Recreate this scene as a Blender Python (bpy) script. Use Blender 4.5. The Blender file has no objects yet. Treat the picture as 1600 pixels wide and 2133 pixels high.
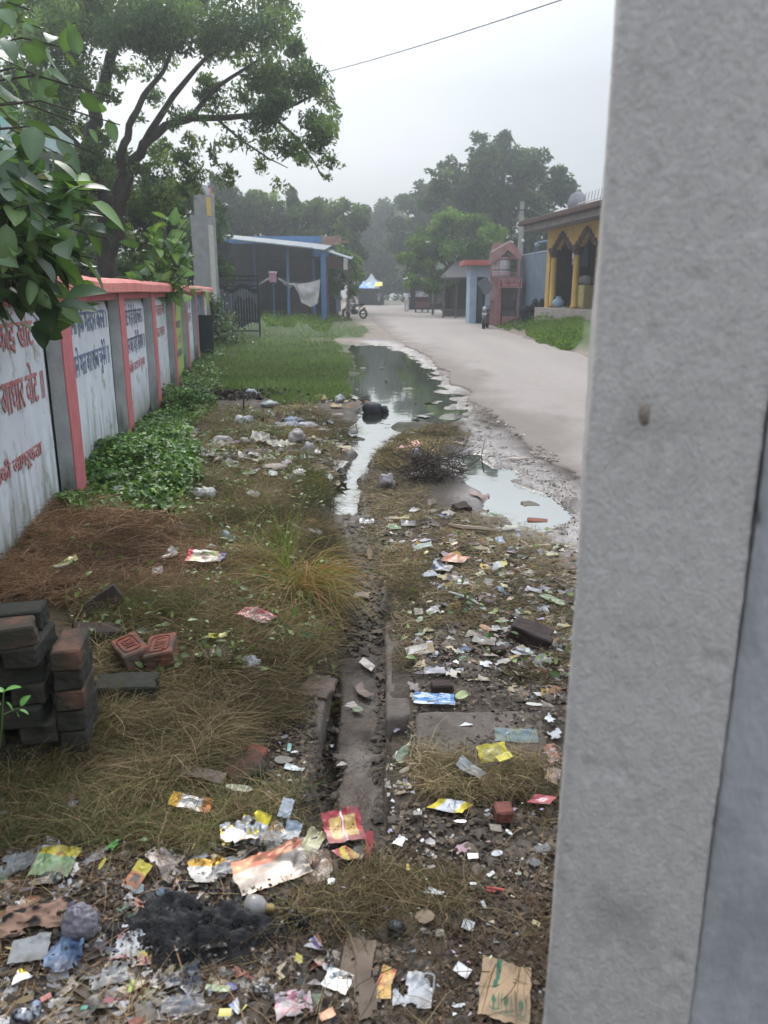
import bpy, bmesh, math, random
import numpy as np
from mathutils import Vector, Matrix

# ------------------------------------------------------------------ camera, world, sun, exposure
sc = bpy.context.scene
COL = sc.collection
R = math.radians
CAM_H = 1.6
PITCH = R(15.55)
FPX = 1650.0
_cam = bpy.data.cameras.new('camera')
cam = bpy.data.objects.new('camera', _cam)
COL.objects.link(cam)
cam.location = (0, 0, CAM_H)
cam.rotation_euler = (R(90) - PITCH, 0, 0)
_cam.sensor_fit = 'VERTICAL'
_cam.sensor_height = 36.0
_cam.lens = FPX / 2133.0 * 36.0
_cam.clip_start = 0.02
_cam.clip_end = 800
_cam.dof.use_dof = True
_cam.dof.focus_distance = 4.5
_cam.dof.aperture_fstop = 4.5
sc.camera = cam

SUN_EL, SUN_AZ = R(40), R(-14)        # azimuth from +Y towards +X
world = bpy.data.worlds.new('World')
sc.world = world
world.use_nodes = True
nt = world.node_tree
nt.nodes.clear()
out = nt.nodes.new('ShaderNodeOutputWorld')
bg = nt.nodes.new('ShaderNodeBackground')
sky = nt.nodes.new('ShaderNodeTexSky')
sky.sky_type = 'NISHITA'
sky.sun_disc = False
sky.sun_elevation = SUN_EL
sky.sun_rotation = SUN_AZ
sky.air_density = 1.6
sky.dust_density = 4.0
tc = nt.nodes.new('ShaderNodeTexCoord')
mp = nt.nodes.new('ShaderNodeMapping')
mp.inputs['Scale'].default_value = (1.0, 1.0, 2.6)
n1 = nt.nodes.new('ShaderNodeTexNoise')
n1.inputs['Scale'].default_value = 1.7
n1.inputs['Detail'].default_value = 5
n1.inputs['Roughness'].default_value = .5
cr = nt.nodes.new('ShaderNodeValToRGB')
cr.color_ramp.elements[0].position = .3
cr.color_ramp.elements[0].color = (4.5, 5.0, 5.65, 1)
cr.color_ramp.elements[1].position = .72
cr.color_ramp.elements[1].color = (6.5, 7.05, 7.8, 1)
mx = nt.nodes.new('ShaderNodeMix')
mx.data_type = 'RGBA'
mx.inputs[0].default_value = .88      # cloud cover over the clear sky
nt.links.new(tc.outputs['Generated'], mp.inputs['Vector'])
nt.links.new(mp.outputs['Vector'], n1.inputs['Vector'])
nt.links.new(n1.outputs['Fac'], cr.inputs['Fac'])
nt.links.new(sky.outputs['Color'], mx.inputs[6])
nt.links.new(cr.outputs['Color'], mx.inputs[7])
# overcast skies are brighter overhead than near the horizon
sxyz = nt.nodes.new('ShaderNodeSeparateXYZ')
nt.links.new(tc.outputs['Generated'], sxyz.inputs[0])
zr = nt.nodes.new('ShaderNodeMapRange')
zr.inputs['From Min'].default_value = .22
zr.inputs['From Max'].default_value = .9
zr.inputs['To Min'].default_value = 1.0
zr.inputs['To Max'].default_value = 3.3
nt.links.new(sxyz.outputs['Z'], zr.inputs['Value'])
vm = nt.nodes.new('ShaderNodeVectorMath')
vm.operation = 'SCALE'
nt.links.new(mx.outputs[2], vm.inputs[0])
nt.links.new(zr.outputs['Result'], vm.inputs['Scale'])
# thin cloud around the veiled sun glows brighter
sdot = nt.nodes.new('ShaderNodeVectorMath'); sdot.operation = 'DOT_PRODUCT'
sdot.inputs[1].default_value = (math.sin(SUN_AZ) * math.cos(SUN_EL), math.cos(SUN_AZ) * math.cos(SUN_EL), math.sin(SUN_EL))
nt.links.new(tc.outputs['Generated'], sdot.inputs[0])
gr = nt.nodes.new('ShaderNodeMapRange'); gr.interpolation_type = 'SMOOTHSTEP'
gr.inputs['From Min'].default_value = .72; gr.inputs['From Max'].default_value = 1.0
gr.inputs['To Min'].default_value = 1.0; gr.inputs['To Max'].default_value = 1.4
nt.links.new(sdot.outputs['Value'], gr.inputs['Value'])
vm2 = nt.nodes.new('ShaderNodeVectorMath'); vm2.operation = 'SCALE'
nt.links.new(vm.outputs[0], vm2.inputs[0]); nt.links.new(gr.outputs['Result'], vm2.inputs['Scale'])
nt.links.new(vm2.outputs[0], bg.inputs['Color'])
bg.inputs['Strength'].default_value = .1
nt.links.new(bg.outputs['Background'], out.inputs['Surface'])

_s = bpy.data.lights.new('sun', 'SUN')
_s.energy = 1.4
_s.angle = R(14)
_s.color = (1.0, .95, .88)
sun = bpy.data.objects.new('sun', _s)
COL.objects.link(sun)
sd_ = Vector((math.sin(SUN_AZ) * math.cos(SUN_EL), math.cos(SUN_AZ) * math.cos(SUN_EL), math.sin(SUN_EL)))
sun.rotation_euler = sd_.to_track_quat('Z', 'Y').to_euler()
sun.location = sd_ * 60

sc.view_settings.view_transform = 'Standard'
sc.view_settings.look = 'None'
sc.view_settings.exposure = 0.08
sc.view_settings.gamma = 1.0
sc.render.engine = 'CYCLES'
sc.cycles.use_denoising = True
sc.cycles.max_bounces = 6
sc.cycles.diffuse_bounces = 2
sc.cycles.glossy_bounces = 3
sc.cycles.transmission_bounces = 3
sc.cycles.transparent_max_bounces = 8
sc.cycles.volume_bounces = 0
sc.cycles.caustics_reflective = False
sc.cycles.caustics_refractive = False

# ------------------------------------------------------------------ helpers
rng = np.random.default_rng(7)
random.seed(7)
CT, ST = math.cos(PITCH), math.sin(PITCH)


def ray(px, py):
    a = (px - 800.0) / FPX
    b = (1066.5 - py) / FPX
    return np.array([a, CT + b * ST, -ST + b * CT])


def P(px, py, z=0.0):
    """pixel -> point on the plane at height z"""
    r = ray(px, py)
    t = (z - CAM_H) / r[2]
    return np.array([r[0] * t, r[1] * t, z])


def PY(px, py, Y):
    """pixel -> point at ground distance Y"""
    r = ray(px, py)
    t = Y / r[1]
    return np.array([r[0] * t, Y, CAM_H + r[2] * t])


def depth(p):
    return p[1] * CT + (CAM_H - p[2]) * ST


def lin(c):
    """0-255 sRGB -> linear"""
    c = np.asarray(c, float) / 255.0
    return np.where(c <= .04045, c / 12.92, ((c + .055) / 1.055) ** 2.4)


def _hash(ix, iy, iz, seed):
    h = (ix.astype(np.int64) * 374761393 + iy.astype(np.int64) * 668265263 + iz.astype(np.int64) * 1274126177 + seed * 974634777) & 0xffffffff
    h = ((h ^ (h >> 13)) * 1274126177) & 0xffffffff
    h = ((h ^ (h >> 15)) * 2246822519) & 0xffffffff
    return ((h ^ (h >> 16)) & 0xffff) / 65535.0


def vnoise(x, y, z=0.0, seed=0):
    x, y, z = np.broadcast_arrays(np.asarray(x, float), np.asarray(y, float), np.asarray(z, float))
    ix, iy, iz = np.floor(x), np.floor(y), np.floor(z)
    fx, fy, fz = x - ix, y - iy, z - iz
    fx, fy, fz = fx * fx * (3 - 2 * fx), fy * fy * (3 - 2 * fy), fz * fz * (3 - 2 * fz)
    r = 0
    for dx in (0, 1):
        for dy in (0, 1):
            for dz in (0, 1):
                w = (fx if dx else 1 - fx) * (fy if dy else 1 - fy) * (fz if dz else 1 - fz)
                r = r + w * _hash(ix + dx, iy + dy, iz + dz, seed)
    return r


def fbm(x, y, z=0.0, seed=0, octv=4, gain=.5):
    a, s, t = 1.0, 0.0, 0.0
    for k in range(octv):
        s = s + a * vnoise(np.asarray(x) * 2 ** k, np.asarray(y) * 2 ** k, np.asarray(z) * 2 ** k, seed + k * 17)
        t += a
        a *= gain
    return s / t * 2 - 1


def sstep(a, b, x):
    t = np.clip((x - a) / (b - a), 0, 1)
    return t * t * (3 - 2 * t)


def sdist(poly, X, Y):
    """signed distance to polygon, positive inside"""
    X = np.asarray(X, float)
    Y = np.asarray(Y, float)
    d = np.full(X.shape, 1e9)
    ins = np.zeros(X.shape, bool)
    n = len(poly)
    for i in range(n):
        x0, y0 = poly[i]
        x1, y1 = poly[(i + 1) % n]
        ex, ey = x1 - x0, y1 - y0
        t = np.clip(((X - x0) * ex + (Y - y0) * ey) / (ex * ex + ey * ey + 1e-12), 0, 1)
        d = np.minimum(d, (X - x0 - t * ex) ** 2 + (Y - y0 - t * ey) ** 2)
        c = (y0 > Y) != (y1 > Y)
        with np.errstate(divide='ignore', invalid='ignore'):
            xi = (x1 - x0) * (Y - y0) / (y1 - y0 if y1 != y0 else 1e-12) + x0
        ins ^= c & (X < xi)
    d = np.sqrt(d)
    return np.where(ins, d, -d)


def wpoly(pts):
    return [tuple(P(x, y)[:2]) for x, y in pts]


# ---- tags
def tag(o, label=None, cat=None, group=None, kind=None):
    if label: o['label'] = label
    if cat: o['category'] = cat
    if group: o['group'] = group
    if kind: o['kind'] = kind
    return o


def empty(name, loc=(0, 0, 0), rz=0.0, label=None, cat=None, group=None):
    o = bpy.data.objects.new(name, None)
    COL.objects.link(o)
    o.location = loc
    o.rotation_euler = (0, 0, rz)
    o.empty_display_size = .1
    return tag(o, label, cat, group)


def link(name, me, mats=None, parent=None, loc=None, rot=None):
    o = bpy.data.objects.new(name, me)
    COL.objects.link(o)
    if mats is not None:
        for m in (mats if isinstance(mats, (list, tuple)) else [mats]):
            me.materials.append(m)
    if parent is not None: o.parent = parent
    if loc is not None: o.location = loc
    if rot is not None: o.rotation_euler = rot
    return o


def np_mesh(name, V, F, col=None, smooth=False, mi=None):
    """V (n,3); F (m,k) array; col per vertex (n,3)"""
    me = bpy.data.meshes.new(name)
    V = np.ascontiguousarray(V, dtype=np.float32)
    F = np.ascontiguousarray(F, dtype=np.int32)
    m, k = F.shape
    me.vertices.add(len(V))
    me.vertices.foreach_set('co', V.ravel())
    me.loops.add(m * k)
    me.loops.foreach_set('vertex_index', F.ravel())
    me.polygons.add(m)
    me.polygons.foreach_set('loop_start', np.arange(0, m * k, k, dtype=np.int32))
    if smooth: me.polygons.foreach_set('use_smooth', np.ones(m, bool))
    if mi is not None: me.polygons.foreach_set('material_index', np.asarray(mi, np.int32))
    me.update(calc_edges=True)
    if col is not None:
        a = me.attributes.new('col', 'FLOAT_COLOR', 'POINT')
        c = np.ones((len(V), 4), np.float32)
        c[:, :col.shape[1]] = col
        a.data.foreach_set('color', c.ravel())
    return me


class MB:
    """collects shapes in python lists, builds one mesh object"""
    def __init__(s):
        s.v, s.f, s.m = [], [], []

    def add(s, vs, fs, mi=0, M=None):
        b = len(s.v)
        for v in vs:
            v = Vector(v)
            s.v.append(tuple(M @ v) if M is not None else tuple(v))
        for f in fs:
            s.f.append(tuple(i + b for i in f))
            s.m.append(mi)
        return s

    def box(s, c, d, rot=(0, 0, 0), mi=0):
        x, y, z = d[0] / 2, d[1] / 2, d[2] / 2
        vs = [(-x, -y, -z), (x, -y, -z), (x, y, -z), (-x, y, -z), (-x, -y, z), (x, -y, z), (x, y, z), (-x, y, z)]
        fs = [(0, 3, 2, 1), (4, 5, 6, 7), (0, 1, 5, 4), (1, 2, 6, 5), (2, 3, 7, 6), (3, 0, 4, 7)]
        M = Matrix.Translation(c) @ Matrix.Rotation(rot[2], 4, 'Z') @ Matrix.Rotation(rot[1], 4, 'Y') @ Matrix.Rotation(rot[0], 4, 'X')
        return s.add(vs, fs, mi, M)

    def tube(s, pts, rad, n=8, mi=0, cap=True):
        pts = [Vector(p) for p in pts]
        if not isinstance(rad, (list, tuple, np.ndarray)): rad = [rad] * len(pts)
        vs, fs = [], []
        up = None
        for i, p in enumerate(pts):
            d = (pts[min(i + 1, len(pts) - 1)] - pts[max(i - 1, 0)])
            if d.length < 1e-9: d = Vector((0, 0, 1))
            d.normalize()
            if up is None:
                up = Vector((0, 0, 1)) if abs(d.z) < .9 else Vector((1, 0, 0))
            a = d.cross(up)
            if a.length < 1e-4: a = d.orthogonal()
            a.normalize()
            b = d.cross(a).normalized()
            up = a.cross(d).normalized()
            for k in range(n):
                t = 2 * math.pi * k / n
                vs.append(p + (a * math.cos(t) + b * math.sin(t)) * rad[i])
        for i in range(len(pts) - 1):
            for k in range(n):
                k2 = (k + 1) % n
                fs.append((i * n + k, i * n + k2, (i + 1) * n + k2, (i + 1) * n + k))
        if cap:
            fs.append(tuple(range(n - 1, -1, -1)))
            fs.append(tuple((len(pts) - 1) * n + k for k in range(n)))
        return s.add(vs, fs, mi)

    def lathe(s, prof, n=16, c=(0, 0, 0), M=None, mi=0):
        vs, fs = [], []
        for r, z in prof:
            for k in range(n):
                t = 2 * math.pi * k / n
                vs.append((r * math.cos(t) + c[0], r * math.sin(t) + c[1], z + c[2]))
        for i in range(len(prof) - 1):
            for k in range(n):
                k2 = (k + 1) % n
                fs.append((i * n + k, i * n + k2, (i + 1) * n + k2, (i + 1) * n + k))
        fs.append(tuple(range(n - 1, -1, -1)))
        fs.append(tuple((len(prof) - 1) * n + k for k in range(n)))
        return s.add(vs, fs, mi, M)

    def prism(s, poly, z0, z1, M=None, mi=0):
        n = len(poly)
        vs = [(x, y, z0) for x, y in poly] + [(x, y, z1) for x, y in poly]
        fs = [tuple(range(n - 1, -1, -1)), tuple(range(n, 2 * n))]
        fs += [(i, (i + 1) % n, n + (i + 1) % n, n + i) for i in range(n)]
        return s.add(vs, fs, mi, M)

    def torus(s, c, R0, r, axis='X', n=24, m=8, mi=0):
        vs, fs = [], []
        for i in range(n):
            a = 2 * math.pi * i / n
            for j in range(m):
                b = 2 * math.pi * j / m
                rr = R0 + r * math.cos(b)
                p = (r * math.sin(b), rr * math.cos(a), rr * math.sin(a))
                if axis == 'Y': p = (p[1], p[0], p[2])
                if axis == 'Z': p = (p[1], p[2], p[0])
                vs.append((p[0] + c[0], p[1] + c[1], p[2] + c[2]))
        for i in range(n):
            for j in range(m):
                i2, j2 = (i + 1) % n, (j + 1) % m
                fs.append((i * m + j, i2 * m + j, i2 * m + j2, i * m + j2))
        return s.add(vs, fs, mi)

    def ball(s, c, r, n=12, m=8, mi=0):
        r = (r, r, r) if not isinstance(r, (tuple, list)) else r
        vs, fs = [], []
        for i in range(m + 1):
            t = math.pi * i / m
            for k in range(n):
                a = 2 * math.pi * k / n
                vs.append((c[0] + r[0] * math.sin(t) * math.cos(a), c[1] + r[1] * math.sin(t) * math.sin(a), c[2] + r[2] * math.cos(t)))
        for i in range(m):
            for k in range(n):
                k2 = (k + 1) % n
                fs.append((i * n + k, (i + 1) * n + k, (i + 1) * n + k2, i * n + k2))
        return s.add(vs, fs, mi)

    def build(s, name, mats, parent=None, loc=None, rot=None, smooth=False, bevel=0, autosmooth=None):
        me = bpy.data.meshes.new(name)
        me.from_pydata(s.v, [], s.f)
        me.polygons.foreach_set('material_index', s.m)
        if smooth: me.polygons.foreach_set('use_smooth', [True] * len(s.f))
        me.validate()
        o = link(name, me, mats, parent, loc, rot)
        if bevel:
            b = o.modifiers.new('bevel', 'BEVEL')
            b.width = bevel
            b.segments = 2
            b.limit_method = 'ANGLE'
        return o


# ---- materials
_mats = {}


def M_(name, c1, c2=None, scale=6.0, rough=.8, bump=.15, metal=0.0, spec=.5, thr=(.35, .65), bscale=None, attr=False,
       trans=0.0, coat=0.0, stretch=None, dirt=None, dirt_scale=2.0, dirt_thr=(.55, .7), bdist=.01, emit=None, alpha=1.0,
       sss=0.0, rough2=None):
    if name in _mats: return _mats[name]
    m = bpy.data.materials.new(name)
    m.use_nodes = True
    t = m.node_tree
    b = t.nodes['Principled BSDF']
    L = t.links.new
    co = t.nodes.new('ShaderNodeTexCoord')
    vec = co.outputs['Object']
    if stretch:
        mpn = t.nodes.new('ShaderNodeMapping')
        mpn.inputs['Scale'].default_value = stretch
        L(vec, mpn.inputs['Vector'])
        vec = mpn.outputs['Vector']
    nz = t.nodes.new('ShaderNodeTexNoise')
    nz.inputs['Scale'].default_value = scale
    nz.inputs['Detail'].default_value = 7
    nz.inputs['Roughness'].default_value = .6
    L(vec, nz.inputs['Vector'])
    mr = t.nodes.new('ShaderNodeMapRange')
    mr.inputs['From Min'].default_value = thr[0]
    mr.inputs['From Max'].default_value = thr[1]
    L(nz.outputs['Fac'], mr.inputs['Value'])
    mixn = t.nodes.new('ShaderNodeMix')
    mixn.data_type = 'RGBA'
    L(mr.outputs['Result'], mixn.inputs[0])
    if attr:
        at = t.nodes.new('ShaderNodeAttribute')
        at.attribute_name = 'col'
        L(at.outputs['Color'], mixn.inputs[6])
        mul = t.nodes.new('ShaderNodeMix')
        mul.data_type = 'RGBA'
        mul.blend_type = 'MULTIPLY'
        mul.inputs[0].default_value = 1.0
        k = c2 if c2 is not None else (.75, .75, .75)
        mul.inputs[7].default_value = (*k, 1)
        L(at.outputs['Color'], mul.inputs[6])
        L(mul.outputs[2], mixn.inputs[7])
    else:
        mixn.inputs[6].default_value = (*c1, 1)
        mixn.inputs[7].default_value = (*(c2 if c2 is not None else tuple(np.array(c1) * .8)), 1)
    colout = mixn.outputs[2]
    if dirt is not None:
        n2 = t.nodes.new('ShaderNodeTexNoise')
        n2.inputs['Scale'].default_value = dirt_scale
        n2.inputs['Detail'].default_value = 8
        n2.inputs['Roughness'].default_value = .65
        L(co.outputs['Object'], n2.inputs['Vector'])
        r2 = t.nodes.new('ShaderNodeMapRange')
        r2.inputs['From Min'].default_value = dirt_thr[0]
        r2.inputs['From Max'].default_value = dirt_thr[1]
        L(n2.outputs['Fac'], r2.inputs['Value'])
        m2 = t.nodes.new('ShaderNodeMix')
        m2.data_type = 'RGBA'
        L(r2.outputs['Result'], m2.inputs[0])
        L(colout, m2.inputs[6])
        m2.inputs[7].default_value = (*dirt, 1)
        colout = m2.outputs[2]
    L(colout, b.inputs['Base Color'])
    b.inputs['Roughness'].default_value = rough
    if rough2 is not None:
        r3 = t.nodes.new('ShaderNodeMapRange')
        r3.inputs['From Min'].default_value = .35
        r3.inputs['From Max'].default_value = .65
        r3.inputs['To Min'].default_value = rough
        r3.inputs['To Max'].default_value = rough2
        L(nz.outputs['Fac'], r3.inputs['Value'])
        L(r3.outputs['Result'], b.inputs['Roughness'])
    b.inputs['Metallic'].default_value = metal
    b.inputs['Specular IOR Level'].default_value = spec
    b.inputs['Transmission Weight'].default_value = trans
    b.inputs['Coat Weight'].default_value = coat
    b.inputs['Alpha'].default_value = alpha
    if sss:
        b.inputs['Subsurface Weight'].default_value = sss
    if bump:
        nb = nz
        if bscale:
            nb = t.nodes.new('ShaderNodeTexNoise')
            nb.inputs['Scale'].default_value = bscale
            nb.inputs['Detail'].default_value = 6
            L(vec, nb.inputs['Vector'])
        bn = t.nodes.new('ShaderNodeBump')
        bn.inputs['Strength'].default_value = bump
        bn.inputs['Distance'].default_value = bdist
        L(nb.outputs['Fac'], bn.inputs['Height'])
        L(bn.outputs['Normal'], b.inputs['Normal'])
    _mats[name] = m
    return m


def leafmat(name, rough=.55, transl=.35, spec=.35):
    """foliage: colour from the leaves' own attribute, some light coming through"""
    if name in _mats: return _mats[name]
    m = bpy.data.materials.new(name)
    m.use_nodes = True
    t = m.node_tree
    b = t.nodes['Principled BSDF']
    at = t.nodes.new('ShaderNodeAttribute')
    at.attribute_name = 'col'
    t.links.new(at.outputs['Color'], b.inputs['Base Color'])
    b.inputs['Roughness'].default_value = rough
    b.inputs['Specular IOR Level'].default_value = spec
    if transl > 0:
        tr = t.nodes.new('ShaderNodeBsdfTranslucent')
        mm = t.nodes.new('ShaderNodeMix')
        mm.data_type = 'RGBA'
        mm.blend_type = 'MULTIPLY'
        mm.inputs[0].default_value = 1
        t.links.new(at.outputs['Color'], mm.inputs[6])
        mm.inputs[7].default_value = (1.5, 1.6, .7, 1)
        t.links.new(mm.outputs[2], tr.inputs['Color'])
        ms = t.nodes.new('ShaderNodeMixShader')
        ms.inputs[0].default_value = transl
        t.links.new(b.outputs[0], ms.inputs[1])
        t.links.new(tr.outputs[0], ms.inputs[2])
        t.links.new(ms.outputs[0], t.nodes['Material Output'].inputs['Surface'])
    _mats[name] = m
    return m


def text_obj(body, size, mat, parent, loc, rot, name='lettering', sx=1.0, ext=.0015, bold=0.0):
    c = bpy.data.curves.new('t', 'FONT')
    c.body = body
    c.size = size
    c.extrude = ext
    c.offset = bold
    c.align_x = 'CENTER'
    c.align_y = 'CENTER'
    c.resolution_u = 4
    tmp = bpy.data.objects.new('t', c)
    COL.objects.link(tmp)
    dg = bpy.context.evaluated_depsgraph_get()
    me = bpy.data.meshes.new_from_object(tmp.evaluated_get(dg))
    bpy.data.objects.remove(tmp)
    bpy.data.curves.remove(c)
    me.materials.clear()
    o = link(name, me, mat, parent, loc, rot)
    o.scale = (sx, 1, 1)
    return o


MUD = lin((88, 76, 66))
# ------------------------------------------------------------------ ground
Z_PUDDLE = wpoly([(728, 712), (790, 716), (840, 735), (880, 755), (905, 790), (945, 825), (955, 860), (900, 876), (850, 884), (805, 903),
                  (780, 935), (745, 935), (735, 905), (700, 885), (725, 855), (752, 840), (728, 800), (722, 760)])
Z_DITCHW = wpoly([(742, 925), (785, 925), (768, 965), (748, 990), (745, 1050), (735, 1065), (695, 1062), (700, 1020), (715, 975), (735, 950)])
Z_PUD2 = wpoly([(930, 940), (1010, 938), (1065, 968), (1110, 990), (1150, 1010), (1190, 1045), (1200, 1100), (1120, 1122), (1070, 1095), (1035, 1055), (995, 1025), (940, 985)])
Z_WET = wpoly([(735, 705), (800, 706), (860, 722), (925, 770), (960, 810), (1005, 875), (1075, 930), (1200, 1000), (1500, 1300), (1500, 1350), (1180, 1150), (1090, 1130), (980, 1040), (950, 960),
               (960, 900), (940, 872), (880, 780), (820, 735)])
Z_GREEN = wpoly([(470, 668), (735, 664), (765, 690), (755, 703), (640, 706), (715, 718), (728, 740), (722, 800), (745, 835), (700, 850), (620, 838), (560, 835), (480, 815),
                 (400, 800), (420, 745), (430, 690)])
Z_CREEP = wpoly([(440, 660), (400, 750), (330, 830), (250, 930), (120, 1060), (150, 1100), (360, 1110), (380, 1000), (420, 900), (455, 850), (440, 800), (470, 740), (500, 690)])
Z_DRY = wpoly([(0, 1080), (330, 1110), (420, 980), (560, 900), (700, 890), (745, 940), (700, 1000), (690, 1080), (730, 1150), (740, 1230), (700, 1300), (690, 1400),
               (600, 1480), (640, 1500), (600, 1600), (640, 1680), (700, 1760), (880, 1830), (850, 1950), (400, 1900), (0, 1750)])
Z_BANK = wpoly([(1030, 672), (1130, 655), (1260, 660), (1350, 700), (1350, 790), (1230, 745), (1130, 712), (1060, 688)])
ROAD_L = [(900, 2500)] + [(1260, 1060), (1200, 995), (1120, 935), (1040, 880), (1000, 850), (965, 815), (930, 780), (890, 742), (850, 720), (815, 700), (790, 680), (768, 661), (752, 648), (742, 639), (735, 633)]
ROAD_R = [(820, 629), (880, 640), (930, 650), (975, 660), (1010, 674), (1060, 692), (1110, 708), (1160, 725), (1215, 742), (1290, 770)]
_rl = [(2.6, -5.0), (2.35, 2.0)] + [tuple(P(*p)[:2]) for p in ROAD_L[1:]]
_rr = [tuple(P(*p)[:2]) for p in ROAD_R] + [(5.3, 12.0), (5.5, -5.0)]
Z_ROAD = _rl + _rr
Z_APRON = wpoly([(862, 640), (905, 641), (1000, 643), (1012, 660), (960, 658), (900, 651)])

_dy = np.array([1.0, 2.2, 3.6, 4.35, 5.3, 6.45, 8.2, 9.5])
_dx = np.array([-.115, -.12, -.12, -.10, -.2, -.33, -.18, -.2])


def ditch_c(Y):
    return np.interp(Y, _dy, _dx)


def soft(poly, X, Y, s, namp, seed, nscale=1.0):
    d = sdist(poly, X, Y) + fbm(X * nscale, Y * nscale, 0, seed, 4) * namp
    return sstep(-s, s, d)


def ground_h(X, Y):
    X = np.asarray(X, float)
    Y = np.asarray(Y, float)
    near = 1 - sstep(6, 12, Y)
    h = fbm(X * 1.1, Y * 1.1, 0, 3, 3) * .022 + fbm(X * 7, Y * 7, 0, 5, 3) * (.005 + .011 * near)
    # matted heaps left of the ditch, litter heaps right of it
    h = h + .07 * sstep(-.28, -.7, X) * sstep(1.2, 2.2, Y) * (1 - sstep(7, 10, Y)) * (1 + .8 * fbm(X * 2.2, Y * 2.2, 0, 9, 3))
    h = h + .03 * sstep(.12, .4, X) * sstep(2.9, 3.6, Y) * (1 - sstep(7, 9, Y)) * (1 + fbm(X * 3, Y * 3, 0, 19, 3))
    # puddles
    for pl, s, a, d, sd in ((Z_PUDDLE, .25, .55, .10, 21), (Z_PUD2, .12, .42, .085, 22), (Z_DITCHW, .05, .10, .09, 23)):
        m = soft(pl, X, Y, s, a, sd, 2.2)
        h = h * (1 - .6 * m) - d * m
    wetn = soft(Z_WET, X, Y, .4, .3, 33, 1.5); h = h + wetn * (.009 * fbm(X * 5, Y * 3, 0, 34, 4) - .006)
    # wet verge
    m = soft(Z_WET, X, Y, .25, .3, 31, 1.5)
    h = h - .025 * m
    # ditch
    c = ditch_c(Y)
    w = .135 + .02 * fbm(Y * 5, 0, 0, 44, 3) + .02 * sstep(3.4, 5, Y)
    edge = .012 + .07 * sstep(3.6, 4.6, Y)
    side = sstep(-edge, edge, w - np.abs(X - c))
    along = sstep(2.02, 2.2, Y) * (1 - .92 * sstep(3.6, 4.5, Y)) * (1 - sstep(7.6, 8.6, Y))
    h = h - (.15 + .03 * fbm(X * 9, Y * 7, 0, 47, 4)) * side * along
    h = h - .07 * sstep(-.01, .01, .06 + .02 * fbm(Y * 7, 0, 0, 48, 3) - (X - c + w)) * side * sstep(2.02, 2.2, Y) * (1 - sstep(3.1, 3.5, Y))
    # right of ditch: sunken seam beside the slab
    s2 = sstep(0, .01, X - .012) * sstep(0, .01, .1 - X) * sstep(2.3, 2.38, Y) * (1 - sstep(2.85, 2.95, Y))
    h = h - .07 * s2
    # road bed lower than the road sheet
    m = sstep(-.05, .25, sdist(Z_ROAD, X, Y))
    h = h * (1 - m) - .03 * m
    # right bank up to the shop plinth
    xr = np.interp(Y, [10, 20, 30, 53, 80], [5.2, 5.15, 5.3, 6.3, 6.0])
    m = sstep(.15, 2.2, X - xr) * sstep(17, 23, Y) * (1 - sstep(36, 44, Y))
    h = h + m * (.62 + .1 * fbm(X * .8, Y * .8, 0, 61, 4))
    m = sstep(0, .3, X - xr) * sstep(36, 42, Y) * .25
    h = h + m
    # far left, by the shed
    m = sstep(26, 40, Y) * sstep(-2.5, -4.2, X - .0 * Y)
    h = h + .28 * m
    return h


def gz(x, y):
    return float(ground_h(np.array([x]), np.array([y]))[0])


def G(px, py):
    """pixel -> point on the real ground"""
    p = P(px, py)
    for _ in range(3):
        z = gz(p[0], p[1])
        p = P(px, py, z)
    return p


def ground_col(X, Y):
    n = fbm(X * 3, Y * 3, 0, 71, 4)[:, None]
    n2 = fbm(X * 17, Y * 17, 0, 72, 3)[:, None]
    base = lin((72, 62, 53)) * (1 + .35 * n + .25 * n2)
    def mixc(m, c):
        nonlocal base
        m = m[:, None]
        base = base * (1 - m) + c * m
    # straw litter tint on the left, grey brown on the far right verge
    mixc(soft(Z_DRY, X, Y, .15, .4, 81) * .7, lin((84, 74, 52)) * (1 + .3 * n2))
    mixc(sstep(8, 16, Y) * .8, lin((150, 135, 122)) * (1 + .12 * n))
    mixc(soft(Z_GREEN, X, Y, .3, 1.0, 82, .8), lin((74, 92, 48)) * (1 + .3 * n))
    mixc(soft(Z_CREEP, X, Y, .15, .3, 83), lin((52, 66, 34)) * (1 + .3 * n))
    mixc(soft(Z_WET, X, Y, .2, .4, 84), lin((146, 138, 134)) * (1 + .18 * n + .1 * n2))
    mixc(soft(Z_PUDDLE, X, Y, .2, .4, 21), lin((70, 68, 52)) * (1 + .1 * n))
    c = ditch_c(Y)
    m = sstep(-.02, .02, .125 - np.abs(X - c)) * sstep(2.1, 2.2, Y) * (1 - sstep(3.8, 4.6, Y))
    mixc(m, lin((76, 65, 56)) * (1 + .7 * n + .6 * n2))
    mixc(m * sstep(.075, .03, X - c + .125 + .03 * fbm(Y * 6, X * 3, 0, 5, 3)) * .8, lin((38, 34, 30)))  # shade of the gap along the left wall, painted into the wet mud
    xr = np.interp(Y, [10, 20, 30, 53, 80], [5.2, 5.15, 5.3, 6.3, 6.0])
    mixc(sstep(.2, .8, X - xr) * sstep(17, 21, Y) * (1 - sstep(3.2, 4.2, X - xr + 1.2 * fbm(X, Y, 0, 88, 3))), lin((88, 104, 62)) * (1 + .3 * n))
    mixc(sstep(30, 60, Y) * sstep(-6, -3, X), lin((165, 152, 140)) * (1 + .05 * n))
    return np.clip(base, .004, .9)


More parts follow.
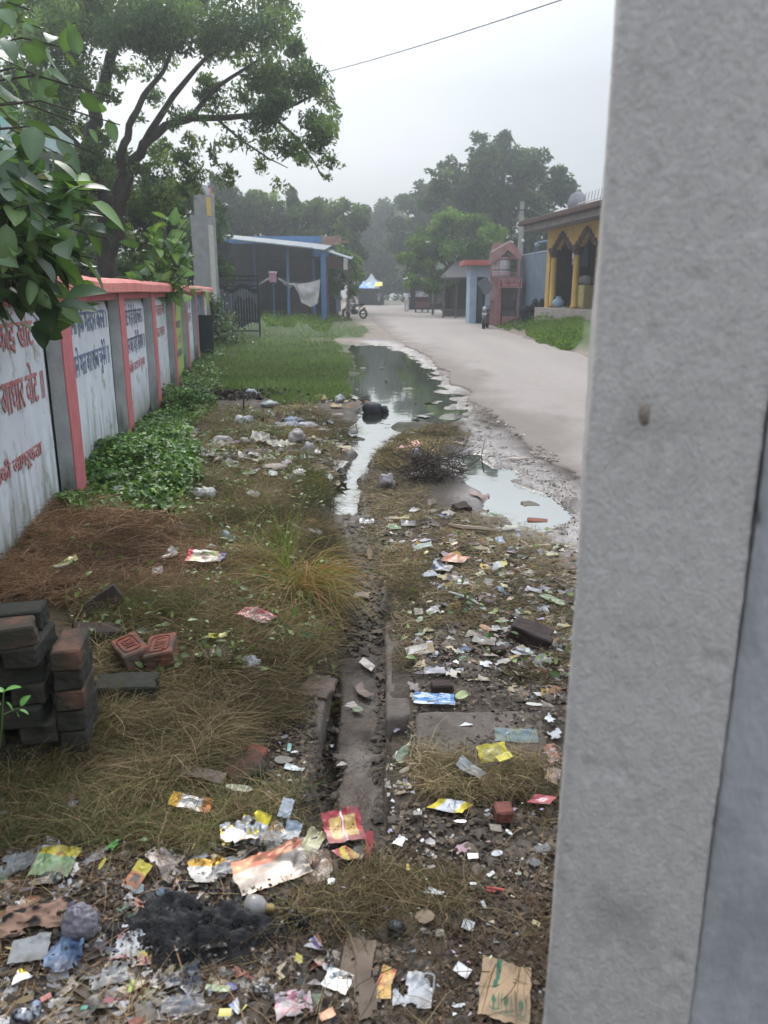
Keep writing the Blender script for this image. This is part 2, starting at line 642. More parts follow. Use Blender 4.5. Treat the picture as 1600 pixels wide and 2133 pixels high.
ys = [1.0]
while ys[-1] < 170:
    ys.append(ys[-1] + max(.009, .0085 * ys[-1]))
ys = np.array([-6, -3, -1, 0, .6] + ys)
xs = np.concatenate([np.linspace(-110, -14, 30), np.linspace(-13.7, -5.1, 50), np.linspace(-5, -2.02, 100), np.arange(-2, 1.4, .0115), np.linspace(1.42, 5, 110), np.linspace(5.1, 13.7, 60), np.linspace(14, 110, 30)])
GX, GY = np.meshgrid(xs, ys)
X, Y = GX.ravel(), GY.ravel()
Zg = ground_h(X, Y)
nx, ny = len(xs), len(ys)
I = np.arange(nx * ny).reshape(ny, nx)
Fq = np.stack([I[:-1, :-1].ravel(), I[:-1, 1:].ravel(), I[1:, 1:].ravel(), I[1:, :-1].ravel()], 1)
gm = M_('ground_soil', (.1, .1, .1), (.6, .58, .56), scale=38, rough=.92, bump=.8, attr=True, bscale=60, bdist=.012, thr=(.4, .7))
# wet soil is smoother: a wetness attribute lowers the roughness
wet = np.clip(soft(Z_WET, X, Y, .3, .5, 91, 1.5) * .95 + soft(Z_PUDDLE, X, Y, .5, .3, 92) + soft(Z_PUD2, X, Y, .3, .3, 93) + soft(Z_DITCHW, X, Y, .25, .2, 94) + .75 * sstep(.2, .1, np.abs(X - ditch_c(Y))) * sstep(2, 2.2, Y) * (1 - sstep(8, 9, Y)), 0, 1)
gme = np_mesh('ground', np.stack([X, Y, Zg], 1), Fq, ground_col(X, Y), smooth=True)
wa = gme.attributes.new('wet', 'FLOAT', 'POINT')
wa.data.foreach_set('value', wet.astype(np.float32))
t = gm.node_tree
aw = t.nodes.new('ShaderNodeAttribute'); aw.attribute_name = 'wet'
nw = t.nodes.new('ShaderNodeTexNoise'); nw.inputs['Scale'].default_value = 5; nw.inputs['Detail'].default_value = 6
gc = t.nodes.new('ShaderNodeTexCoord'); t.links.new(gc.outputs['Object'], nw.inputs['Vector'])
ma = t.nodes.new('ShaderNodeMath'); ma.operation = 'MULTIPLY'
mr = t.nodes.new('ShaderNodeMapRange')
mr.inputs['From Min'].default_value = .2; mr.inputs['From Max'].default_value = .6
mr.inputs['To Min'].default_value = .9; mr.inputs['To Max'].default_value = .28
t.links.new(aw.outputs['Fac'], ma.inputs[0]); t.links.new(nw.outputs['Fac'], ma.inputs[1])
t.links.new(ma.outputs[0], mr.inputs['Value'])
t.links.new(mr.outputs['Result'], t.nodes['Principled BSDF'].inputs['Roughness'])
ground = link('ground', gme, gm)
tag(ground, kind='structure')

# ------------------------------------------------------------------ road
def road_mesh():
    V, F = [], []
    yl = np.concatenate([np.arange(-5, 30, .12), np.arange(30, 140, .6)])
    L = np.array(_rl)
    Rr = np.array(_rr)[::-1]
    lx = np.interp(yl, L[:, 1], L[:, 0])
    rx = np.interp(yl, Rr[:, 1], Rr[:, 0])
    far = yl > 88
    lx = np.where(far, lx[~far][-1] - (yl - 88) * .12, lx)
    rx = np.where(far, rx[~far][-1] - (yl - 88) * .05, rx)
    lx = lx + .22 * fbm(yl * .9, 0 * yl, 0, 101, 4) + .05 * fbm(yl * 6, 0 * yl, 0, 102, 2)
    rx = rx + .2 * fbm(yl * .7, 0 * yl, 0, 103, 4)
    n = 40
    s = np.linspace(0, 1, n)
    s = np.concatenate([[0, .004, .012], s[1:-1], [.99, 1]])
    n = len(s)
    XX = lx[:, None] * (1 - s) + rx[:, None] * s
    YY = np.repeat(yl[:, None], n, 1)
    ZZ = .012 + .03 * np.sin(np.pi * s)[None, :] + .004 * fbm(XX * 1.2, YY * 1.2, 0, 105, 3)
    ZZ[:, 0] = -.05; ZZ[:, -1] = -.05
    ZZ[:, 1] -= .012
    I = np.arange(len(yl) * n).reshape(len(yl), n)
    F = np.stack([I[:-1, :-1].ravel(), I[:-1, 1:].ravel(), I[1:, 1:].ravel(), I[1:, :-1].ravel()], 1)
    x, y, d = XX.ravel(), YY.ravel(), np.minimum(XX - lx[:, None], 9).ravel()
    c = lin((150, 140, 133)) * (1 + .09 * fbm(x * .5, y * .25, 0, 107, 4) + .12 * fbm(x * 1.6, y * .12, 0, 117, 3))[:, None]
    e = (sstep(.9, 0, d + .7 * fbm(x * 2, y * .8, 0, 108, 4)) * .85)[:, None]
    c = c * (1 - e) + lin((116, 105, 97)) * e
    wm = (sstep(.2, .6, fbm(x * .8, y * .35, 0, 109, 4)) * .35)[:, None]
    c = c * (1 - wm) + lin((150, 136, 124)) * wm
    return np_mesh('road', np.stack([x, y, ZZ.ravel()], 1), F, c, smooth=True)


rm = M_('worn_road', (.4, .4, .4), (.88, .87, .86), scale=9, rough=.85, bump=.5, attr=True, bscale=70, bdist=.006)
tag(link('road', road_mesh(), rm), kind='structure')
# concrete apron by the parked cart
ap = MB(); ap.prism([tuple(P(*q)[:2]) for q in [(866, 652), (1000, 657), (1000, 647), (900, 643), (862, 645)]], -.02, .055)
tag(ap.build('concrete_apron', M_('apron', lin((160, 155, 152)), lin((140, 134, 130)), scale=3)), kind='structure')

# ------------------------------------------------------------------ water
wm_ = bpy.data.materials.new('puddle_water'); wm_.use_nodes = True
_t = wm_.node_tree; _b = _t.nodes['Principled BSDF']
_b.inputs['Base Color'].default_value = (.035, .038, .022, 1); _b.inputs['Roughness'].default_value = .03
_b.inputs['Specular IOR Level'].default_value = 1.0; _b.inputs['IOR'].default_value = 1.6
_n = _t.nodes.new('ShaderNodeTexNoise'); _n.inputs['Scale'].default_value = 3.5; _n.inputs['Detail'].default_value = 3
_c = _t.nodes.new('ShaderNodeTexCoord'); _t.links.new(_c.outputs['Object'], _n.inputs['Vector'])
_u = _t.nodes.new('ShaderNodeBump'); _u.inputs['Strength'].default_value = .12; _u.inputs['Distance'].default_value = .01
_t.links.new(_n.outputs['Fac'], _u.inputs['Height']); _t.links.new(_u.outputs['Normal'], _b.inputs['Normal'])
_g = _t.nodes.new('ShaderNodeBsdfGlossy'); _g.inputs['Color'].default_value = (.93, .94, .92, 1); _g.inputs['Roughness'].default_value = .04
_t.links.new(_u.outputs['Normal'], _g.inputs['Normal']); _m = _t.nodes.new('ShaderNodeMixShader'); _m.inputs[0].default_value = .6
_t.links.new(_b.outputs[0], _m.inputs[1]); _t.links.new(_g.outputs[0], _m.inputs[2]); _t.links.new(_m.outputs[0], _t.nodes['Material Output'].inputs['Surface'])
m = MB(); m.add([(-2.4, 4.6, -.054), (3.3, 4.6, -.054), (3.3, 27, -.054), (-2.4, 27, -.054)], [(0, 1, 2, 3)])
tag(m.build('puddle_water', wm_), kind='structure')
# ------------------------------------------------------------------ boundary wall on the left
WA, WB = -1.57, -.153
wdir = Vector((WB, 1, 0)).normalized()
wang = math.atan2(wdir.y, wdir.x)          # local x runs along the wall, away from the camera
wall = empty('boundary_wall', (WA + WB * -1.0, -1.0, 0), wang, 'white panelled boundary wall with pink piers, pink coping and painted Hindi slogans, along the left', 'wall')
S0 = 1.0 / wdir.y
def ws(Y): return (Y + 1.0) / wdir.y        # along-wall coordinate at ground distance Y
white = M_('whitewash', lin((222, 226, 232)), lin((204, 208, 214)), scale=3.2, rough=.9, bump=.35, bscale=14, bdist=.01,
           dirt=lin((150, 148, 134)), dirt_scale=4.5, dirt_thr=(.55, .68), stretch=(1, 1, .8))
grey = M_('grey_render', lin((186, 188, 187)), lin((164, 166, 165)), scale=5, rough=.92, bump=.35, bscale=30, bdist=.006)
pink = M_('pink_paint', lin((204, 118, 120)), lin((188, 104, 108)), scale=7, rough=.75, bump=.3, bscale=25, dirt=lin((120, 84, 84)), dirt_scale=9, dirt_thr=(.64, .75), bdist=.006)
pinktop = M_('pink_coping_paint', lin((222, 140, 128)), lin((204, 120, 112)), scale=5, rough=.8, bump=.3, bscale=20, dirt=lin((140, 105, 98)), dirt_scale=6, dirt_thr=(.6, .72))
greenp = M_('green_poster', lin((60, 140, 108)), lin((50, 120, 92)), scale=4, rough=.8, bump=.1)
yellowp = M_('yellow_poster', lin((176, 190, 110)), lin((160, 176, 104)), scale=4, rough=.8, bump=.1)
bluep = M_('blue_panel_paint', lin((96, 142, 176)), lin((82, 124, 160)), scale=4, rough=.8, bump=.1)
# algae stain band low on the panels: real stain with a noisy top
def stain(mat, z0, z1, col):
    t = mat.node_tree; b = t.nodes['Principled BSDF']
    src = b.inputs['Base Color'].links[0].from_socket
    tcn = t.nodes.new('ShaderNodeTexCoord'); sp = t.nodes.new('ShaderNodeSeparateXYZ')
    t.links.new(tcn.outputs['Object'], sp.inputs[0])
    nz = t.nodes.new('ShaderNodeTexNoise'); nz.inputs['Scale'].default_value = 4; nz.inputs['Detail'].default_value = 8
    mpn = t.nodes.new('ShaderNodeMapping'); mpn.inputs['Scale'].default_value = (3, 3, .5)
    t.links.new(tcn.outputs['Object'], mpn.inputs[0]); t.links.new(mpn.outputs[0], nz.inputs['Vector'])
    m1 = t.nodes.new('ShaderNodeMath'); m1.operation = 'MULTIPLY_ADD'; m1.inputs[1].default_value = 1.3; m1.inputs[2].default_value = -.65
    t.links.new(nz.outputs['Fac'], m1.inputs[0])
    m2 = t.nodes.new('ShaderNodeMath'); m2.operation = 'ADD'
    t.links.new(sp.outputs['Z'], m2.inputs[0]); t.links.new(m1.outputs[0], m2.inputs[1])
    mr = t.nodes.new('ShaderNodeMapRange'); mr.inputs['From Min'].default_value = z0; mr.inputs['From Max'].default_value = z1
    mr.inputs['To Min'].default_value = .75; mr.inputs['To Max'].default_value = 0
    t.links.new(m2.outputs[0], mr.inputs['Value'])
    mx = t.nodes.new('ShaderNodeMix'); mx.data_type = 'RGBA'
    t.links.new(mr.outputs['Result'], mx.inputs[0]); t.links.new(src, mx.inputs[6]); mx.inputs[7].default_value = (*col, 1)
    t.links.new(mx.outputs[2], b.inputs['Base Color'])
stain(white, .02, .55, lin((112, 112, 84)))
stain(grey, .02, .4, lin((92, 94, 76)))

PY_ = [3.3, 5.9, 8.5, 11.1, 13.7, 16.3, 18.9, 21.5, 24.3]
PW, PROT = .32, .11
# backing wall (grey render shows between panels)
b = MB()
b.box((ws(11), .10, .78), (28, .16, 1.66))
# sit the wall face at local y = 0 .. the road side is local -y
bo = b.build('wall_body', grey, wall)
# panels: recessed white fields
def panel_mesh(s0, s1, z0, z1, y, n=26, k=18):
    """slightly uneven plaster field"""
    u = np.linspace(s0, s1, n); v = np.linspace(z0, z1, k)
    U, V = np.meshgrid(u, v)
    Yv = y + .004 * fbm(U * 3, V * 3, 0, 5, 3)
    Yv[0, :] = Yv[-1, :] = .02; Yv[:, 0] = Yv[:, -1] = .02
    I = np.arange(n * k).reshape(k, n)
    F = np.stack([I[:-1, :-1].ravel(), I[:-1, 1:].ravel(), I[1:, 1:].ravel(), I[1:, :-1].ravel()], 1)
    return np_mesh('panel', np.stack([U.ravel(), Yv.ravel(), V.ravel()], 1), F, smooth=True)
txt_blue = M_('faded_blue_lettering', lin((92, 104, 142)), lin((160, 168, 186)), scale=14, rough=.8, bump=0, thr=(.42, .7))
txt_navy = M_('faded_navy_lettering', lin((72, 78, 100)), lin((140, 145, 158)), scale=14, rough=.8, bump=0, thr=(.42, .7))
txt_red = M_('faded_red_lettering', lin((186, 108, 108)), lin((206, 170, 170)), scale=14, rough=.8, bump=0, thr=(.42, .75))
TR = (R(90), 0, 0)
writing = {
    0: [("करो न मन में कोई खोट ।", .25, 1.33, txt_red, .70, 1.95), ("लोकतंतर का पर्व वोट ॥".replace('पर्व', 'आधार'), .30, .97, txt_red, .70, 1.98), ("अब आपकी जागरूकता", .13, .56, txt_red, .85, 1.5)],
    1: [("अपना हक मतदान करना ।", .27, 1.34, txt_blue, .66, 1.8), ("अपने मत का राज चुनेंगे ॥", .27, .99, txt_blue, .60, 1.75)],
    2: [("जन वोट से ही होता चलना ।", .27, 1.30, txt_navy, .56, 1.75), ("मतदान का यही हिसाब ॥".replace('हि', 'हि'[1] + 'ह'), .27, .98, txt_navy, .6, 1.75), ("यह लोक सभा के चुनाव", .15, .72, txt_red, .75, 1.5)],
    3: [("सजग मतदाता बनो", .24, 1.32, txt_red, .8, 1.6), ("भारत महान", .2, 1.0, txt_red, .8, 1.3)],
    4: [("जागो मतदाता", .2, 1.0, txt_navy, .7, 1.5), ("वोट दो", .2, .72, txt_red, .8, 1.4), ("आपका हक", .2, .48, txt_navy, .8, 1.4)],
    5: [("जल ही", .3, 1.34, txt_navy, .9, 1.25), ("जीवन", .3, 1.05, txt_navy, .9, 1.25)],
    6: [("साफ सड़क", .22, 1.2, txt_navy, .9, 1.25), ("साफ शहर", .22, .95, txt_navy, .9, 1.25)],
    7: [("धन", .3, 1.28, txt_red, .9, .9), ("बचत", .3, 1.0, txt_navy, .9, .9)],
}
for i in range(len(PY_)):
    s = ws(PY_[i])
    m = MB(); m.box((s + PW / 2, -PROT / 2, .79), (PW, PROT, 1.60))
    pr = m.build('pier', grey, wall)
    m = MB(); m.box((s + PW / 2, -PROT - .004, .795), (PW + .004, .012, 1.59))
    m.build('pier_facing', pink, pr, bevel=.003)
    s0 = s + PW
    s1 = ws(PY_[i + 1]) if i + 1 < len(PY_) else s0 + .9
    z1 = 1.50
    mm = {4: yellowp, 6: bluep}.get(i, white)
    pn = link('painted_panel', panel_mesh(s0 + .02, s1 - .08, .0, z1, -.022), mm, wall)
    if i == 4:
        g = MB()
        g.prism([(s0 + .05, 1.47), (s0 + 1.3, 1.47), (s0 + .9, 1.1), (s0 + .55, .45), (s0 + .05, .5)], -.003, .003, Matrix.Rotation(R(90), 4, 'X'))
        g.build('green_field', greenp, pn, loc=(0, -.031, 0))
    if i == 6:
        for k in range(5):
            g = MB(); g.box((s0 + .9, -.029, .35 + k * .25), (1.8, .006, .02)); g.build('painted_line', txt_navy, pn)
    for body, size, z, mt, sx, wid in writing.get(i, []):
        o = text_obj(body, size, mt, pn, ((s0 + s1) / 2 - .05, -.0285, z), TR, 'slogan_lettering', bold=.0025, ext=.0008)
        w = max(v.co.x for v in o.data.vertices) - min(v.co.x for v in o.data.vertices)
        cx = (max(v.co.x for v in o.data.vertices) + min(v.co.x for v in o.data.vertices)) / 2
        k = wid / w
        o.scale = (k, 1.0, 1)
        o.location.x = (s0 + s1) / 2 - .04 - cx * k + (-.06 if i == 0 else 0)
# header band under the coping
m = MB(); m.box((ws(11), -.04, 1.555), (28, .10, .07)); m.build('top_band', pink, wall)
# coping: uneven slab
sx = np.arange(ws(1.0), ws(25.2), .12)
prof = [(-.19, 1.592), (-.195, 1.60), (-.19, 1.685), (-.15, 1.72), (.02, 1.735), (.24, 1.72), (.26, 1.6), (.2, 1.592)]
V = []
for x in sx:
    w1 = .012 * float(fbm(x * .7, 0, 0, 5, 3)); w2 = .01 * float(fbm(x * 2.2, 3, 0, 6, 3))
    for y, z in prof: V.append((x, y + w2, z + w1 * (1.4 if z > 1.6 else .6)))
n = len(prof); F = []
for i in range(len(sx) - 1):
    for k in range(n):
        F.append((i * n + k, (i + 1) * n + k, (i + 1) * n + (k + 1) % n, i * n + (k + 1) % n))
m = MB(); m.add(V, F); m.add(V[:n], [tuple(range(n))]); m.add(V[-n:], [tuple(range(n - 1, -1, -1))])
m.build('coping', pinktop, wall)

# dark upright slab standing by the wall end
p0 = P(432, 742)
sl = MB(); sl.box((0, 0, .5), (.36, .06, 1.08)); 
o = sl.build('upright_slab', M_('dark_slab', lin((52, 62, 60)), lin((40, 48, 46)), scale=5, rough=.7), loc=(p0[0], p0[1], gz(p0[0], p0[1]) - .02), rot=(R(-2), R(1), R(4)), bevel=.008)
tag(o, 'dark green-black flat slab standing upright in the grass at the far end of the white wall', 'slab')
# pale rod lying in front of it
m = MB(); a, c_ = G(438, 741), G(492, 743); m.tube([(a[0], a[1], a[2] + .04), (c_[0], c_[1], c_[2] + .05)], .012, 6)
tag(m.build('metal_rod', M_('rod', lin((150, 160, 160)))), 'thin pale rod lying in the grass beside the dark upright slab', 'rod')

# ------------------------------------------------------------------ grey gate pillar with yellow panel
GY = 27.0
gp = empty('gate_pillar', (PY(430, 600, GY)[0], GY, 0), R(-14), 'tall grey concrete gate pillar with narrower top bearing a yellow panel, past the end of the wall', 'pillar')
conc = M_('grey_gate_concrete', lin((150, 152, 152)), lin((132, 134, 134)), scale=4, rough=.9, bump=.2)
m = MB(); m.box((0, .05, 1.95), (.58, .6, 3.95)); m.build('shaft', conc, gp, bevel=.01)
m = MB(); m.prism([(-.2, 0), (.29, 0), (.29, .62), (.07, .95), (-.2, .82)], -.25, .25, Matrix.Rotation(R(90), 4, 'X')); m.build('upper_block', conc, gp, loc=(0, .1, 3.93), bevel=.01)
m = MB(); m.box((.295, -.1, 4.2), (.012, .3, .55)); m.box((.297, .1, 4.68), (.01, .1, .3), mi=1); m.build('yellow_panel', [M_('ochre_sign', lin((212, 180, 96)), lin((196, 164, 84)), scale=4), pink], gp)
m = MB(); m.box((.295, -.05, 2.4), (.012, .34, 2.5)); m.build('pale_facing', M_('cream_tile', lin((196, 192, 182)), lin((180, 176, 166))), gp)

# ------------------------------------------------------------------ iron gate
iron = M_('black_iron', lin((28, 34, 38)), lin((40, 46, 48)), scale=9, rough=.55, metal=.3, bump=.05)
GG = 29.0
a = PY(452, 600, GG)[0]; c_ = PY(538, 600, GG)[0]; Wg = c_ - a
gate = empty('iron_gate', (a, GG, 0), 0, 'black iron gate leaf with vertical bars and wavy top panel standing in grass', 'gate')
zt = PY(500, 574, GG)[2]
m = MB()
for x in (0.02, Wg): m.box((x, 0, zt / 2 + .02), (.06, .05, zt))
for z in (.25, .62, zt - .36, zt - .16, zt - .02): m.box((Wg / 2, 0, z), (Wg, .035, .045))
m.build('gate_frame', iron, gate)
nb = 15
for k in range(1, nb):
    x = Wg * k / nb
    m = MB(); m.tube([(x, 0, .1), (x, 0, zt - .36)], .014, 6); m.build('bar', M_('worn_grey_bar', lin((140, 146, 150)), lin((90, 96, 100)), scale=4), gate)
m = MB()
for k in range(12):
    x0_, x1_ = Wg * k / 12, Wg * (k + 1) / 12
    m.box(((x0_ + x1_) / 2, -.005, zt - .44 + .09 * math.cos(k * .9)), (x1_ - x0_, .02, .16))
for k in range(6):
    m.torus((Wg * (k + .5) / 6, -.01, zt - .09), .05, .01, 'Y', 12, 5)
m.build('ornament_band', iron, gate)
m = MB()
rr = random.Random(4)
m.prism([(Wg * a, z) for a, z in ((.35, .5), (.55, .35), (.8, .55), (.97, .5), (.95, 1.1), (.8, 1.45), (.62, 1.3), (.5, 1.5), (.38, 1.1))], -.045, -.03, Matrix.Rotation(R(90), 4, 'X'))
m.build('shrub_cutout', M_('dark_shrub_shape', lin((20, 24, 26))), gate)  # flat dark cutout added for the shrub mass seen through the bars

# ------------------------------------------------------------------ near concrete pillar on the right
def pillar_mesh(name, A, w, d_, ang, seed, bulge, r=.02):
    """rectangular shaft turned towards the camera; A is its near left corner"""
    zs = np.arange(-.1, 3.0, .007)
    ca, sa = math.cos(ang), math.sin(ang)
    pts = [(0, d_)] + [(0, d_ + (r - d_) * k / 8) for k in range(1, 9)] + [(r - r * math.cos(R(90 * k / 8)), r - r * math.sin(R(90 * k / 8))) for k in range(1, 9)] + [(r + (w - r) * k / 60, 0) for k in range(1, 61)] + [(w, d_)]
    pr = np.array(pts); n = len(pr)
    dd = np.gradient(pr, axis=0); nrm = np.stack([dd[:, 1], -dd[:, 0]], 1); nrm /= np.linalg.norm(nrm, axis=1)[:, None] + 1e-9
    if nrm[n // 2, 1] > 0: nrm = -nrm
    ZZ, K = np.meshgrid(zs, np.arange(n), indexing='ij')
    s = pr[K, 0] - pr[K, 1]
    disp = bulge * fbm(s * 3.0 + 5, ZZ * 2.6, 0, seed, 3) + .0011 * fbm(s * 90, ZZ * 60, 0, seed + 3, 4) - .0022 * sstep(.42, .6, fbm(s * 30, ZZ * 18, 0, seed + 7, 3)) + .0012 * fbm(s * 35, ZZ * 3, 0, seed + 11, 3)
    lx = pr[K, 0] + nrm[K, 0] * disp; ly = pr[K, 1] + nrm[K, 1] * disp
    VX = A[0] + lx * ca + ly * sa; VY = A[1] - lx * sa + ly * ca
    I = np.arange(len(zs) * n).reshape(len(zs), n)
    F = np.stack([I[:-1, :-1].ravel(), I[:-1, 1:].ravel(), I[1:, 1:].ravel(), I[1:, :-1].ravel()], 1)
    return np_mesh(name, np.stack([VX.ravel(), VY.ravel(), ZZ.ravel()], 1), F, smooth=True)


cm = M_('rough_cast_concrete', lin((192, 187, 181)), lin((178, 173, 168)), scale=90, rough=.93, bump=.7, bscale=240, bdist=.005, stretch=(1, 1, .6),
        dirt=lin((150, 145, 140)), dirt_scale=6, dirt_thr=(.55, .8))
NY = .92; PA = math.atan(.262)
ra_, rb_ = (1240 - 800) / 1713, (1632 - 800) / 1713
A_ = (ra_ * NY, NY)
wp = (rb_ - ra_) * NY / (math.cos(PA) + rb_ * math.sin(PA))
pil = empty('concrete_pillar', (0, 0, 0), 0, 'rough pale grey concrete pillar filling the right edge of the view, close up', 'pillar')
link('pillar_shaft', pillar_mesh('pillar_shaft', A_, wp, .2, PA, 3, .007), cm, pil)
cm2 = M_('rough_cast_concrete_wing', lin((176, 176, 178)), lin((150, 150, 152)), scale=14, rough=.95, bump=.9, bscale=90, bdist=.004, stretch=(1, 1, .5))
B_ = (A_[0] + (wp + .004) * math.cos(PA) + .016 * math.sin(PA), A_[1] - (wp + .004) * math.sin(PA) + .016 * math.cos(PA))
link('side_wing', pillar_mesh('side_wing', B_, .35, .2, PA, 9, .003, .004), cm2, pil)
q = PY(1358, 870, NY - .06); m = MB(); m.ball((q[0], q[1] + .0245, q[2]), (.0055, .012, .013), 18, 14);m.v = [tuple(np.array(v) + .0022 * np.array([float(fbm(v[0] * 160, v[2] * 160, 0, 3, 3)), 0, float(fbm(v[0] * 160, v[2] * 160, 7, 3, 3))])) for v in m.v]
m.build('stone_chip', M_('chip', lin((140, 128, 118)), lin((116, 102, 92)), scale=300), pil)
# ------------------------------------------------------------------ buildings and stalls
def at(px, py, Y):
    return Vector(PY(px, py, Y))


def quad_on(px0, py0, px1, py1, Y):
    a, b = at(px0, py0, Y), at(px1, py1, Y)
    return a.x, b.x, min(a.z, b.z), max(a.z, b.z)


blue = M_('blue_paint', lin((92, 140, 192)), lin((78, 120, 170)), scale=2.5, rough=.75, bump=.1)
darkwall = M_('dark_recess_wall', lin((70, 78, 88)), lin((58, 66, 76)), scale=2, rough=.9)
tin = M_('tin_roof', lin((205, 212, 218)), lin((170, 178, 184)), scale=4, rough=.5, metal=.2, bump=.1)
# --- blue building with canopy
Yb = 45.0
z0 = gz(-5.5, Yb)
bb = empty('blue_building', (at(560, 650, Yb).x, Yb, z0), 0, 'blue building with flat parapet and sloping tin canopy on blue posts behind the gate', 'building')
def rel(px, py, Y): 
    v = at(px, py, Y); return Vector((v.x - bb.location.x, v.y - bb.location.y, v.z - z0))
a, c_ = rel(470, 498, 52), rel(698, 498, 52)
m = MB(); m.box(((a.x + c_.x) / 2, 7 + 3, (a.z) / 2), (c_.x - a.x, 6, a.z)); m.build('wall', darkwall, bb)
m = MB(); m.box(((a.x + c_.x) / 2 + .0, 6.6, rel(500, 500, 51.6).z), (c_.x - a.x + .6, .5, .42)); m.build('parapet', blue, bb)
m = MB(); q = rel(668, 510, 51.6); m.box((q.x, 6.6, q.z - .45), (.9, .45, .75)); m.build('corner_block', blue, bb)
br = M_('rusty_orange_slab', lin((172, 132, 108)), lin((130, 104, 90)), scale=3, rough=.9)
q = rel(690, 502, 51); m = MB(); m.box((q.x, 6.2, q.z), (1.1, 1.2, .5)); m.box((q.x + .75, 6.2, q.z - .05), (.7, .5, .08)); m.build('overhang', br, bb)
# canopy
def canopy(pts, th, name, mat, parent, org):
    m = MB(); v = [Vector(p) - org for p in pts]
    m.add([*v, *[p - Vector((0, 0, th)) for p in v]], [(0, 1, 2, 3), (7, 6, 5, 4), (0, 4, 5, 1), (1, 5, 6, 2), (2, 6, 7, 3), (3, 7, 4, 0)])
    return m.build(name, mat, parent)
org = Vector(bb.location)
f0, f1 = at(430, 491, 44), at(676, 520, 44)
canopy([f0, f1, f1 + Vector((0, 6.9, .6)), f0 + Vector((0, 6.9, .5))], .07, 'canopy_roof', M_('canopy_tin', lin((96, 106, 116)), lin((80, 90, 100)), scale=3, rough=.6), bb, org)
m = MB()
v0, v1 = at(452, 494, 43.9) - org, at(652, 516, 43.9) - org
m.tube([v0, v1], .05, 6); m.build('canopy_edge', tin, bb)
post = M_('blue_post', lin((70, 112, 156)), lin((58, 96, 138)), scale=3, rough=.7)
for px, Yp, w in ((673, 44.3, .26), (598, 44.8, .12), (528, 47, .1), (652, 47.5, .14), (475, 47, .1)):
    tp = at(px, 494 + (px - 430) * .118, Yp) - org; m = MB(); m.box((tp.x, tp.y, tp.z / 2 - .1), (w, w, tp.z + .15)); m.build('post', post, bb)
m = MB(); p_, q_ = at(455, 537, 47) - org, at(668, 537, 47) - org; m.box(((p_.x + q_.x) / 2, p_.y, p_.z), (q_.x - p_.x, .08, .1)); m.build('rail', darkwall, bb)
m = MB(); p_, q_ = at(450, 628, 49) - org, at(670, 628, 49) - org; m.box(((p_.x + q_.x) / 2, p_.y, p_.z / 2), (q_.x - p_.x, .15, p_.z)); m.build('low_wall', M_('dark_low_wall', lin((66, 72, 74))), bb)
# dark brown screen at right inside
m = MB(); p_ = at(625, 590, 48) - org; m.box((p_.x, p_.y, 1.5), (1.6, .1, 2.9)); m.build('inner_panel', M_('brown_panel', lin((92, 76, 80)), lin((74, 66, 72))), bb)
# left gable end of canopy: closes the side
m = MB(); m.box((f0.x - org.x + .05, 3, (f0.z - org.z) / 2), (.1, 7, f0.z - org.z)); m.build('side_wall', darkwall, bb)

# --- side lean-to awning with a white flap right of it
aw_ = empty('lean_to_awning', (at(700, 650, 47).x, 47, gz(at(700, 650, 47).x, 47)), 0, 'small sloping awning beside the blue building with a white flap hanging from its right corner', 'awning')
org = Vector(aw_.location)
a, c_ = at(676, 521, 47), at(731, 539, 46.5)
canopy([a, c_, c_ + Vector((0, 4, .3)), a + Vector((0, 4, .3))], .06, 'awning_roof', M_('awning_tin', lin((150, 158, 162)), lin((120, 128, 132))), aw_, org)
m = MB(); p_ = at(720, 550, 46.6) - org; m.box((p_.x, p_.y, p_.z), (.24, .04, .62)); m.build('white_flap', M_('white_cloth', lin((190, 186, 186)), lin((170, 166, 166)), scale=3), aw_)
m = MB()
for px in (681, 724): p_ = at(px, 535, 47.5) - org; m2 = MB(); m2.tube([(p_.x, p_.y, 0), (p_.x, p_.y, p_.z)], .05, 6); m2.build('post', M_('rusty_post', lin((120, 86, 66))), aw_)
m = MB(); p_, q_ = at(682, 535, 50) - org, at(722, 560, 50) - org; m.box(((p_.x + q_.x) / 2, p_.y, (p_.z + q_.z) / 2), (q_.x - p_.x, .06, p_.z - q_.z)); m.build('orange_banner', M_('orange_banner', lin((168, 112, 80)), lin((120, 96, 90)), scale=3), aw_)

# --- cloth line: torn white sheet and pink box
def cloth(pts_top, pts_bot, Y, name, mat, n=14, k=12, seed=1, sag=.15):
    V = []; col = []
    T = np.array([at(x, y, Y) for x, y in pts_top]); B = np.array([at(x, y, Y) for x, y in pts_bot])
    def lerp(A, u): 
        i = np.clip(u * (len(A) - 1), 0, len(A) - 1.001); j = int(i); f = i - j; return A[j] * (1 - f) + A[j + 1] * f
    for b in range(k):
        for a in range(n):
            u, v = a / (n - 1), b / (k - 1)
            p = lerp(T, u) * (1 - v) + lerp(B, u) * v
            p = p + np.array([0, sag * float(fbm(u * 5, v * 2.5, 0, seed, 3)) + .06 * math.sin(u * 17), 0])
            V.append(p)
    I = np.arange(n * k).reshape(k, n)
    F = np.stack([I[:-1, :-1].ravel(), I[:-1, 1:].ravel(), I[1:, 1:].ravel(), I[1:, :-1].ravel()], 1)
    V = np.array(V); c = V.mean(0); c[2] = V[:, 2].min()
    return link(name, np_mesh(name, V - c, F, smooth=True), mat, loc=tuple(c))
wc = M_('old_white_cloth', lin((206, 200, 200)), lin((180, 176, 178)), scale=3, rough=.9, bump=.2)
tag(cloth([(610, 590), (625, 591), (645, 588), (668, 582)], [(622, 612), (628, 630), (648, 640), (662, 632)], 40, 'hanging_sheet', wc, 20, 14, 3), 'white sheet with a rounded torn lower edge hanging before the blue building', 'cloth')
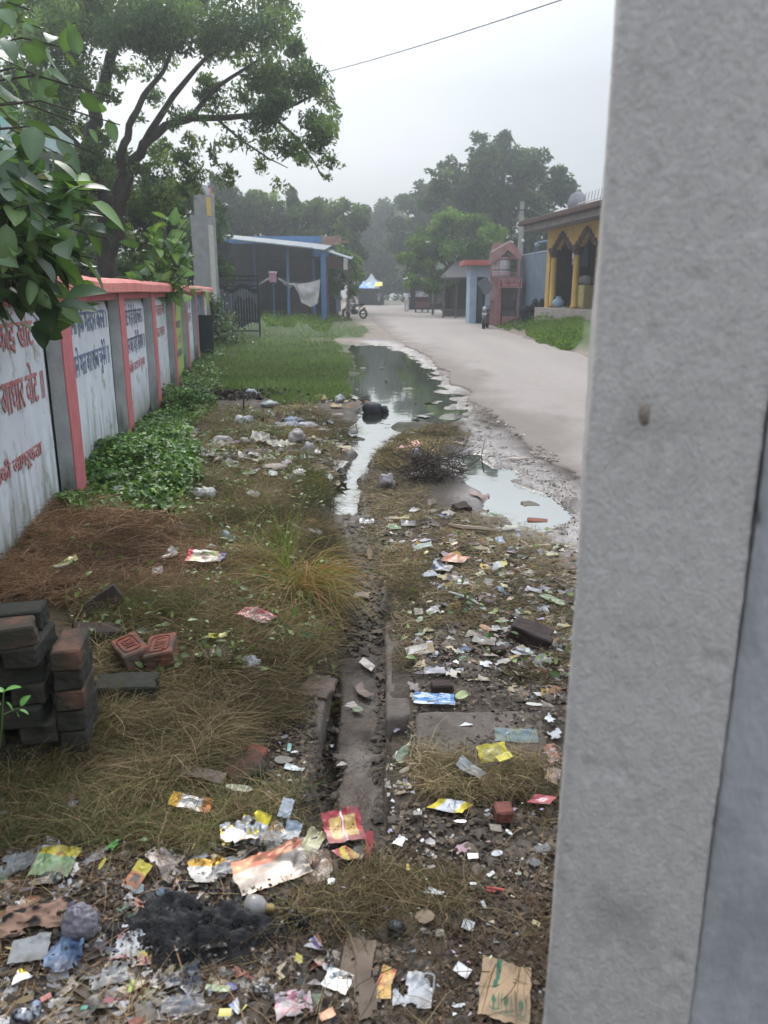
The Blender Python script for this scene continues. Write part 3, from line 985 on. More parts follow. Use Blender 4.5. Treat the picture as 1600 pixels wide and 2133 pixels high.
tag(cloth([(578, 578), (590, 584), (604, 590), (614, 590)], [(582, 583), (594, 594), (604, 600), (612, 596)], 40, 'hanging_rag', M_('thin_cloth', lin((160, 160, 160)), lin((140, 140, 142))), 12, 6, 5), 'thin greyish rag sagging on the line between the pink box and the white sheet', 'cloth')
tag(cloth([(538, 590), (546, 586), (556, 580), (563, 577)], [(540, 594), (547, 590), (557, 584), (564, 582)], 40, 'hanging_rag', M_('thin_cloth', lin((160, 160, 160)), lin((140, 140, 142))), 10, 4, 6, .05), 'narrow greyish rag stretched on the line between the iron gate and the pink box', 'cloth')
q = at(569, 592, 40); pk = empty('pink_box', (q.x, 40, gz(q.x, 40)), 0, 'pale pink box on a thin pole beside the cloth line', 'box')
m = MB(); m.box((0, 0, q.z - pk.location.z + .3), (.3, .3, .42)); m.build('box_body', M_('pink_box', lin((186, 132, 148))), pk, bevel=.01)
m = MB(); m.box((0, 0, q.z - pk.location.z + .55), (.36, .36, .08)); m.build('lid', M_('pink_lid', lin((216, 180, 196))), pk, bevel=.01)
m = MB(); m.tube([(0, 0, 0), (0, 0, q.z - pk.location.z + .1)], .025, 6); m.build('pole', post, pk)
m = MB(); m.tube([at(538, 590, 40), at(575, 577, 40.0), at(612, 589, 40), at(670, 581, 40), at(673, 578, 44.2)], .008, 4); tag(m.build('washing_line', M_('rope', lin((120, 120, 118)))), 'thin line carrying the white sheet and rags from the gate to the blue post', 'rope')

# --- far stall with blue and yellow tarpaulins, white dome behind
fz = 0.05
st = empty('market_stall', (at(772, 600, 98).x, 98, 0), 0, 'far dark stall at the road end under a blue and white tarpaulin', 'stall'); org = Vector(st.location)
bt = M_('blue_tarp', lin((60, 130, 210)), lin((200, 214, 230)), scale=2.2, rough=.6, thr=(.5, .56), bump=.1)
canopy([at(745, 600, 97), at(783, 600, 97), at(786, 586, 100), at(757, 588, 100)], .05, 'tarpaulin', bt, st, org)
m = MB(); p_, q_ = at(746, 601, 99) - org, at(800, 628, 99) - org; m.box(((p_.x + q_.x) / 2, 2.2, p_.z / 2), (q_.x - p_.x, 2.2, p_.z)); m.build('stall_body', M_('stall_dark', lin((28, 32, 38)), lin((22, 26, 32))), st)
for px in (748, 781):
    m = MB(); p_ = at(px, 600, 97) - org; m.tube([(p_.x, p_.y, 0), (p_.x, p_.y, p_.z)], .05, 5); m.build('post', iron, st)
m = MB(); 
yt = M_('yellow_tarp', lin((226, 208, 60)), lin((206, 190, 50)), scale=2, rough=.6)
ysl = empty('yellow_awning', (at(788, 600, 96).x, 96, 0), 0, 'small yellow tarpaulin awning adjoining the blue one at the end of the road', 'awning'); org = Vector(ysl.location)
canopy([at(778, 597, 95), at(797, 595, 95), at(796, 587, 98), at(782, 588, 98)], .05, 'yellow_sheet', yt, ysl, org)
m = MB(); p_ = at(794, 597, 96) - org; m.tube([(p_.x, 0, 0), (p_.x, 0, p_.z)], .05, 5); m.build('post', iron, ysl)
dm = empty('white_dome_shrine', (at(774, 590, 108).x, 108, 0), 0, 'small white domed shrine rising behind the blue and yellow awnings', 'shrine'); org = Vector(dm.location)
zt = at(774, 576, 108).z; zb = at(774, 589, 108).z
m = MB(); m.lathe([(1.05, 0), (1.05, zb - .1), (1.25, zb), (1.15, zb + .2), (.8, zt - .55), (.45, zt - .25), (.3, zt), (.06, zt + .35)], 14); m.build('dome', M_('white_dome', lin((206, 212, 216))), dm)

# --- right: white-sheet stall roof, cart, thatched shed
ws2 = empty('roadside_shack', (at(858, 600, 72).x, 72, 0), 0, 'roadside shack with a white sloping sheet roof behind the man in white', 'shack'); org = Vector(ws2.location)
canopy([at(840, 581, 71), at(868, 578, 71), at(880, 564, 74), at(858, 568, 75)], .06, 'sheet_roof', tin, ws2, org)
canopy([at(846, 581, 72), at(905, 582, 72), at(905, 545, 76), at(850, 548, 76)], .06, 'brown_roof', M_('brown_tile_roof', lin((104, 92, 88)), lin((80, 72, 70)), scale=5), ws2, org)
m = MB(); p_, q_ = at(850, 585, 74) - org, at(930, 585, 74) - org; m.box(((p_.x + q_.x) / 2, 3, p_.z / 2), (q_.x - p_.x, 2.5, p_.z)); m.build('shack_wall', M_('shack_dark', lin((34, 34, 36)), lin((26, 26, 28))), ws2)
for px in (852, 902):
    m = MB(); p_ = at(px, 582, 71.2) - org; m.tube([(p_.x, p_.y, 0), (p_.x, p_.y, p_.z)], .06, 5); m.build('post', M_('grey_post', lin((120, 116, 110))), ws2)

th = empty('open_shed', (at(950, 600, 52).x, 52, gz(at(950, 600, 52).x, 52)), 0, 'dark open shed with a sagging brown roof left of the pale blue kiosk', 'shed'); org = Vector(th.location)
canopy([at(918, 578, 50), at(1000, 576, 50), at(1000, 528, 55), at(962, 530, 55)], .12, 'sagging_roof', M_('brown_thatch', lin((72, 68, 68)), lin((54, 52, 54)), scale=6, bump=.5), th, org)
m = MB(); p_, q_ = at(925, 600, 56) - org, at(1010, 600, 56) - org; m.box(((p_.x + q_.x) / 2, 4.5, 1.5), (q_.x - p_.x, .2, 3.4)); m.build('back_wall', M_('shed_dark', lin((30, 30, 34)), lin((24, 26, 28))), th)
for px, yy in ((925, 50.2), (951, 50.5), (985, 50.4)):
    m = MB(); p_ = at(px, 577, yy) - org; m.tube([(p_.x, p_.y, -.1), (p_.x + .05, p_.y, p_.z + .1)], .06, 6); m.build('post', M_('wood_post', lin((92, 80, 72))), th)
m = MB(); m.box((.3, 1.6, .45), (2.2, .8, .1)); m.box((.3, 1.6, .2), (2.0, .7, .4)); m.build('counter', M_('counter', lin((88, 82, 80))), th)
# bench-like hand cart
hc = empty('wooden_handcart', (at(918, 640, 57).x, 57, 0), R(6), 'low wooden handcart standing between the passenger tricycle and the open shed', 'cart')
wd = M_('weathered_wood', lin((128, 108, 92)), lin((96, 80, 68)), scale=8, stretch=(1, 1, 6))
m = MB(); m.box((0, 0, .8), (1.5, .9, .1)); m.build('cart_bed', wd, hc)
for x in (-.55, .55):
    m = MB(); m.torus((x, 0, .35), .3, .03, 'X'); 
    for k in range(4): m.tube([(x, .3 * math.cos(k * .785), .35 + .3 * math.sin(k * .785)), (x, -.3 * math.cos(k * .785), .35 - .3 * math.sin(k * .785))], .012, 4)
    m.build('wheel', iron, hc)
for x in (-.65, .65):
    m = MB(); m.box((x, -.38, .38), (.07, .07, .8)); m.build('leg', wd, hc)
m = MB(); m.box((.1, 0, 1.0), (.5, .4, .3)); tag(m.build('white_box', M_('white_box', lin((190, 190, 192))), loc=tuple(hc.location)), 'small white box sitting on the low wooden handcart', 'box')

# --- pale blue kiosk with red slab roof
Yk = 42.0
a, c_ = at(977, 655, Yk), at(1018, 655, Yk); zk = gz(a.x, Yk)
kb = empty('pale_blue_kiosk', ((a.x + c_.x) / 2, Yk, zk), R(0), 'small pale blue kiosk with a projecting red slab roof and a dark door opening', 'kiosk'); org = Vector(kb.location)
pb = M_('pale_blue_paint', lin((164, 182, 200)), lin((146, 164, 182)), scale=3, rough=.85, dirt=lin((110, 116, 120)), dirt_thr=(.6, .8))
h = at(990, 553, Yk).z - zk; w = c_.x - a.x
m = MB()
m.box((-w / 2 + .17, 0, h / 2), (.34, .3, h)); m.box((w / 2 - .1, .02, h / 2), (.3, .28, h)); m.box((.03, 0, h - .28), (w - .4, .26, .56)); m.box((0, 1.6, h / 2), (w, .12, h)); m.box((-w / 2 + .06, .85, h / 2), (.12, 1.4, h)); m.box((w / 2 + .0, .85, h / 2), (.12, 1.4, h))
m.build('wall', pb, kb)
m = MB(); m.box((-.02, .6, h + .12), (w + .75, 2.3, .24)); m.build('red_roof_slab', M_('red_slab', lin((196, 104, 92)), lin((160, 88, 80)), scale=3), kb, bevel=.01)
m = MB(); m.box((.03, .08, (h - .56) / 2), (w - .7, .05, h - .56)); m.build('door', M_('dark_door', lin((60, 66, 72))), kb)

# --- red water booth with a water tank under a gabled canopy
Yt = 40.0
a, c_ = at(1018, 658, Yt), at(1078, 658, Yt); zt0 = gz(a.x, Yt) - .05
tw = empty('water_booth', ((a.x + c_.x) / 2, Yt, zt0), R(-6), 'dull red drinking water booth with gabled top and a lettered maroon signboard', 'booth'); org = Vector(tw.location)
redb = M_('dull_red_paint', lin((170, 128, 126)), lin((150, 100, 98)), scale=3, rough=.9, dirt=lin((150, 136, 136)), dirt_thr=(.5, .7))
w = c_.x - a.x
zz = lambda py: at(1040, py, Yt).z - zt0
m = MB()
zm = zz(580)
m.box((-w / 2 + .3, .3, zm / 2), (.55, 1.1, zm)); m.box((w / 2 - .04, .3, zm / 2), (.08, 1.1, zm)); m.box((.1, .7, zm / 2), (w - .2, .3, zm)); m.box((0, .3, zm + .04), (w, 1.2, .1)); m.box((.3, .3, .25), (w - .65, 1.0, .5))
m.build('base', redb, tw)
m = MB(); gw = M_('grey_white_panel', lin((186, 180, 184)), lin((156, 152, 156)), scale=3)
m.box((.28, .50, (zm + .5) / 2), (w - .75, .06, zm - .55)); m.build('tap_panel', gw, tw)
m = MB(); m.box((.25, .30, zz(632)), (.72, .4, .28)); m.box((.25, .28, zz(640)), (.6, .3, .1)); m.build('basin', M_('basin_grey', lin((104, 98, 100))), tw)
m = MB()
for x in (-w / 2 + .06, w / 2 - .06):
    for y in (-.2, .85): m.box((x, y, (zm + zz(535)) / 2), (.1, .1, zz(535) - zm))
m.build('uprights', redb, tw)
# gabled cap
m = MB(); zr, ze = zz(506), zz(528)
m.prism([(-w / 2 - .02, ze), (-w / 2 + .12, zr), (w / 2 - .42, zr), (w / 2 + .04, ze), (w / 2 + .04, ze - .3), (w / 2 - .1, ze - .3), (w / 2 - .4, ze - .02), (.1, zr - .34), (-w / 2 + .26, ze - .36), (-w / 2 - .02, ze - .5)], -1.0, .3, Matrix.Rotation(R(90), 4, 'X'))
m.build('gabled_cap', redb, tw)
m = MB(); M0 = [(-w / 2, -.32, ze + .02), (w / 2 - .52, -.32, zr + .03), (w / 2 - .3, .95, zr + .05), (-w / 2 + .1, .95, ze + .06)]
m.add(M0 + [(x, y, z + .07) for x, y, z in M0], [(3, 2, 1, 0), (4, 5, 6, 7), (0, 1, 5, 4), (1, 2, 6, 5), (2, 3, 7, 6), (3, 0, 4, 7)]); m.build('pale_roof_slab', M_('pale_slab', lin((214, 196, 192))), tw)
# tank: thing of its own
q = at(1045, 578, Yt)
tk = empty('water_tank', (q.x, Yt + .3, zt0 + zm + .1), 0, 'white ribbed plastic water tank held behind red bars on top of the red booth', 'tank')
zh = zz(532) - zm - .1
m = MB(); m.lathe([(.44, 0), (.46, .1), (.46, zh * .3), (.44, zh * .33), (.46, zh * .36), (.46, zh * .8), (.42, zh * .9), (.16, zh), (.14, zh + .04)], 24); m.build('tank_body', M_('tank_white', lin((222, 216, 220)), rough=.5), tk, smooth=True)
m = MB(); m.torus((0, 0, zh * .3), .47, .02, 'Z', 24, 6); m.torus((0, 0, zh * .8), .47, .02, 'Z', 24, 6); m.build('hoop', iron, tk)
m = MB()
for z in (zh * .15, zh * .85): m.box((0, -.52, z + zm + .1), (w - .1, .03, .05))
m.box((-.3, -.54, zm + .1 + zh / 2), (.05, .03, zh)); m.build('guard_bars', redb, tw, loc=(0, 0, 0))
# sign
m = MB(); sgw, sgh = 1.06, .38; zs = zz(590); m.box((.28, -.42, zs), (sgw, .04, sgh)); sg = m.build('signboard', M_('maroon_sign', lin((150, 54, 60))), tw)
m = MB()
for x in (.28 - sgw / 2, .28 + sgw / 2): m.box((x, -.445, zs), (.03, .03, sgh + .03))
for z in (zs - sgh / 2, zs + sgh / 2): m.box((.28, -.445, z), (sgw, .03, .03))
m.build('sign_border', M_('sign_pale_trim', lin((206, 176, 176))), sg)
for s_, z in (("शुदध पेय जल", .08), ("नगर पालिका", -.09)):
    text_obj(s_, .17, M_('sign_white_paint', lin((222, 200, 200))), sg, (.28, -.442, zs + z), TR, 'sign_lettering', sx=1.05)

# --- grey blue corrugated fence with pipes
fa, fb = at(1078, 655, 41), at(1140, 655, 36.5)
cf = empty('corrugated_fence', (fa.x, fa.y, gz(fa.x, fa.y)), 0, 'tall grey blue corrugated sheet fence between the red booth and the yellow shop', 'fence')
n = 90; V = []; zt_ = at(1110, 530, 39).z - cf.location.z
for k in range(n):
    t_ = k / (n - 1); x = (fb.x - fa.x) * t_; y = (fb.y - fa.y) * t_ + .04 * math.sin(k * 1.4)
    V += [(x, y, -.3), (x, y, zt_)]
m = MB(); m.add(V, [(2 * k, 2 * k + 2, 2 * k + 3, 2 * k + 1) for k in range(n - 1)]); m.build('corrugated_sheet', M_('grey_blue_tin', lin((122, 136, 152)), lin((106, 120, 136)), scale=2, rough=.6, dirt=lin((104, 92, 84)), dirt_thr=(.62, .8)), cf)
pm = M_('pipe_paint', lin((160, 176, 190)))
dv = (fb - fa).normalized()
def onf(t_, z, o=-.12): return (( fb.x - fa.x) * t_ - o * dv.y * -1, (fb.y - fa.y) * t_ + o, z)
m = MB(); m.tube([onf(.0, -.1), onf(.0, zt_ + .05), onf(.5, zt_ + .06), onf(1, zt_ + .08)], .035, 6); m.build('pipe', pm, cf)
m = MB(); m.tube([onf(.45, -.1), onf(.45, zt_ + .4), onf(.5, zt_ + .5), onf(1.0, zt_ + .5)], .045, 6); m.build('pipe', M_('pipe_blue', lin((104, 130, 156))), cf)
m = MB(); q = onf(.47, zt_ + .42); m.ball(q, .11, 8, 6); m.build('pipe_elbow', pm, cf)
# black tarpaulin-covered bush heap
q = at(1113, 655, 36.8); zq = gz(q.x, q.y)
rr = np.random.default_rng(5)
m = MB()
for k in range(26):
    m.ball((rr.normal(0, .3), rr.normal(0, .15), .1 + abs(rr.normal(0, .32))), (.15 + .1 * rr.random(), .12, .16 + .1 * rr.random()), 7, 5)
tag(m.build('dark_covered_heap', M_('black_heap', lin((36, 42, 44)), lin((24, 28, 30)), scale=8, bump=.8), loc=(q.x, q.y, zq)), 'dark blackish heap leaning on the corrugated fence beside the yellow shop', 'heap')

# --- yellow shop
A = at(1140, 640, 35.6); Bv = at(1262, 640, 29.6)
fz_ = PY(1145, 640, 34.8)[2]
shop = empty('yellow_shop', (A.x, A.y, fz_), math.atan2(Bv.y - A.y, Bv.x - A.x), 'yellow shop with dark scalloped arches, round yellow columns and a heavy brown flat roof slab', 'shop')
Ls = math.hypot(Bv.x - A.x, Bv.y - A.y)
yel = M_('ochre_yellow_paint', lin((210, 174, 96)), lin((190, 154, 84)), scale=2.5, rough=.8, dirt=lin((150, 120, 70)), dirt_thr=(.6, .8))
brn = M_('dark_brown_trim', lin((92, 62, 54)), lin((72, 52, 48)), scale=4, rough=.85)
zroof = PY(1140, 478, 35.4)[2] - fz_
zsp = PY(1145, 520, 34.6)[2] - fz_
# columns along local x
colx = [.55, 3.05, 5.55]
Lx = Ls + 2.5
# arch wall with multifoil openings: polygons with holes are avoided by building half-spandrels
def spandrel(xa, xb, zs, zt_):
    """wall between xa..xb above a pointed scalloped arch, as (fill polygon)"""
    xm = (xa + xb) / 2; hw = (xb - xa) / 2
    pts = [(-hw, 0), (-hw * .80, .02), (-hw * .78, .22), (-hw * .60, .26), (-hw * .52, .50), (-hw * .34, .56), (-hw * .24, .80), (-hw * .08, .88), (0, 1.0)]
    H = (zt_ - zs) * .70
    left = [(xm + x, zs + z * H) for x, z in pts]
    right = [(xm - x, zs + z * H) for x, z in pts[::-1]]
    return left, right, xm
wl = MB(); tr = MB(); RX = Matrix.Rotation(R(90), 4, 'X')
for xa, xb in ((.7, 2.9), (3.2, 5.4), (5.7, 7.9)):
    left, right, xm = spandrel(xa, xb, zsp, zroof)
    for i in range(len(left) - 1):
        (x0_, z0_), (x1_, z1_) = left[i], left[i + 1]
        if x1_ - x0_ > 1e-4: wl.prism([(x0_, z0_), (x1_, z1_), (x1_, zroof), (x0_, zroof)], -.14, .14, RX)
        (x0_, z0_), (x1_, z1_) = right[i], right[i + 1]
        if x1_ - x0_ > 1e-4: wl.prism([(x0_, z0_), (x1_, z1_), (x1_, zroof), (x0_, zroof)], -.14, .14, RX)
    tr.tube([(x, -.17, z) for x, z in left + right[1:]], .10, 6)
for x in colx: wl.prism([(x - .151, zsp), (x + .151, zsp), (x + .151, zroof), (x - .151, zroof)], -.14, .14, RX)
wl.prism([(0, -1.0), (.38, -1.0), (.38, zroof), (0, zroof)], -.14, .14, RX)
wl.build('arcade_wall', yel, shop); tr.build('arch_trim', brn, shop)
for x in colx:
    m = MB(); m.lathe([(.16, 0), (.16, .1), (.13, .14), (.12, zsp - .35), (.13, zsp - .3)], 16, (x, 0, 0)); cl_ = m.build('column', yel, shop, smooth=True)
    m = MB(); m.lathe([(.13, zsp - .3), (.2, zsp - .2), (.26, zsp - .02), (.26, zsp + .02)], 16, (x, 0, 0)); m.box((x, 0, zsp + .03), (.62, .36, .09)); m.build('capital', brn, cl_)
m = MB(); m.box((Lx / 2 - .3, 1.6, zroof + .08), (Lx + 1.4, 5.0, .22)); m.build('roof_slab', M_('roof_slab_grey', lin((142, 130, 128)), lin((110, 100, 98)), scale=3), shop)
m = MB(); m.box((Lx / 2 - .3, 1.55, zroof + .31), (Lx + 1.7, 5.3, .2)); m.build('roof_edge', brn, shop, bevel=.03)
m = MB(); m.box((Lx / 2, 1.8, -.6), (Lx + .4, 4.6, 1.16)); m.build('plinth', M_('plinth_concrete', lin((172, 160, 154)), lin((150, 138, 130)), scale=2), shop)
m = MB(); m.box((Lx / 2, 4.0, zroof / 2), (Lx, .2, zroof)); m.box((.07, 2.1, zroof / 2), (.14, 3.6, zroof)); m.box((Lx, 2.1, zroof / 2), (.14, 3.6, zroof)); m.build('back_wall', M_('shop_dark_wall', lin((88, 68, 62)), lin((62, 52, 52)), scale=2), shop)
m = MB(); m.box((3.05, -.16, 2.05), (.12, .02, .34)); m.build('paper_notice', M_('notice', lin((220, 218, 214))), shop)
# goods in the shop
def onshop(x, y, z): 
    return Matrix.Translation(shop.location) @ Matrix.Rotation(shop.rotation_euler.z, 4, 'Z') @ Vector((x, y, z))
def goods(name, mb, mat, x, y, z, label, cat, **k):
    o = mb.build(name, mat, loc=onshop(x, y, z), rot=(0, 0, shop.rotation_euler.z), **k); return tag(o, label, cat)
m = MB(); m.lathe([(.14, 0), (.24, .12), (.25, .26), (.12, .36), (.1, .42), (.14, .46)], 14); goods('water_pot', m, M_('pale_blue_pot', lin((150, 180, 204))), 1.05, .1, 0, 'round pale blue water pot on the veranda floor beside the left yellow column', 'pot', smooth=True)
m = MB(); m.box((0, 0, .45), (.9, .5, .9)); m.box((0, -.26, .7), (.8, .02, .3)); m.box((0, -.26, .25), (.8, .02, .4)); goods('cream_cabinet', m, M_('cream_cabinet', lin((196, 178, 120))), 1.95, .9, 0, 'cream counter cabinet standing between the two yellow columns', 'cabinet', bevel=.01)
m = MB(); m.ball((0, 0, .2), (.3, .25, .2), 10, 7); m.ball((.35, 0, .18), (.22, .2, .18), 10, 7); goods('cloth_bundle', m, M_('grey_bundle', lin((150, 146, 146)), lin((110, 106, 108)), scale=9, bump=.6), 1.8, .9, .9, 'pale grey bundle lying on top of the cream cabinet', 'bundle')
m = MB(); m.box((0, 0, .45), (.9, .5, .9)); goods('dark_table', m, M_('dark_table', lin((60, 52, 50))), 4.3, .9, 0, 'dark table behind the right yellow column', 'table')
m = MB(); m.box((0, 0, 0), (.16, .05, .8)); goods('hanging_packets', m, M_('white_packets', lin((190, 180, 180)), lin((120, 80, 80)), scale=8, thr=(.45, .5)), 1.15, .6, 2.1, 'strip of white and maroon packets hanging beside the left yellow column', 'packets')
m = MB(); m.box((0, 0, 0), (.8, .1, 1.0)); goods('dark_garment', m, M_('navy_cloth', lin((30, 36, 50)), lin((40, 46, 60)), scale=5), 2.2, .7, 2.1, 'dark navy cloth hanging above the cream cabinet', 'cloth')
m = MB(); m.box((0, 0, 0), (.35, .05, .9)); goods('hanging_packets', m, M_('brown_packets', lin((130, 84, 66)), lin((150, 130, 110)), scale=8, thr=(.45, .5)), 3.9, .5, 1.9, 'brown packets hanging behind the right yellow column', 'packets')
# dish and roof rails
q = onshop(1.4, .6, zroof + .42)
dd = empty('satellite_dish', q, R(200), 'pale grey satellite dish on the brown roof of the yellow shop', 'dish')
m = MB(); m.lathe([(.02, 0), (.2, .03), (.36, .1), (.44, .17)], 20, M=Matrix.Translation((0, 0, .5)) @ Matrix.Rotation(R(75), 4, 'X')); m.build('reflector', M_('dish_grey', lin((168, 170, 174))), dd)
m = MB(); m.tube([(0, .05, 0), (0, .05, .5)], .03, 6); m.tube([(0, 0, .32), (0, -.4, .5)], .012, 5); m.build('mount', iron, dd)
rl = empty('roof_railing', onshop(2.0, .3, zroof + .42), shop.rotation_euler.z, 'row of white slanted rods standing on the shop roof beside the dish', 'railing')
for k in range(9):
    m = MB(); m.tube([(k * .3, 0, 0), (k * .3 + .25, 0, .75)], .02, 5); m.build('rod', M_('white_rod', lin((214, 214, 216))), rl)
m = MB(); m.tube([(0, 0, .4), (2.8, 0, .42)], .02, 5); m.build('rail', M_('white_rod', lin((214, 214, 216))), rl)

# grey bent board (back of a sign) and its dark post in front of the kiosk
q = at(1006, 655, 38.5); zq = gz(q.x, q.y)
bs = empty('bent_sign_board', (q.x, q.y, zq), 0, 'dark grey bent diamond-shaped sheet on a post between the kiosk and the red booth', 'sign')
m = MB()
def rq(px, py): v = at(px, py, 38.5); return (v.x - q.x, v.z - zq)
m.prism([rq(*p) for p in ((993, 590), (1006, 580), (1015, 578), (1026, 596), (1020, 610), (1010, 615), (1003, 604))], -.02, .02, RX)
m.build('sheet', M_('dark_grey_sheet', lin((100, 106, 112)), lin((84, 90, 96)), scale=4), bs, rot=(0, 0, R(-20)))
m = MB(); m.prism([rq(*p) for p in ((999, 603), (1012, 612), (1009, 640), (996, 660), (996, 628))], -.06, -.02, RX); m.build('dark_cover', M_('dark_cover', lin((58, 64, 72))), bs)
m = MB(); m.tube([(0, .03, 0), (0, .03, rq(1006, 585)[1])], .035, 6); m.build('post', iron, bs)

# electricity pole and wires
q = at(1078, 650, 52)
ep = empty('electricity_pole', (q.x, 52, gz(q.x, 52)), 0, 'weathered concrete electricity pole rising behind the red booth', 'pole')
zt_ = at(1078, 420, 52).z - ep.location.z
m = MB(); m.add([(-.2, -.14, 0), (.2, -.14, 0), (.2, .14, 0), (-.2, .14, 0), (-.12, -.1, zt_), (.12, -.1, zt_), (.12, .1, zt_), (-.12, .1, zt_)], [(3, 2, 1, 0), (4, 5, 6, 7), (0, 1, 5, 4), (1, 2, 6, 5), (2, 3, 7, 6), (3, 0, 4, 7)])
m.build('shaft', M_('pole_concrete', lin((150, 150, 146)), lin((128, 128, 124))), ep)
m = MB(); m.box((0, -.14, zt_ - .5), (.9, .07, .07)); m.build('crossarm', iron, ep)
for x in (-.38, .38):
    m = MB(); m.lathe([(.04, 0), (.05, .05), (.03, .1), (.04, .14)], 8, (x, -.14, zt_ - .45)); m.build('insulator', M_('porcelain', lin((200, 196, 190))), ep)
m = MB(); m.ball((.1, -.2, 4.4), .1, 8, 6); m.build('lamp', M_('lamp_white', lin((210, 212, 212))), ep)
def wire(a, b, sag, r, name, label):
    m = MB(); pts = []
    for k in range(15):
        t_ = k / 14; p = Vector(a) * (1 - t_) + Vector(b) * t_; p.z -= sag * 4 * t_ * (1 - t_); pts.append(p)
    m.tube(pts, r, 5); tag(m.build(name, M_('wire_grey', lin((90, 94, 98)))), label, 'wire')
wire(PY(560, 178, 24), PY(1300, -45, 11), .10, .008, 'overhead_wire', 'single wire crossing the open sky from the big tree to the top of the pillar')
wire((ep.location.x + .38, 51.9, ep.location.z + zt_ - .3), PY(1270, 448, 34), .5, .012, 'overhead_wire', 'thin wire from the concrete electricity pole across to the yellow shop')

# pale green building behind the wall at far left
Yc = 12.5
gb = empty('pale_green_building', (at(60, 600, Yc).x, Yc, 0), R(8), 'pale green concrete building corner with a projecting slab showing through the leaves at the left', 'building'); org = Vector(gb.location)
pg = M_('pale_green_paint', lin((150, 186, 178)), lin((132, 168, 160)), scale=2, rough=.85)
a = at(112, 290, Yc) - org
m = MB(); m.box((a.x - 1.6, .6, a.z + .02), (3.2, 1.2, .34)); m.build('roof_slab', M_('pale_mint_edge', lin((190, 212, 208))), gb)
m = MB(); m.box((a.x - 1.95, .7, (a.z - .15) / 2), (3.1, .9, a.z - .15)); m.build('wall', pg, gb)
m = MB(); m.box((a.x - 1.5, .1, a.z * .72), (.35, .3, a.z * .5)); m.build('pilaster', M_('teal_paint', lin((80, 150, 136))), gb)
m = MB(); m.box((a.x - 2.1, .6, a.z + .5), (2.6, .9, .6)); m.build('parapet', pg, gb)
# ------------------------------------------------------------------ trees
LM = leafmat('tree_leaves', .6, .5, .25)
BARK = M_('bark', lin((78, 70, 62)), lin((52, 48, 44)), scale=9, rough=.95, bump=.8, stretch=(1, 1, .3), bdist=.03)


def quads(C, size, rg, aspect=.5, droop=0.0, up=.35):
    """rhombic leaves at centres C with random orientation"""
    n = len(C)
    a = rg.normal(size=(n, 3)); a[:, 2] -= droop; a /= np.linalg.norm(a, axis=1)[:, None]
    b = rg.normal(size=(n, 3)) + np.array([0, 0, up]); b = np.cross(a, b); b /= np.linalg.norm(b, axis=1)[:, None] + 1e-9
    s = (size * rg.uniform(.6, 1.3, n))[:, None]
    V = np.stack([C - a * s, C + b * s * aspect, C + a * s, C - b * s * aspect], 1).reshape(-1, 3)
    F = np.arange(4 * n).reshape(n, 4)
    return V, F


def clump_pts(c, r, n, rg, flat=.8, hole=0.0, seed=0, shell=.45):
    d = rg.normal(size=(n, 3)); d /= np.linalg.norm(d, axis=1)[:, None]
    rad = rg.random(n) ** shell
    k = 1 + .35 * fbm(d[:, 0] * 2 + c[0], d[:, 1] * 2 + c[1], d[:, 2] * 2 + c[2], seed, 3)
    p = d * (rad * k * r)[:, None] * np.array([1, 1, flat]) + np.array(c)
    if hole > 0:
        q = fbm(p[:, 0] * 2.2 / max(r, .3), p[:, 1] * 2.2 / max(r, .3), p[:, 2] * 2.2 / max(r, .3), seed + 5, 3)
        p = p[q > -1 + hole * 1.1 - rg.random(len(p)) * .25]
    return p


def crown(name, clumps, Y, dens, size, cols, seed, parent, dY=1.5, hole=.75, flat=.85, droop=0.2, aspect=.45):
    rg = np.random.default_rng(seed)
    C, K = [], []
    for i, cl in enumerate(clumps):
        px, py, rp = cl[:3]
        d = cl[3] if len(cl) > 3 else 1.0
        yy = (cl[4] if len(cl) > 4 else Y) + rg.uniform(-dY, dY)
        c = PY(px, py, yy); r = rp * yy / 1713
        # break each clump into sub clumps so that the outline is uneven
        ns = max(4, int(7))
        for j in range(ns):
            o = rg.normal(size=3); o /= np.linalg.norm(o); o *= r * rg.uniform(.25, .8)
            cc = np.array(c) + o * np.array([1, 1, .85]); rr_ = r * rg.uniform(.32, .6)
            n = int(2.3 * dens * d * rr_ ** 2 / size ** 2)
            p = clump_pts(cc, rr_, n, rg, flat, hole, seed + i * 7 + j)
            C.append(p)
            base = cols[rg.integers(len(cols))] * rg.uniform(.75, 1.25)
            K.append(np.repeat(base[None], len(p), 0) * rg.uniform(.7, 1.3, (len(p), 1)))
    C = np.concatenate(C); K = np.concatenate(K)
    keep = C[:, 2] > .3; C, K = C[keep], K[keep]
    V, F = quads(C, size, rg, aspect, droop)
    off = np.array(parent.location)
    return link(name, np_mesh(name, V - off, F, np.repeat(K, 4, 0)), LM, parent)


def limbs(name, lst, parent, mat=BARK):
    """each limb a tapering wobbling tube; points are world"""
    m = MB(); off = Vector(parent.location)
    for pts, r0, r1 in lst:
        P_ = [Vector(p) - off for p in pts]
        Q = []
        for i in range(len(P_) - 1):
            for k in range(4): Q.append(P_[i].lerp(P_[i + 1], k / 4))
        Q.append(P_[-1])
        n = len(Q); rr = [r0 + (r1 - r0) * i / (n - 1) for i in range(n)]
        Q = [q + Vector((float(fbm(i * .7, 0, 0, 3, 2)), float(fbm(i * .7, 9, 0, 4, 2)), 0)) * rr[i] * .45 * (0 < i < n - 1) for i, q in enumerate(Q)]
        m.tube(Q, rr, 7)
    return m.build(name, mat, parent, smooth=True)


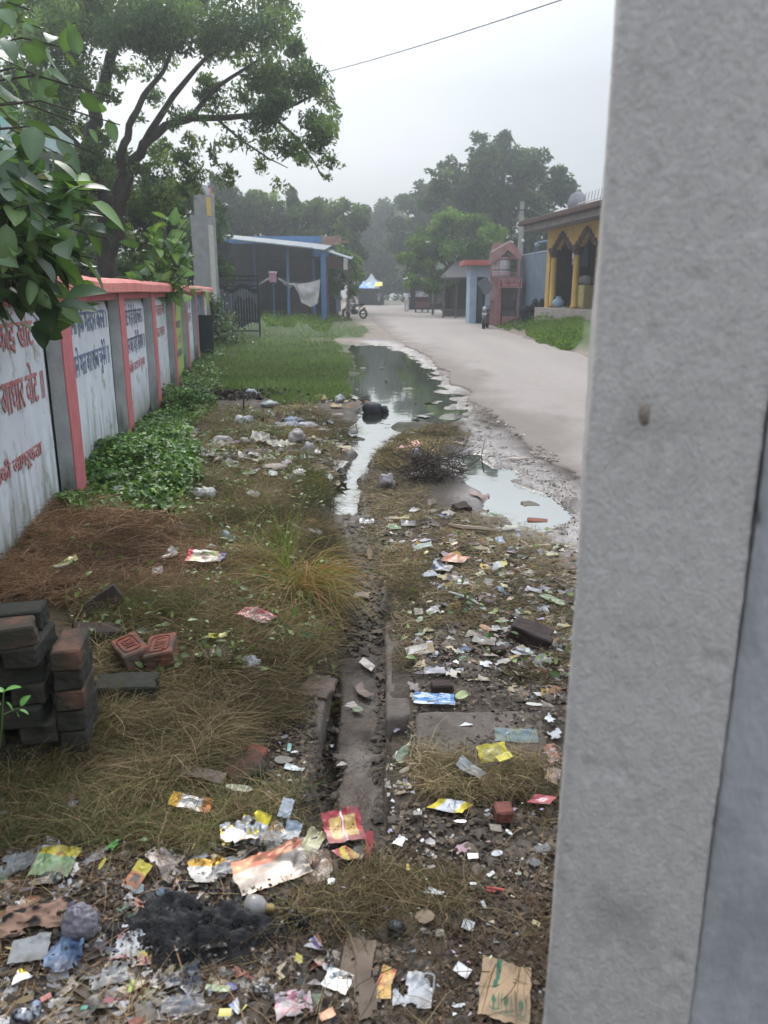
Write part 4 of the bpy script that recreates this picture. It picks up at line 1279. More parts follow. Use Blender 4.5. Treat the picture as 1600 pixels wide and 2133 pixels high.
G1 = [lin(c) for c in ((66, 88, 56), (54, 76, 50), (80, 100, 60), (48, 68, 48))]
G2 = [lin(c) for c in ((84, 110, 60), (72, 98, 54), (102, 126, 68), (62, 86, 50))]
G3 = [lin(c) for c in ((98, 124, 58), (84, 110, 52), (112, 136, 66))]

# big tree behind the wall
YT = 17.5
bt_ = empty('big_spreading_tree', (PY(225, 600, YT)[0], YT, 0), 0, 'big dark tree with long bare spreading limbs and feathery leaves behind the white wall', 'tree')
q = lambda x, y, dy=0: PY(x, y, YT + dy)
limbs('trunk', [([(bt_.location.x, YT, -.1), q(222, 600), q(226, 520), q(238, 450), q(246, 410)], .27, .17),
                ([q(240, 440), q(262, 390), q(275, 340, .3), q(300, 300, .4), q(345, 262, .6), q(400, 246, .6), q(470, 245, .3), q(560, 236, 0), q(620, 215, 0), q(670, 190)], .14, .02),
                ([q(246, 420), q(252, 360), q(256, 310, -.4), q(270, 262, -.5), q(300, 200, -.6), q(340, 150, -.5), q(380, 60)], .11, .03),
                ([q(228, 470), q(196, 360, .5), q(190, 280, .6), q(198, 230, .8), q(228, 140, 1), q(252, 60, 1), q(262, -40, 1)], .19, .08),
                ([q(200, 240, .8), q(180, 180, .6), q(150, 100, .2), q(120, 20)], .1, .04),
                ([q(300, 300, .4), q(360, 200), q(430, 120), q(500, 60)], .08, .02),
                ([q(400, 246, .6), q(440, 190), q(500, 150), q(560, 110)], .06, .02),
                ([q(560, 236), q(610, 280), q(650, 330), q(672, 370)], .04, .01),
                ([q(450, 246), q(500, 290), q(560, 330), q(600, 350)], .03, .008),
                ([q(196, 340, .5), q(130, 270), q(60, 200)], .1, .03)], bt_)
big = [(330, 40, 95), (430, 50, 95), (520, 50, 85), (590, 100, 55), (555, 160, 75), (640, 190, 55), (690, 205, 30, .6), (655, 265, 55), (690, 330, 30, .5),
       (600, 300, 50, .8), (560, 240, 60), (480, 120, 70), (440, 185, 40), (320, 205, 30, .6), (400, 290, 32, .5), (265, 55, 75), (195, 30, 95), (120, 60, 95),
       (50, 40, 100), (120, 150, 85), (50, 170, 80), (150, 230, 55), (95, 260, 75), (190, 330, 60), (320, 350, 45), (385, 330, 38, .8), (330, 400, 60), (408, 365, 36, .9),
       (250, 385, 50), (140, 350, 80), (470, 355, 38, .5), (540, 340, 35, .35), (580, 380, 25, .25), (380, 240, 28, .4), (250, 150, 35, .7), (450, 320, 30, .45), (500, 300, 30, .4),
       (600, 20, 40, .4), (570, -40, 60), (400, -40, 90), (250, -40, 90), (90, -40, 100), (640, 140, 30, .4), (680, 260, 35, .6), (630, 340, 28, .5), (680, 370, 16, .4), (700, 230, 18, .4), (360, 250, 30, .35), (310, 140, 34, .35), (350, 110, 40, .6), (230, 200, 34, .5), (460, 230, 34, .45), (420, 240, 26, .4), (520, 200, 40, .6), (340, 310, 36, .7), (260, 340, 46, .9), (215, 290, 34, .6), (470, 290, 30, .35), (540, 290, 34, .4), (290, 250, 22, .35), (390, 400, 30), (300, 430, 46), (180, 420, 50), (100, 440, 60), (60, 360, 60), (230, 480, 40)]
crown('crown', big, YT, 3.6, .062, [lin(c) for c in ((92, 112, 78), (80, 102, 72), (108, 126, 84), (70, 92, 66))], 11, bt_, dY=1.6, hole=.3, droop=.6, aspect=.35)

# dark thicket behind the wall under the big tree
dk = empty('dark_evergreen_tree', (PY(150, 600, 31)[0], 31, 0), 0, 'dense dark tree mass filling the gap behind the trunk of the big tree at left', 'tree')
limbs('trunk', [([(dk.location.x, 31, -.1), PY(150, 560, 31), PY(160, 470, 31), PY(170, 400, 31)], .3, .1)], dk)
crown('crown', [(40, 480, 90), (120, 420, 80), (150, 520, 80), (220, 450, 75), (200, 560, 60), (40, 300, 70), (120, 330, 60), (200, 400, 60), (260, 470, 50), (300, 440, 65), (330, 520, 70), (260, 580, 50), (400, 420, 60), (420, 480, 60), (380, 580, 60), (60, 580, 80), (130, 590, 60), (80, 380, 70), (440, 560, 50)], 31, 3.8, .14, G1, 12, dk, dY=2.5, hole=.12)

dk2 = empty('dark_understorey_tree', (PY(330, 600, 21)[0], 21, 0), 0, 'low dense dark foliage between the trunk of the big tree and the gate pillar', 'tree')
limbs('trunk', [([(dk2.location.x, 21, -.1), PY(330, 540, 21), PY(325, 460, 21)], .12, .05)], dk2)
crown('crown', [(270, 430, 50), (330, 400, 46), (365, 430, 34), (300, 480, 50), (350, 490, 40), (260, 520, 46), (330, 550, 50), (370, 560, 30), (190, 500, 46), (120, 540, 60), (180, 560, 50), (60, 470, 60), (280, 580, 36)], 21, 3.6, .09, G1, 15, dk2, dY=1.0, hole=.12)

# row of trees behind the blue building
def tree(name, px, Y, clumps, dens, size, cols, seed, label, tp=470, r=.22, **k):
    e = empty(name, (PY(px, 600, Y)[0], Y, 0), 0, label, 'tree', k.pop('group', None))
    tops = [c[:2] for c in clumps]
    L = [([(e.location.x, Y, -.1), PY(px + 3, 560, Y), PY(px - 2, tp + 30, Y)], r, r * .6)]
    for t_ in tops[:6]: L.append(([PY(px - 2, tp + 30, Y), PY((px + t_[0]) / 2, (tp + t_[1]) / 2, Y), PY(t_[0], t_[1], Y)], r * .5, r * .12))
    limbs('trunk', L, e)
    crown('crown', clumps, Y, dens, size, cols, seed, e, **k)
    return e


tree('rounded_green_tree', 470, 58, [(440, 450, 60), (500, 440, 50), (460, 400, 40), (520, 470, 50), (420, 500, 50), (480, 510, 50), (360, 470, 60), (340, 540, 60)], 6, .2, G1, 21, 'dark rounded tree directly behind the grey gate pillar', hole=.1)
tree('rounded_green_tree', 590, 62, [(530, 450, 45), (560, 445, 45), (600, 440, 42), (640, 450, 42), (570, 490, 50), (620, 500, 50), (540, 420, 26), (610, 412, 26)], 6, .2, G1 + G2, 22, 'mid green tree rising over the roof of the blue building', hole=.1)
tree('rounded_green_tree', 700, 66, [(660, 455, 42), (680, 450, 42), (755, 445, 28), (710, 480, 42), (735, 460, 34), (690, 520, 45), (730, 530, 42), (660, 420, 22), (715, 430, 22)], 6, .2, G1 + G2, 23, 'broad green tree at the right end of the blue building', hole=.1)
tree('leafy_bush_tree', 725, 50, [(715, 530, 26), (735, 545, 26), (700, 560, 26), (720, 585, 26), (745, 575, 22), (700, 605, 22), (735, 605, 20)], 3.4, .13, G3[:2] + G2, 24, 'low leafy tree under the lean-to awning beside the road', tp=540, r=.12, hole=.35)
tree('distant_tree', 790, 113, [(740, 480, 30), (775, 560, 40), (800, 470, 30), (760, 460, 32), (790, 450, 34), (820, 455, 32), (780, 500, 45), (820, 500, 45), (760, 540, 32), (800, 545, 45), (840, 540, 40), (750, 505, 30), (745, 570, 20), (820, 575, 20), (745, 600, 22), (775, 605, 20), (805, 603, 22), (835, 600, 24), (860, 605, 20), (720, 560, 30)], 7, .36, G1, 25, 'distant dark trees closing the end of the road above the tarpaulins', tp=520, hole=.15)
tree('broad_dark_tree', 900, 85, [(860, 430, 38), (900, 400, 40), (880, 470, 45), (850, 510, 40), (830, 470, 30), (910, 450, 45), (880, 540, 45), (940, 420, 40), (860, 575, 20), (900, 580, 22)], 6, .28, G1, 26, 'broad dark tree at the bend behind the man in white', hole=.25)
tree('tall_dark_tree', 1050, 64, [(940, 350, 34), (1010, 420, 50), (1100, 330, 40), (900, 410, 34), (1000, 340, 55), (1050, 320, 48), (1090, 350, 50), (1050, 380, 65), (1120, 390, 52), (980, 400, 60), (1160, 400, 42), (1170, 360, 30), (1110, 440, 52), (1040, 450, 60), (960, 460, 50), (1000, 500, 50), (1080, 500, 50), (1140, 480, 40),
      (1000, 290, 22, .8), (1060, 285, 20, .8), (1190, 385, 18, .8), (920, 380, 30), (900, 360, 14, .6), (1130, 520, 40), (1050, 540, 40)], 4.6, .21, G1, 27, 'tall dark spreading tree behind the red booth and the electricity pole', r=.4, hole=.12, dY=3)
tree('light_green_tree', 945, 55, [(900, 480, 38), (940, 460, 40), (985, 470, 36), (1020, 485, 34), (870, 510, 36), (920, 520, 45), (970, 520, 42), (880, 555, 36), (930, 570, 34), (1010, 520, 34), (895, 600, 24), (860, 590, 20), (845, 540, 20), (1040, 500, 20, .8), (960, 560, 30)], 4.2, .15, G3 + G2, 28, 'lighter green tree in front of the tall dark one, overhanging the passenger tricycle', tp=540, r=.22, hole=.35)
tree('slim_green_tree', 1100, 70, [(1090, 470, 40), (1130, 460, 40), (1100, 510, 40), (1160, 500, 36)], 4.5, .2, G2, 29, 'green tree behind the corrugated fence', hole=.25)

# far belt of trees closing the horizon: reads as one mass
rgb = np.random.default_rng(91)
C = []
for k in range(150):
    a = rgb.uniform(R(-62), R(62)); d_ = rgb.uniform(128, 150); c = (d_ * math.sin(a), d_ * math.cos(a), rgb.uniform(1, 7.5))
    C.append(clump_pts(c, rgb.uniform(2.5, 5), 420, rgb, .8, .1, k))
C = np.concatenate(C); C = C[C[:, 2] > 0]
V, F = quads(C, .5, rgb, .6); kk = np.array(G1)[rgb.integers(0, 4, len(C))] * rgb.uniform(.7, 1.3, (len(C), 1))
tag(link('distant_woods', np_mesh('distant_woods', V, F, np.repeat(kk, 4, 0)), LM), 'far belt of woodland closing the horizon behind the buildings', 'woods', kind='stuff')

# ---- broad leaves
def leaf_tpl(n=5, fold=.12, bend=.25):
    """unit leaf, length 1 along +x, width .5"""
    V = []
    for i in range(n + 1):
        u = i / n
        w = .28 * math.sin(math.pi * min(1, u ** .8)) ** .8 if 0 < u < 1 else .0
        z = -bend * u * u
        V += [(u, -w, z + fold * w * 2), (u, 0, z), (u, w, z + fold * w * 2)]
    F = []
    for i in range(n):
        a = i * 3; F += [(a, a + 3, a + 4, a + 1), (a + 1, a + 4, a + 5, a + 2)]
    return np.array(V), np.array(F)


LV, LF = leaf_tpl()


def leaves(C, size, dirs, cols, rg, roll=.6):
    """broad leaves at C pointing along dirs"""
    n = len(C)
    d = dirs / (np.linalg.norm(dirs, axis=1)[:, None] + 1e-9)
    up = np.array([0, 0, 1.0]) + rg.normal(0, roll, (n, 3))
    s = np.cross(up, d); s /= np.linalg.norm(s, axis=1)[:, None] + 1e-9
    u = np.cross(d, s)
    V = C[:, None] + size[:, None, None] * (LV[None, :, 0:1] * d[:, None] + LV[None, :, 1:2] * s[:, None] + LV[None, :, 2:3] * u[:, None])
    k = len(LV)
    F = (LF[None] + (np.arange(n) * k)[:, None, None]).reshape(-1, 4)
    cc = np.repeat(cols, k, 0) * (1 + .22 * fbm(V.reshape(-1, 3)[:, 0] * 45, V.reshape(-1, 3)[:, 1] * 45, V.reshape(-1, 3)[:, 2] * 45, 5, 3))[:, None]
    mid = np.tile(np.arange(k) % 3 == 1, n); cc[mid] *= 1.35
    return V.reshape(-1, 3), F, cc


LMB = leafmat('broad_leaves', .42, .25, .45)


def broadleaf(name, parent, twigs, rg, size, per, cols, spread=.25, droop=.3):
    """twigs: list of world polylines; leaves sprout along them"""
    C, D, K = [], [], []
    for pts in twigs:
        P_ = np.array(pts)
        for k in range(per):
            u = rg.uniform(.15, 1) * (len(P_) - 1); i = min(int(u), len(P_) - 2); f = u - i
            p = P_[i] * (1 - f) + P_[i + 1] * f
            ax = P_[i + 1] - P_[i]; ax = ax / (np.linalg.norm(ax) + 1e-9)
            d = rg.normal(size=3) * .9 + ax * .8; d[2] -= droop
            C.append(p + rg.normal(0, spread * .15, 3)); D.append(d); K.append(cols[rg.integers(len(cols))] * rg.uniform(.75, 1.25))
    C, D, K = np.array(C), np.array(D), np.array(K)
    V, F, cc = leaves(C, size * rg.uniform(.4, 1.25, len(C)), D, K, rg)
    off = np.array(parent.location)
    return link(name, np_mesh(name, V - off, F, cc, smooth=True), LMB, parent)


# near branch overhanging the wall
rg = np.random.default_rng(31)
ob = empty('overhanging_broadleaf_tree', (-3.2, 4.6, 0), 0, 'near branches with large oval green leaves hanging over the wall at the upper left', 'tree')
YN = 4.3
tw_ = []
def nn(x, y, Y=YN): return np.array(PY(x, y, Y))
ends = [(215, 400), (230, 500), (200, 560), (150, 600), (130, 650), (190, 640), (60, 620), (90, 680), (220, 450), (120, 380), (60, 340), (170, 470), (100, 500), (40, 420), (30, 560), (10, 300), (140, 540), (200, 540), (70, 560), (20, 480), (110, 430), (60, 500), (160, 420), (0, 360), (150, 500), (80, 450), (40, 600), (120, 590), (20, 640), (60, 655), (0, 600), (30, 520), (100, 620)]
for (x, y) in ends:
    Y_ = YN + rg.uniform(-.35, .45)
    a = nn(-60 + rg.uniform(-20, 40), y * .55 + 200 + rg.uniform(-30, 30), Y_); b = nn(x, y, Y_)
    mid = (a + b) / 2 + np.array([0, 0, .06 + rg.uniform(-.03, .05)])
    tw_.append([a, mid, b])
limbs('branches', [([(-3.2, 4.6, 0), (-3.15, 4.5, 1.2), (-3.0, 4.4, 2.4), (-2.9, 4.3, 3.4)], .07, .03)] + [([a, m_, b], .007, .0025) for a, m_, b in tw_], ob)
GB = [lin(c) for c in ((80, 106, 64), (66, 92, 56), (58, 80, 52), (100, 126, 72), (50, 70, 46))]
broadleaf('leaves', ob, tw_, rg, .175, 13, GB)
# higher nearer spray, out of focus
sp = empty('upper_leafy_branch', (-2.6, 2.9, 0), 0, 'pale out of focus leafy sprays reaching in from the top left corner', 'branch')
tw2 = []
for (x, y) in [(180, 110), (230, 200), (150, 180), (60, 150), (250, 260), (90, 60), (40, 230), (170, 260), (120, 320), (20, 100), (60, 20), (200, 320)]:
    Y_ = 3.1 + rg.uniform(-.3, .3); a = nn(-80, y * .8 + 20, Y_); b = nn(x, y, Y_); tw2.append([a, (a + b) / 2 + np.array([0, 0, .05]), b])
limbs('stem', [([(-2.6, 2.9, 0), (-2.5, 3.0, 1.8), (-2.3, 3.05, 2.9)], .05, .02)] + [([a, m_, b], .0045, .002) for a, m_, b in tw2], sp)
broadleaf('leaves', sp, tw2, rg, .11, 6, [lin((92, 118, 80)), lin((80, 104, 72))])

# large-leaved young tree behind the wall
YS = 13.5
ys_ = empty('large_leaved_shrub', (PY(330, 600, YS)[0], YS, 0), 0, 'young shrub with large light green leaves behind the pink coping, left of the gate pillar', 'shrub')
tw3 = []
for (x, y) in [(300, 500), (320, 470), (345, 445), (370, 455), (385, 480), (350, 500), (300, 540), (330, 540), (370, 530), (395, 520), (290, 570), (320, 580), (360, 575), (390, 565), (275, 575), (340, 590), (400, 590), (310, 520), (380, 500)]:
    Y_ = YS + rg.uniform(-.6, .6); b = np.array(PY(x, y, Y_)); a = np.array(PY(335 + rg.uniform(-12, 12), min(y + 90, 620), YS)); tw3.append([a, (a + b) / 2, b])
limbs('stem', [([(ys_.location.x, YS, -.1), PY(332, 600, YS), PY(340, 540, YS), PY(345, 470, YS)], .05, .02)] + [([a, m_, b], .015, .005) for a, m_, b in tw3], ys_)
broadleaf('leaves', ys_, tw3, rg, .27, 10, [lin(c) for c in ((110, 140, 78), (92, 122, 66), (128, 156, 84), (76, 104, 60))], spread=.6)
# leafy growth behind the wall left of it and the vine on the gate pillar
vn = empty('vine_on_gate_pillar', (PY(440, 640, 25.6)[0], 25.6, 0), 0, 'scrambling vine covering the foot of the grey gate pillar and the end of the wall', 'vine')
tw4 = []
for k in range(44):
    x = 441 + rg.normal(0, 6); y = rg.uniform(618, 700); Y_ = 25.6 + rg.uniform(-1.2, .6)
    if y > 650: x += rg.uniform(-5, 55)
    b = np.array(PY(x, y, Y_)); a = b + np.array([rg.uniform(-.3, .3), 0, -.4]); tw4.append([a, (a + b) / 2, b])
limbs('stem', [([a, m_, b], .012, .005) for a, m_, b in tw4], vn)
broadleaf('leaves', vn, tw4, rg, .14, 22, G2 + G1, spread=.8)
# seedling in the lower left corner
sd = empty('seedling', tuple(PY(0, 1560, 2.1)), 0, 'small bright green seedling with oval leaves growing from the brick stack at the left edge', 'seedling')
def sl_(px, py): return np.array(PY(px, py, 2.05))
C = np.array([sl_(8, 1440), sl_(10, 1442), sl_(12, 1462), sl_(2, 1468), sl_(40, 1478), sl_(42, 1470), sl_(36, 1482)])
D = np.array([sl_(40, 1424), sl_(-18, 1428), sl_(32, 1478), sl_(-14, 1462), sl_(62, 1484), sl_(58, 1448), sl_(38, 1495)]) - C
S_ = np.linalg.norm(D, axis=1); V, F, cc = leaves(C, S_, D, np.array([lin((112, 160, 84))] * 7) * rg.uniform(.85, 1.1, (7, 1)), rg, .2)
link('leaves', np_mesh('leaves', V - np.array(sd.location), F, cc, smooth=True), LMB, sd)
limbs('stem', [([tuple(sd.location), sl_(4, 1510), sl_(8, 1440)], .003, .0015), ([sl_(5, 1490), sl_(22, 1482), sl_(40, 1475)], .002, .001)], sd, M_('green_stem', lin((96, 120, 60))))
# ------------------------------------------------------------------ vehicles
blk = M_('black_paint', lin((26, 28, 32)), lin((36, 38, 42)), rough=.4, bump=0)
rub = M_('tyre_rubber', lin((24, 24, 25)), rough=.85)
chr_ = M_('dull_chrome', lin((170, 172, 176)), rough=.35, metal=.8, bump=0)


def wheel(parent, x, r=.3, w=.055, axis='Y', y=0, spokes=8):
    m = MB(); m.torus((x, y, r), r - w, w, axis, 22, 7); t_ = m.build('wheel', rub, parent, smooth=True)
    m = MB(); m.torus((x, y, r), r - 2 * w, .015, axis, 20, 5)
    for k in range(spokes):
        a = 2 * math.pi * k / spokes
        d = (math.cos(a) * (r - 2 * w), 0, math.sin(a) * (r - 2 * w)) if axis == 'Y' else (0, math.cos(a) * (r - 2 * w), math.sin(a) * (r - 2 * w))
        m.tube([(x, y, r), (x + d[0], y + d[1], r + d[2])], .006, 4)
    m.build('rim', chr_, t_)
    return t_


def motorcycle(name, loc, rz, body, label, group=None, front=None):
    """forward is local +x"""
    e = empty(name, loc, rz, label, 'motorcycle', group)
    wheel(e, .64); wheel(e, -.64)
    m = MB(); m.tube([(.64, .07, .3), (.48, .07, .72), (.42, .05, .92)], .022, 6); m.tube([(.64, -.07, .3), (.48, -.07, .72), (.42, -.05, .92)], .022, 6); m.build('fork', chr_, e)
    m = MB(); m.tube([(.46, 0, .8), (.3, 0, .5), (0, 0, .3), (-.3, 0, .4), (-.64, .06, .3)], .03, 6); m.tube([(.44, 0, .82), (0, 0, .72), (-.6, 0, .74)], .03, 6); m.tube([(-.3, .08, .4), (-.5, .08, .72)], .025, 6); m.build('frame', blk, e)
    m = MB(); m.ball((.17, 0, .80), (.27, .14, .13), 12, 8); m.build('fuel_tank', body, e, smooth=True)
    m = MB(); m.box((-.33, 0, .82), (.66, .24, .09)); m.box((-.58, 0, .86), (.2, .2, .09)); m.build('seat', rub, e, bevel=.03)
    m = MB(); m.box((.02, 0, .42), (.34, .22, .3)); m.lathe([(.08, 0), (.1, .05), (.09, .2)], 10, (.12, 0, .5)); m.build('engine', M_('engine_grey', lin((96, 98, 100)), metal=.5, rough=.5), e, bevel=.02)
    m = MB(); m.tube([(.1, -.14, .35), (-.2, -.16, .28), (-.75, -.17, .36)], [.025, .04, .05], 8); m.build('exhaust', chr_, e)
    m = MB(); m.tube([(.38, .36, 1.02), (.42, .16, 1.0), (.42, -.16, 1.0), (.38, -.36, 1.02)], .014, 6); hb = m.build('handlebar', blk, e)
    for s in (1, -1):
        m = MB(); m.tube([(.4, s * .25, 1.0), (.42, s * .3, 1.16)], .008, 4); m.ball((.42, s * .31, 1.2), (.02, .06, .045), 8, 5); m.build('mirror', blk, hb)
    m = MB(); m.ball((.5, 0, .9), (.08, .1, .1), 10, 7); m.build('headlight', M_('lamp_glass', lin((190, 196, 200)), rough=.2), e, smooth=True)
    m = MB()
    for k in range(7):
        a = R(30 + 20 * k); m.box((.64 + .33 * math.cos(a), 0, .3 + .33 * math.sin(a)), (.02, .13, .13), (0, -a, 0))
    m.build('mudguard', front or body, e)
    m = MB(); m.box((.58, 0, .68), (.02, .2, .1)); m.build('number_plate', M_('plate_white', lin((214, 214, 214))), e)
    m = MB(); m.box((-.72, 0, .62), (.1, .16, .1)); m.build('tail_light', M_('tail_red', lin((150, 36, 36))), e)
    return e


def gp(px, py):
    p = G(px, py); return Vector(p)


g = gp(739, 664); mc1 = motorcycle('parked_motorcycle', (g.x, g.y, g.z), R(146), M_('white_body', lin((200, 202, 206)), rough=.35, bump=0), 'black and white motorcycle parked on the verge by the blue building')
m = MB(); m.prism([(.36, .95), (.5, .9), (.62, .62), (.5, .45), (.3, .35), (.26, .42), (.42, .6)], -.16, .16, Matrix.Rotation(R(90), 4, 'X')); m.build('leg_shield', M_('white_body', None), mc1)
m = MB(); m.box((.4, 0, 1.08), (.12, .5, .1)); m.build('visor', M_('white_body', None), mc1)
g = gp(1011, 686); motorcycle('parked_motorcycle', (g.x, g.y, g.z), R(-104), M_('dark_red_body', lin((70, 30, 34)), rough=.35, bump=0), 'dark motorcycle parked facing the camera in front of the red booth', front=blk)
g = Vector(P(790, 637)); g.z = .03; mr_ = motorcycle('ridden_motorcycle', (g.x, g.y, g.z), R(-96), blk, 'dark motorcycle being ridden up the road toward the camera')

# passenger tricycle seen from behind
g = gp(879, 652); tri = empty('passenger_tricycle', (g.x, g.y, g.z), R(90 - 4), 'maroon three-wheeled passenger cart seen from behind, with a pale rear window panel', 'tricycle')
mar = M_('maroon_body', lin((110, 62, 64)), lin((88, 52, 56)), rough=.6)
m = MB(); m.box((0, 0, .62), (1.9, 1.02, .46)); m.box((.3, 0, .9), (1.0, .95, .2)); m.build('body', mar, tri, bevel=.04)
m = MB(); m.box((-.1, 0, 1.68), (1.9, 1.1, .07)); m.build('roof', M_('tricycle_roof', lin((96, 84, 86))), tri, bevel=.03)
m = MB()
for x in (-.92, .75):
    for y in (-.5, .5):
        m = MB(); m.tube([(x, y, .8), (x, y, 1.66)], .025, 6); m.build('roof_post', blk, tri)
m = MB(); m.box((-.94, 0, 1.45), (.03, .98, .4)); m.build('rear_banner', M_('pale_banner', lin((200, 200, 202)), lin((130, 130, 136)), scale=9, thr=(.5, .56)), tri)
m = MB(); m.box((-.5, 0, 1.05), (.12, .95, .35)); m.box((-.3, 0, .9), (.5, .95, .12)); m.build('seat', M_('seat_red', lin((100, 40, 44))), tri, bevel=.03)
for y in (-.48, .48): wheel(tri, -.62, .23, .05, y=y)
wheel(tri, 1.25, .25, .05)
m = MB(); m.tube([(1.25, 0, .25), (1.0, 0, .9)], .03, 6); m.tube([(1.0, .3, 1.0), (1.02, 0, .95), (1.0, -.3, 1.0)], .015, 5); m.build('steering', chr_, tri)

# low bollard post at the road side
g = gp(932, 657); m = MB(); m.tube([(0, 0, 0), (0, 0, .5)], .035, 8); tag(m.build('short_post', iron, loc=tuple(g)), 'short dark post at the road edge in front of the open shed', 'post')

# ------------------------------------------------------------------ people
SKIN = M_('brown_skin', lin((120, 84, 66)), lin((108, 74, 58)), rough=.6, bump=0)
HAIR = M_('black_hair', lin((24, 22, 22)), rough=.8)


def skin_obj(name, J, E, mat, parent, root=0, lv=2):
    me = bpy.data.meshes.new(name)
    me.from_pydata([j[:3] for j in J], E, [])
    o = link(name, me, mat, parent)
    sm = o.modifiers.new('skin', 'SKIN'); sm.use_smooth_shade = True
    for i, v in enumerate(me.skin_vertices[0].data):
        r = J[i][3]; v.radius = (r, r) if not isinstance(r, tuple) else r
    me.skin_vertices[0].data[root].use_root = True
    s = o.modifiers.new('subsurf', 'SUBSURF'); s.levels = s.render_levels = lv
    return o


def person(loc, rz, H, label, shirt, trousers, pose='stand', stride=.0, bare_arm=True, lungi=False):
    """faces local +x; H height in m"""
    k = H / 1.72
    e = empty('person', loc, rz, label, 'person')
    if pose == 'sit':
        hz = .92; hip = {s: (0, s * .09, hz) for s in (1, -1)}; knee = {s: (.42, s * .17, .82) for s in (1, -1)}; ank = {s: (.25, s * .2, .38) for s in (1, -1)}
        lean = .12; hand = {s: (.58, s * .3, 1.08) for s in (1, -1)}; elb = {s: (.28, s * .33, 1.12) for s in (1, -1)}
    else:
        hz = .92; lean = .02; hip = {s: (0, s * .09, hz) for s in (1, -1)}
        knee = {s: (.05 + s * stride * .45, s * .1, .5) for s in (1, -1)}; ank = {s: (s * stride - .03, s * .1, .09) for s in (1, -1)}
        hand = {s: (.08 - s * stride * .5, s * .27, .78) for s in (1, -1)}; elb = {s: (-.02 - s * stride * .2, s * .26, 1.08) for s in (1, -1)}
    J = [(0, 0, hz + .02, .13), (lean * .5, 0, hz + .24, .125), (lean, 0, hz + .45, (.11, .16)), (lean * 1.1, 0, hz + .54, .055), (lean * 1.3, 0, hz + .62, .075), (lean * 1.4 + .01, 0, hz + .72, .088), (lean * 1.4, 0, hz + .79, .06),
         (lean * 1.4 + .1, 0, hz + .68, .02)]
    E = [(0, 1), (1, 2), (2, 3), (3, 4), (4, 5), (5, 6), (5, 7)]
    for s in (1, -1):
        b = len(J)
        J += [(lean, s * .18, hz + .47, .055), (*elb[s], .04), (*hand[s], .028), (hand[s][0] + .03, hand[s][1], hand[s][2] - .08, .03)]
        E += [(2, b), (b, b + 1), (b + 1, b + 2), (b + 2, b + 3)]
        b = len(J)
        J += [(*hip[s], .085), (*knee[s], .055), (*ank[s], .036), (ank[s][0] + .15, ank[s][1], ank[s][2] - .055, .03)]
        E += [(0, b), (b, b + 1), (b + 1, b + 2), (b + 2, b + 3)]
    body = skin_obj('body', J, E, SKIN, e)
    # shirt
    T = [(0, 0, hz - .06, .15), (lean * .5, 0, hz + .24, .14), (lean, 0, hz + .44, (.125, .18)), (lean * 1.1, 0, hz + .51, .075)]
    TE = [(0, 1), (1, 2), (2, 3)]
    for s in (1, -1):
        b = len(T); sh = Vector((lean, s * .19, hz + .46)); el = Vector(elb[s])
        T += [(*sh, .075), (*sh.lerp(el, .85), .062)]; TE += [(2, b), (b, b + 1)]
        if not bare_arm: T.append((*Vector(hand[s]).lerp(el, .2), .05)); TE.append((b + 1, b + 2))
    skin_obj('shirt', T, TE, shirt, e)
    if lungi:
        m = MB(); m.lathe([(.19, .25), (.2, .5), (.17, .8), (.14, .97)], 14); m.build('lungi', trousers, e, smooth=True)
    else:
        T = [(0, 0, hz, .14)]; TE = []
        for s in (1, -1):
            b = len(T); kn, an = Vector(knee[s]), Vector(ank[s])
            T += [(*hip[s], .105), (*kn, .078), (*(kn.lerp(an, .9)), .068)]; TE += [(0, b), (b, b + 1), (b + 1, b + 2)]
        skin_obj('trousers', T, TE, trousers, e)
    m = MB(); m.ball((lean * 1.4 - .02, 0, hz + .745), (.1, .088, .085), 12, 8); m.build('hair', HAIR, e, smooth=True)
    for s in (1, -1):
        m = MB(); m.ball((ank[s][0] + .08, ank[s][1], max(ank[s][2] - .06, .03)), (.14, .05, .035), 8, 5); m.build('sandal', blk, e)
    e.scale = (k, k, k)
    return e


wsh = M_('white_shirt', lin((236, 238, 242)), lin((222, 224, 230)), scale=6)
wtr = M_('white_trousers', lin((222, 218, 218)), lin((206, 202, 202)), scale=6)
g = gp(847, 651); person(tuple(g), R(84), 1.80, 'person in white shirt and white trousers walking away along the right edge of the road', wsh, wtr, stride=.2)
g = gp(737, 648); person(tuple(g), R(160), 1.72, 'person in pale grey shirt and rust brown wrap standing at the left road edge', M_('pale_grey_shirt', lin((176, 178, 184))), M_('rust_cloth', lin((112, 74, 62))), stride=.06, lungi=True)
person(tuple(mr_.location), mr_.rotation_euler.z, 1.62, 'person in grey shirt and dark trousers riding the motorcycle on the road', M_('grey_shirt', lin((130, 130, 138))), M_('dark_trousers', lin((50, 50, 58))), pose='sit')
# ------------------------------------------------------------------ litter
def litter_mat(name, rough, metal=0.0, spec=.5, clear=0.0, dirt=.45, bump=.25):
    m = M_(name, (.5, .5, .5), (.9, .88, .86), scale=25, rough=rough, metal=metal, spec=spec, attr=True, bump=bump, bscale=60, bdist=.003,
           dirt=tuple(lin((92, 80, 68))), dirt_scale=9, dirt_thr=(.46, .76))
    if clear:
        t = m.node_tree; b = t.nodes['Principled BSDF']
        tr = t.nodes.new('ShaderNodeBsdfTransparent'); ms = t.nodes.new('ShaderNodeMixShader'); ms.inputs[0].default_value = clear
        t.links.new(b.outputs[0], ms.inputs[1]); t.links.new(tr.outputs[0], ms.inputs[2]); t.links.new(ms.outputs[0], t.nodes['Material Output'].inputs['Surface'])
    return m


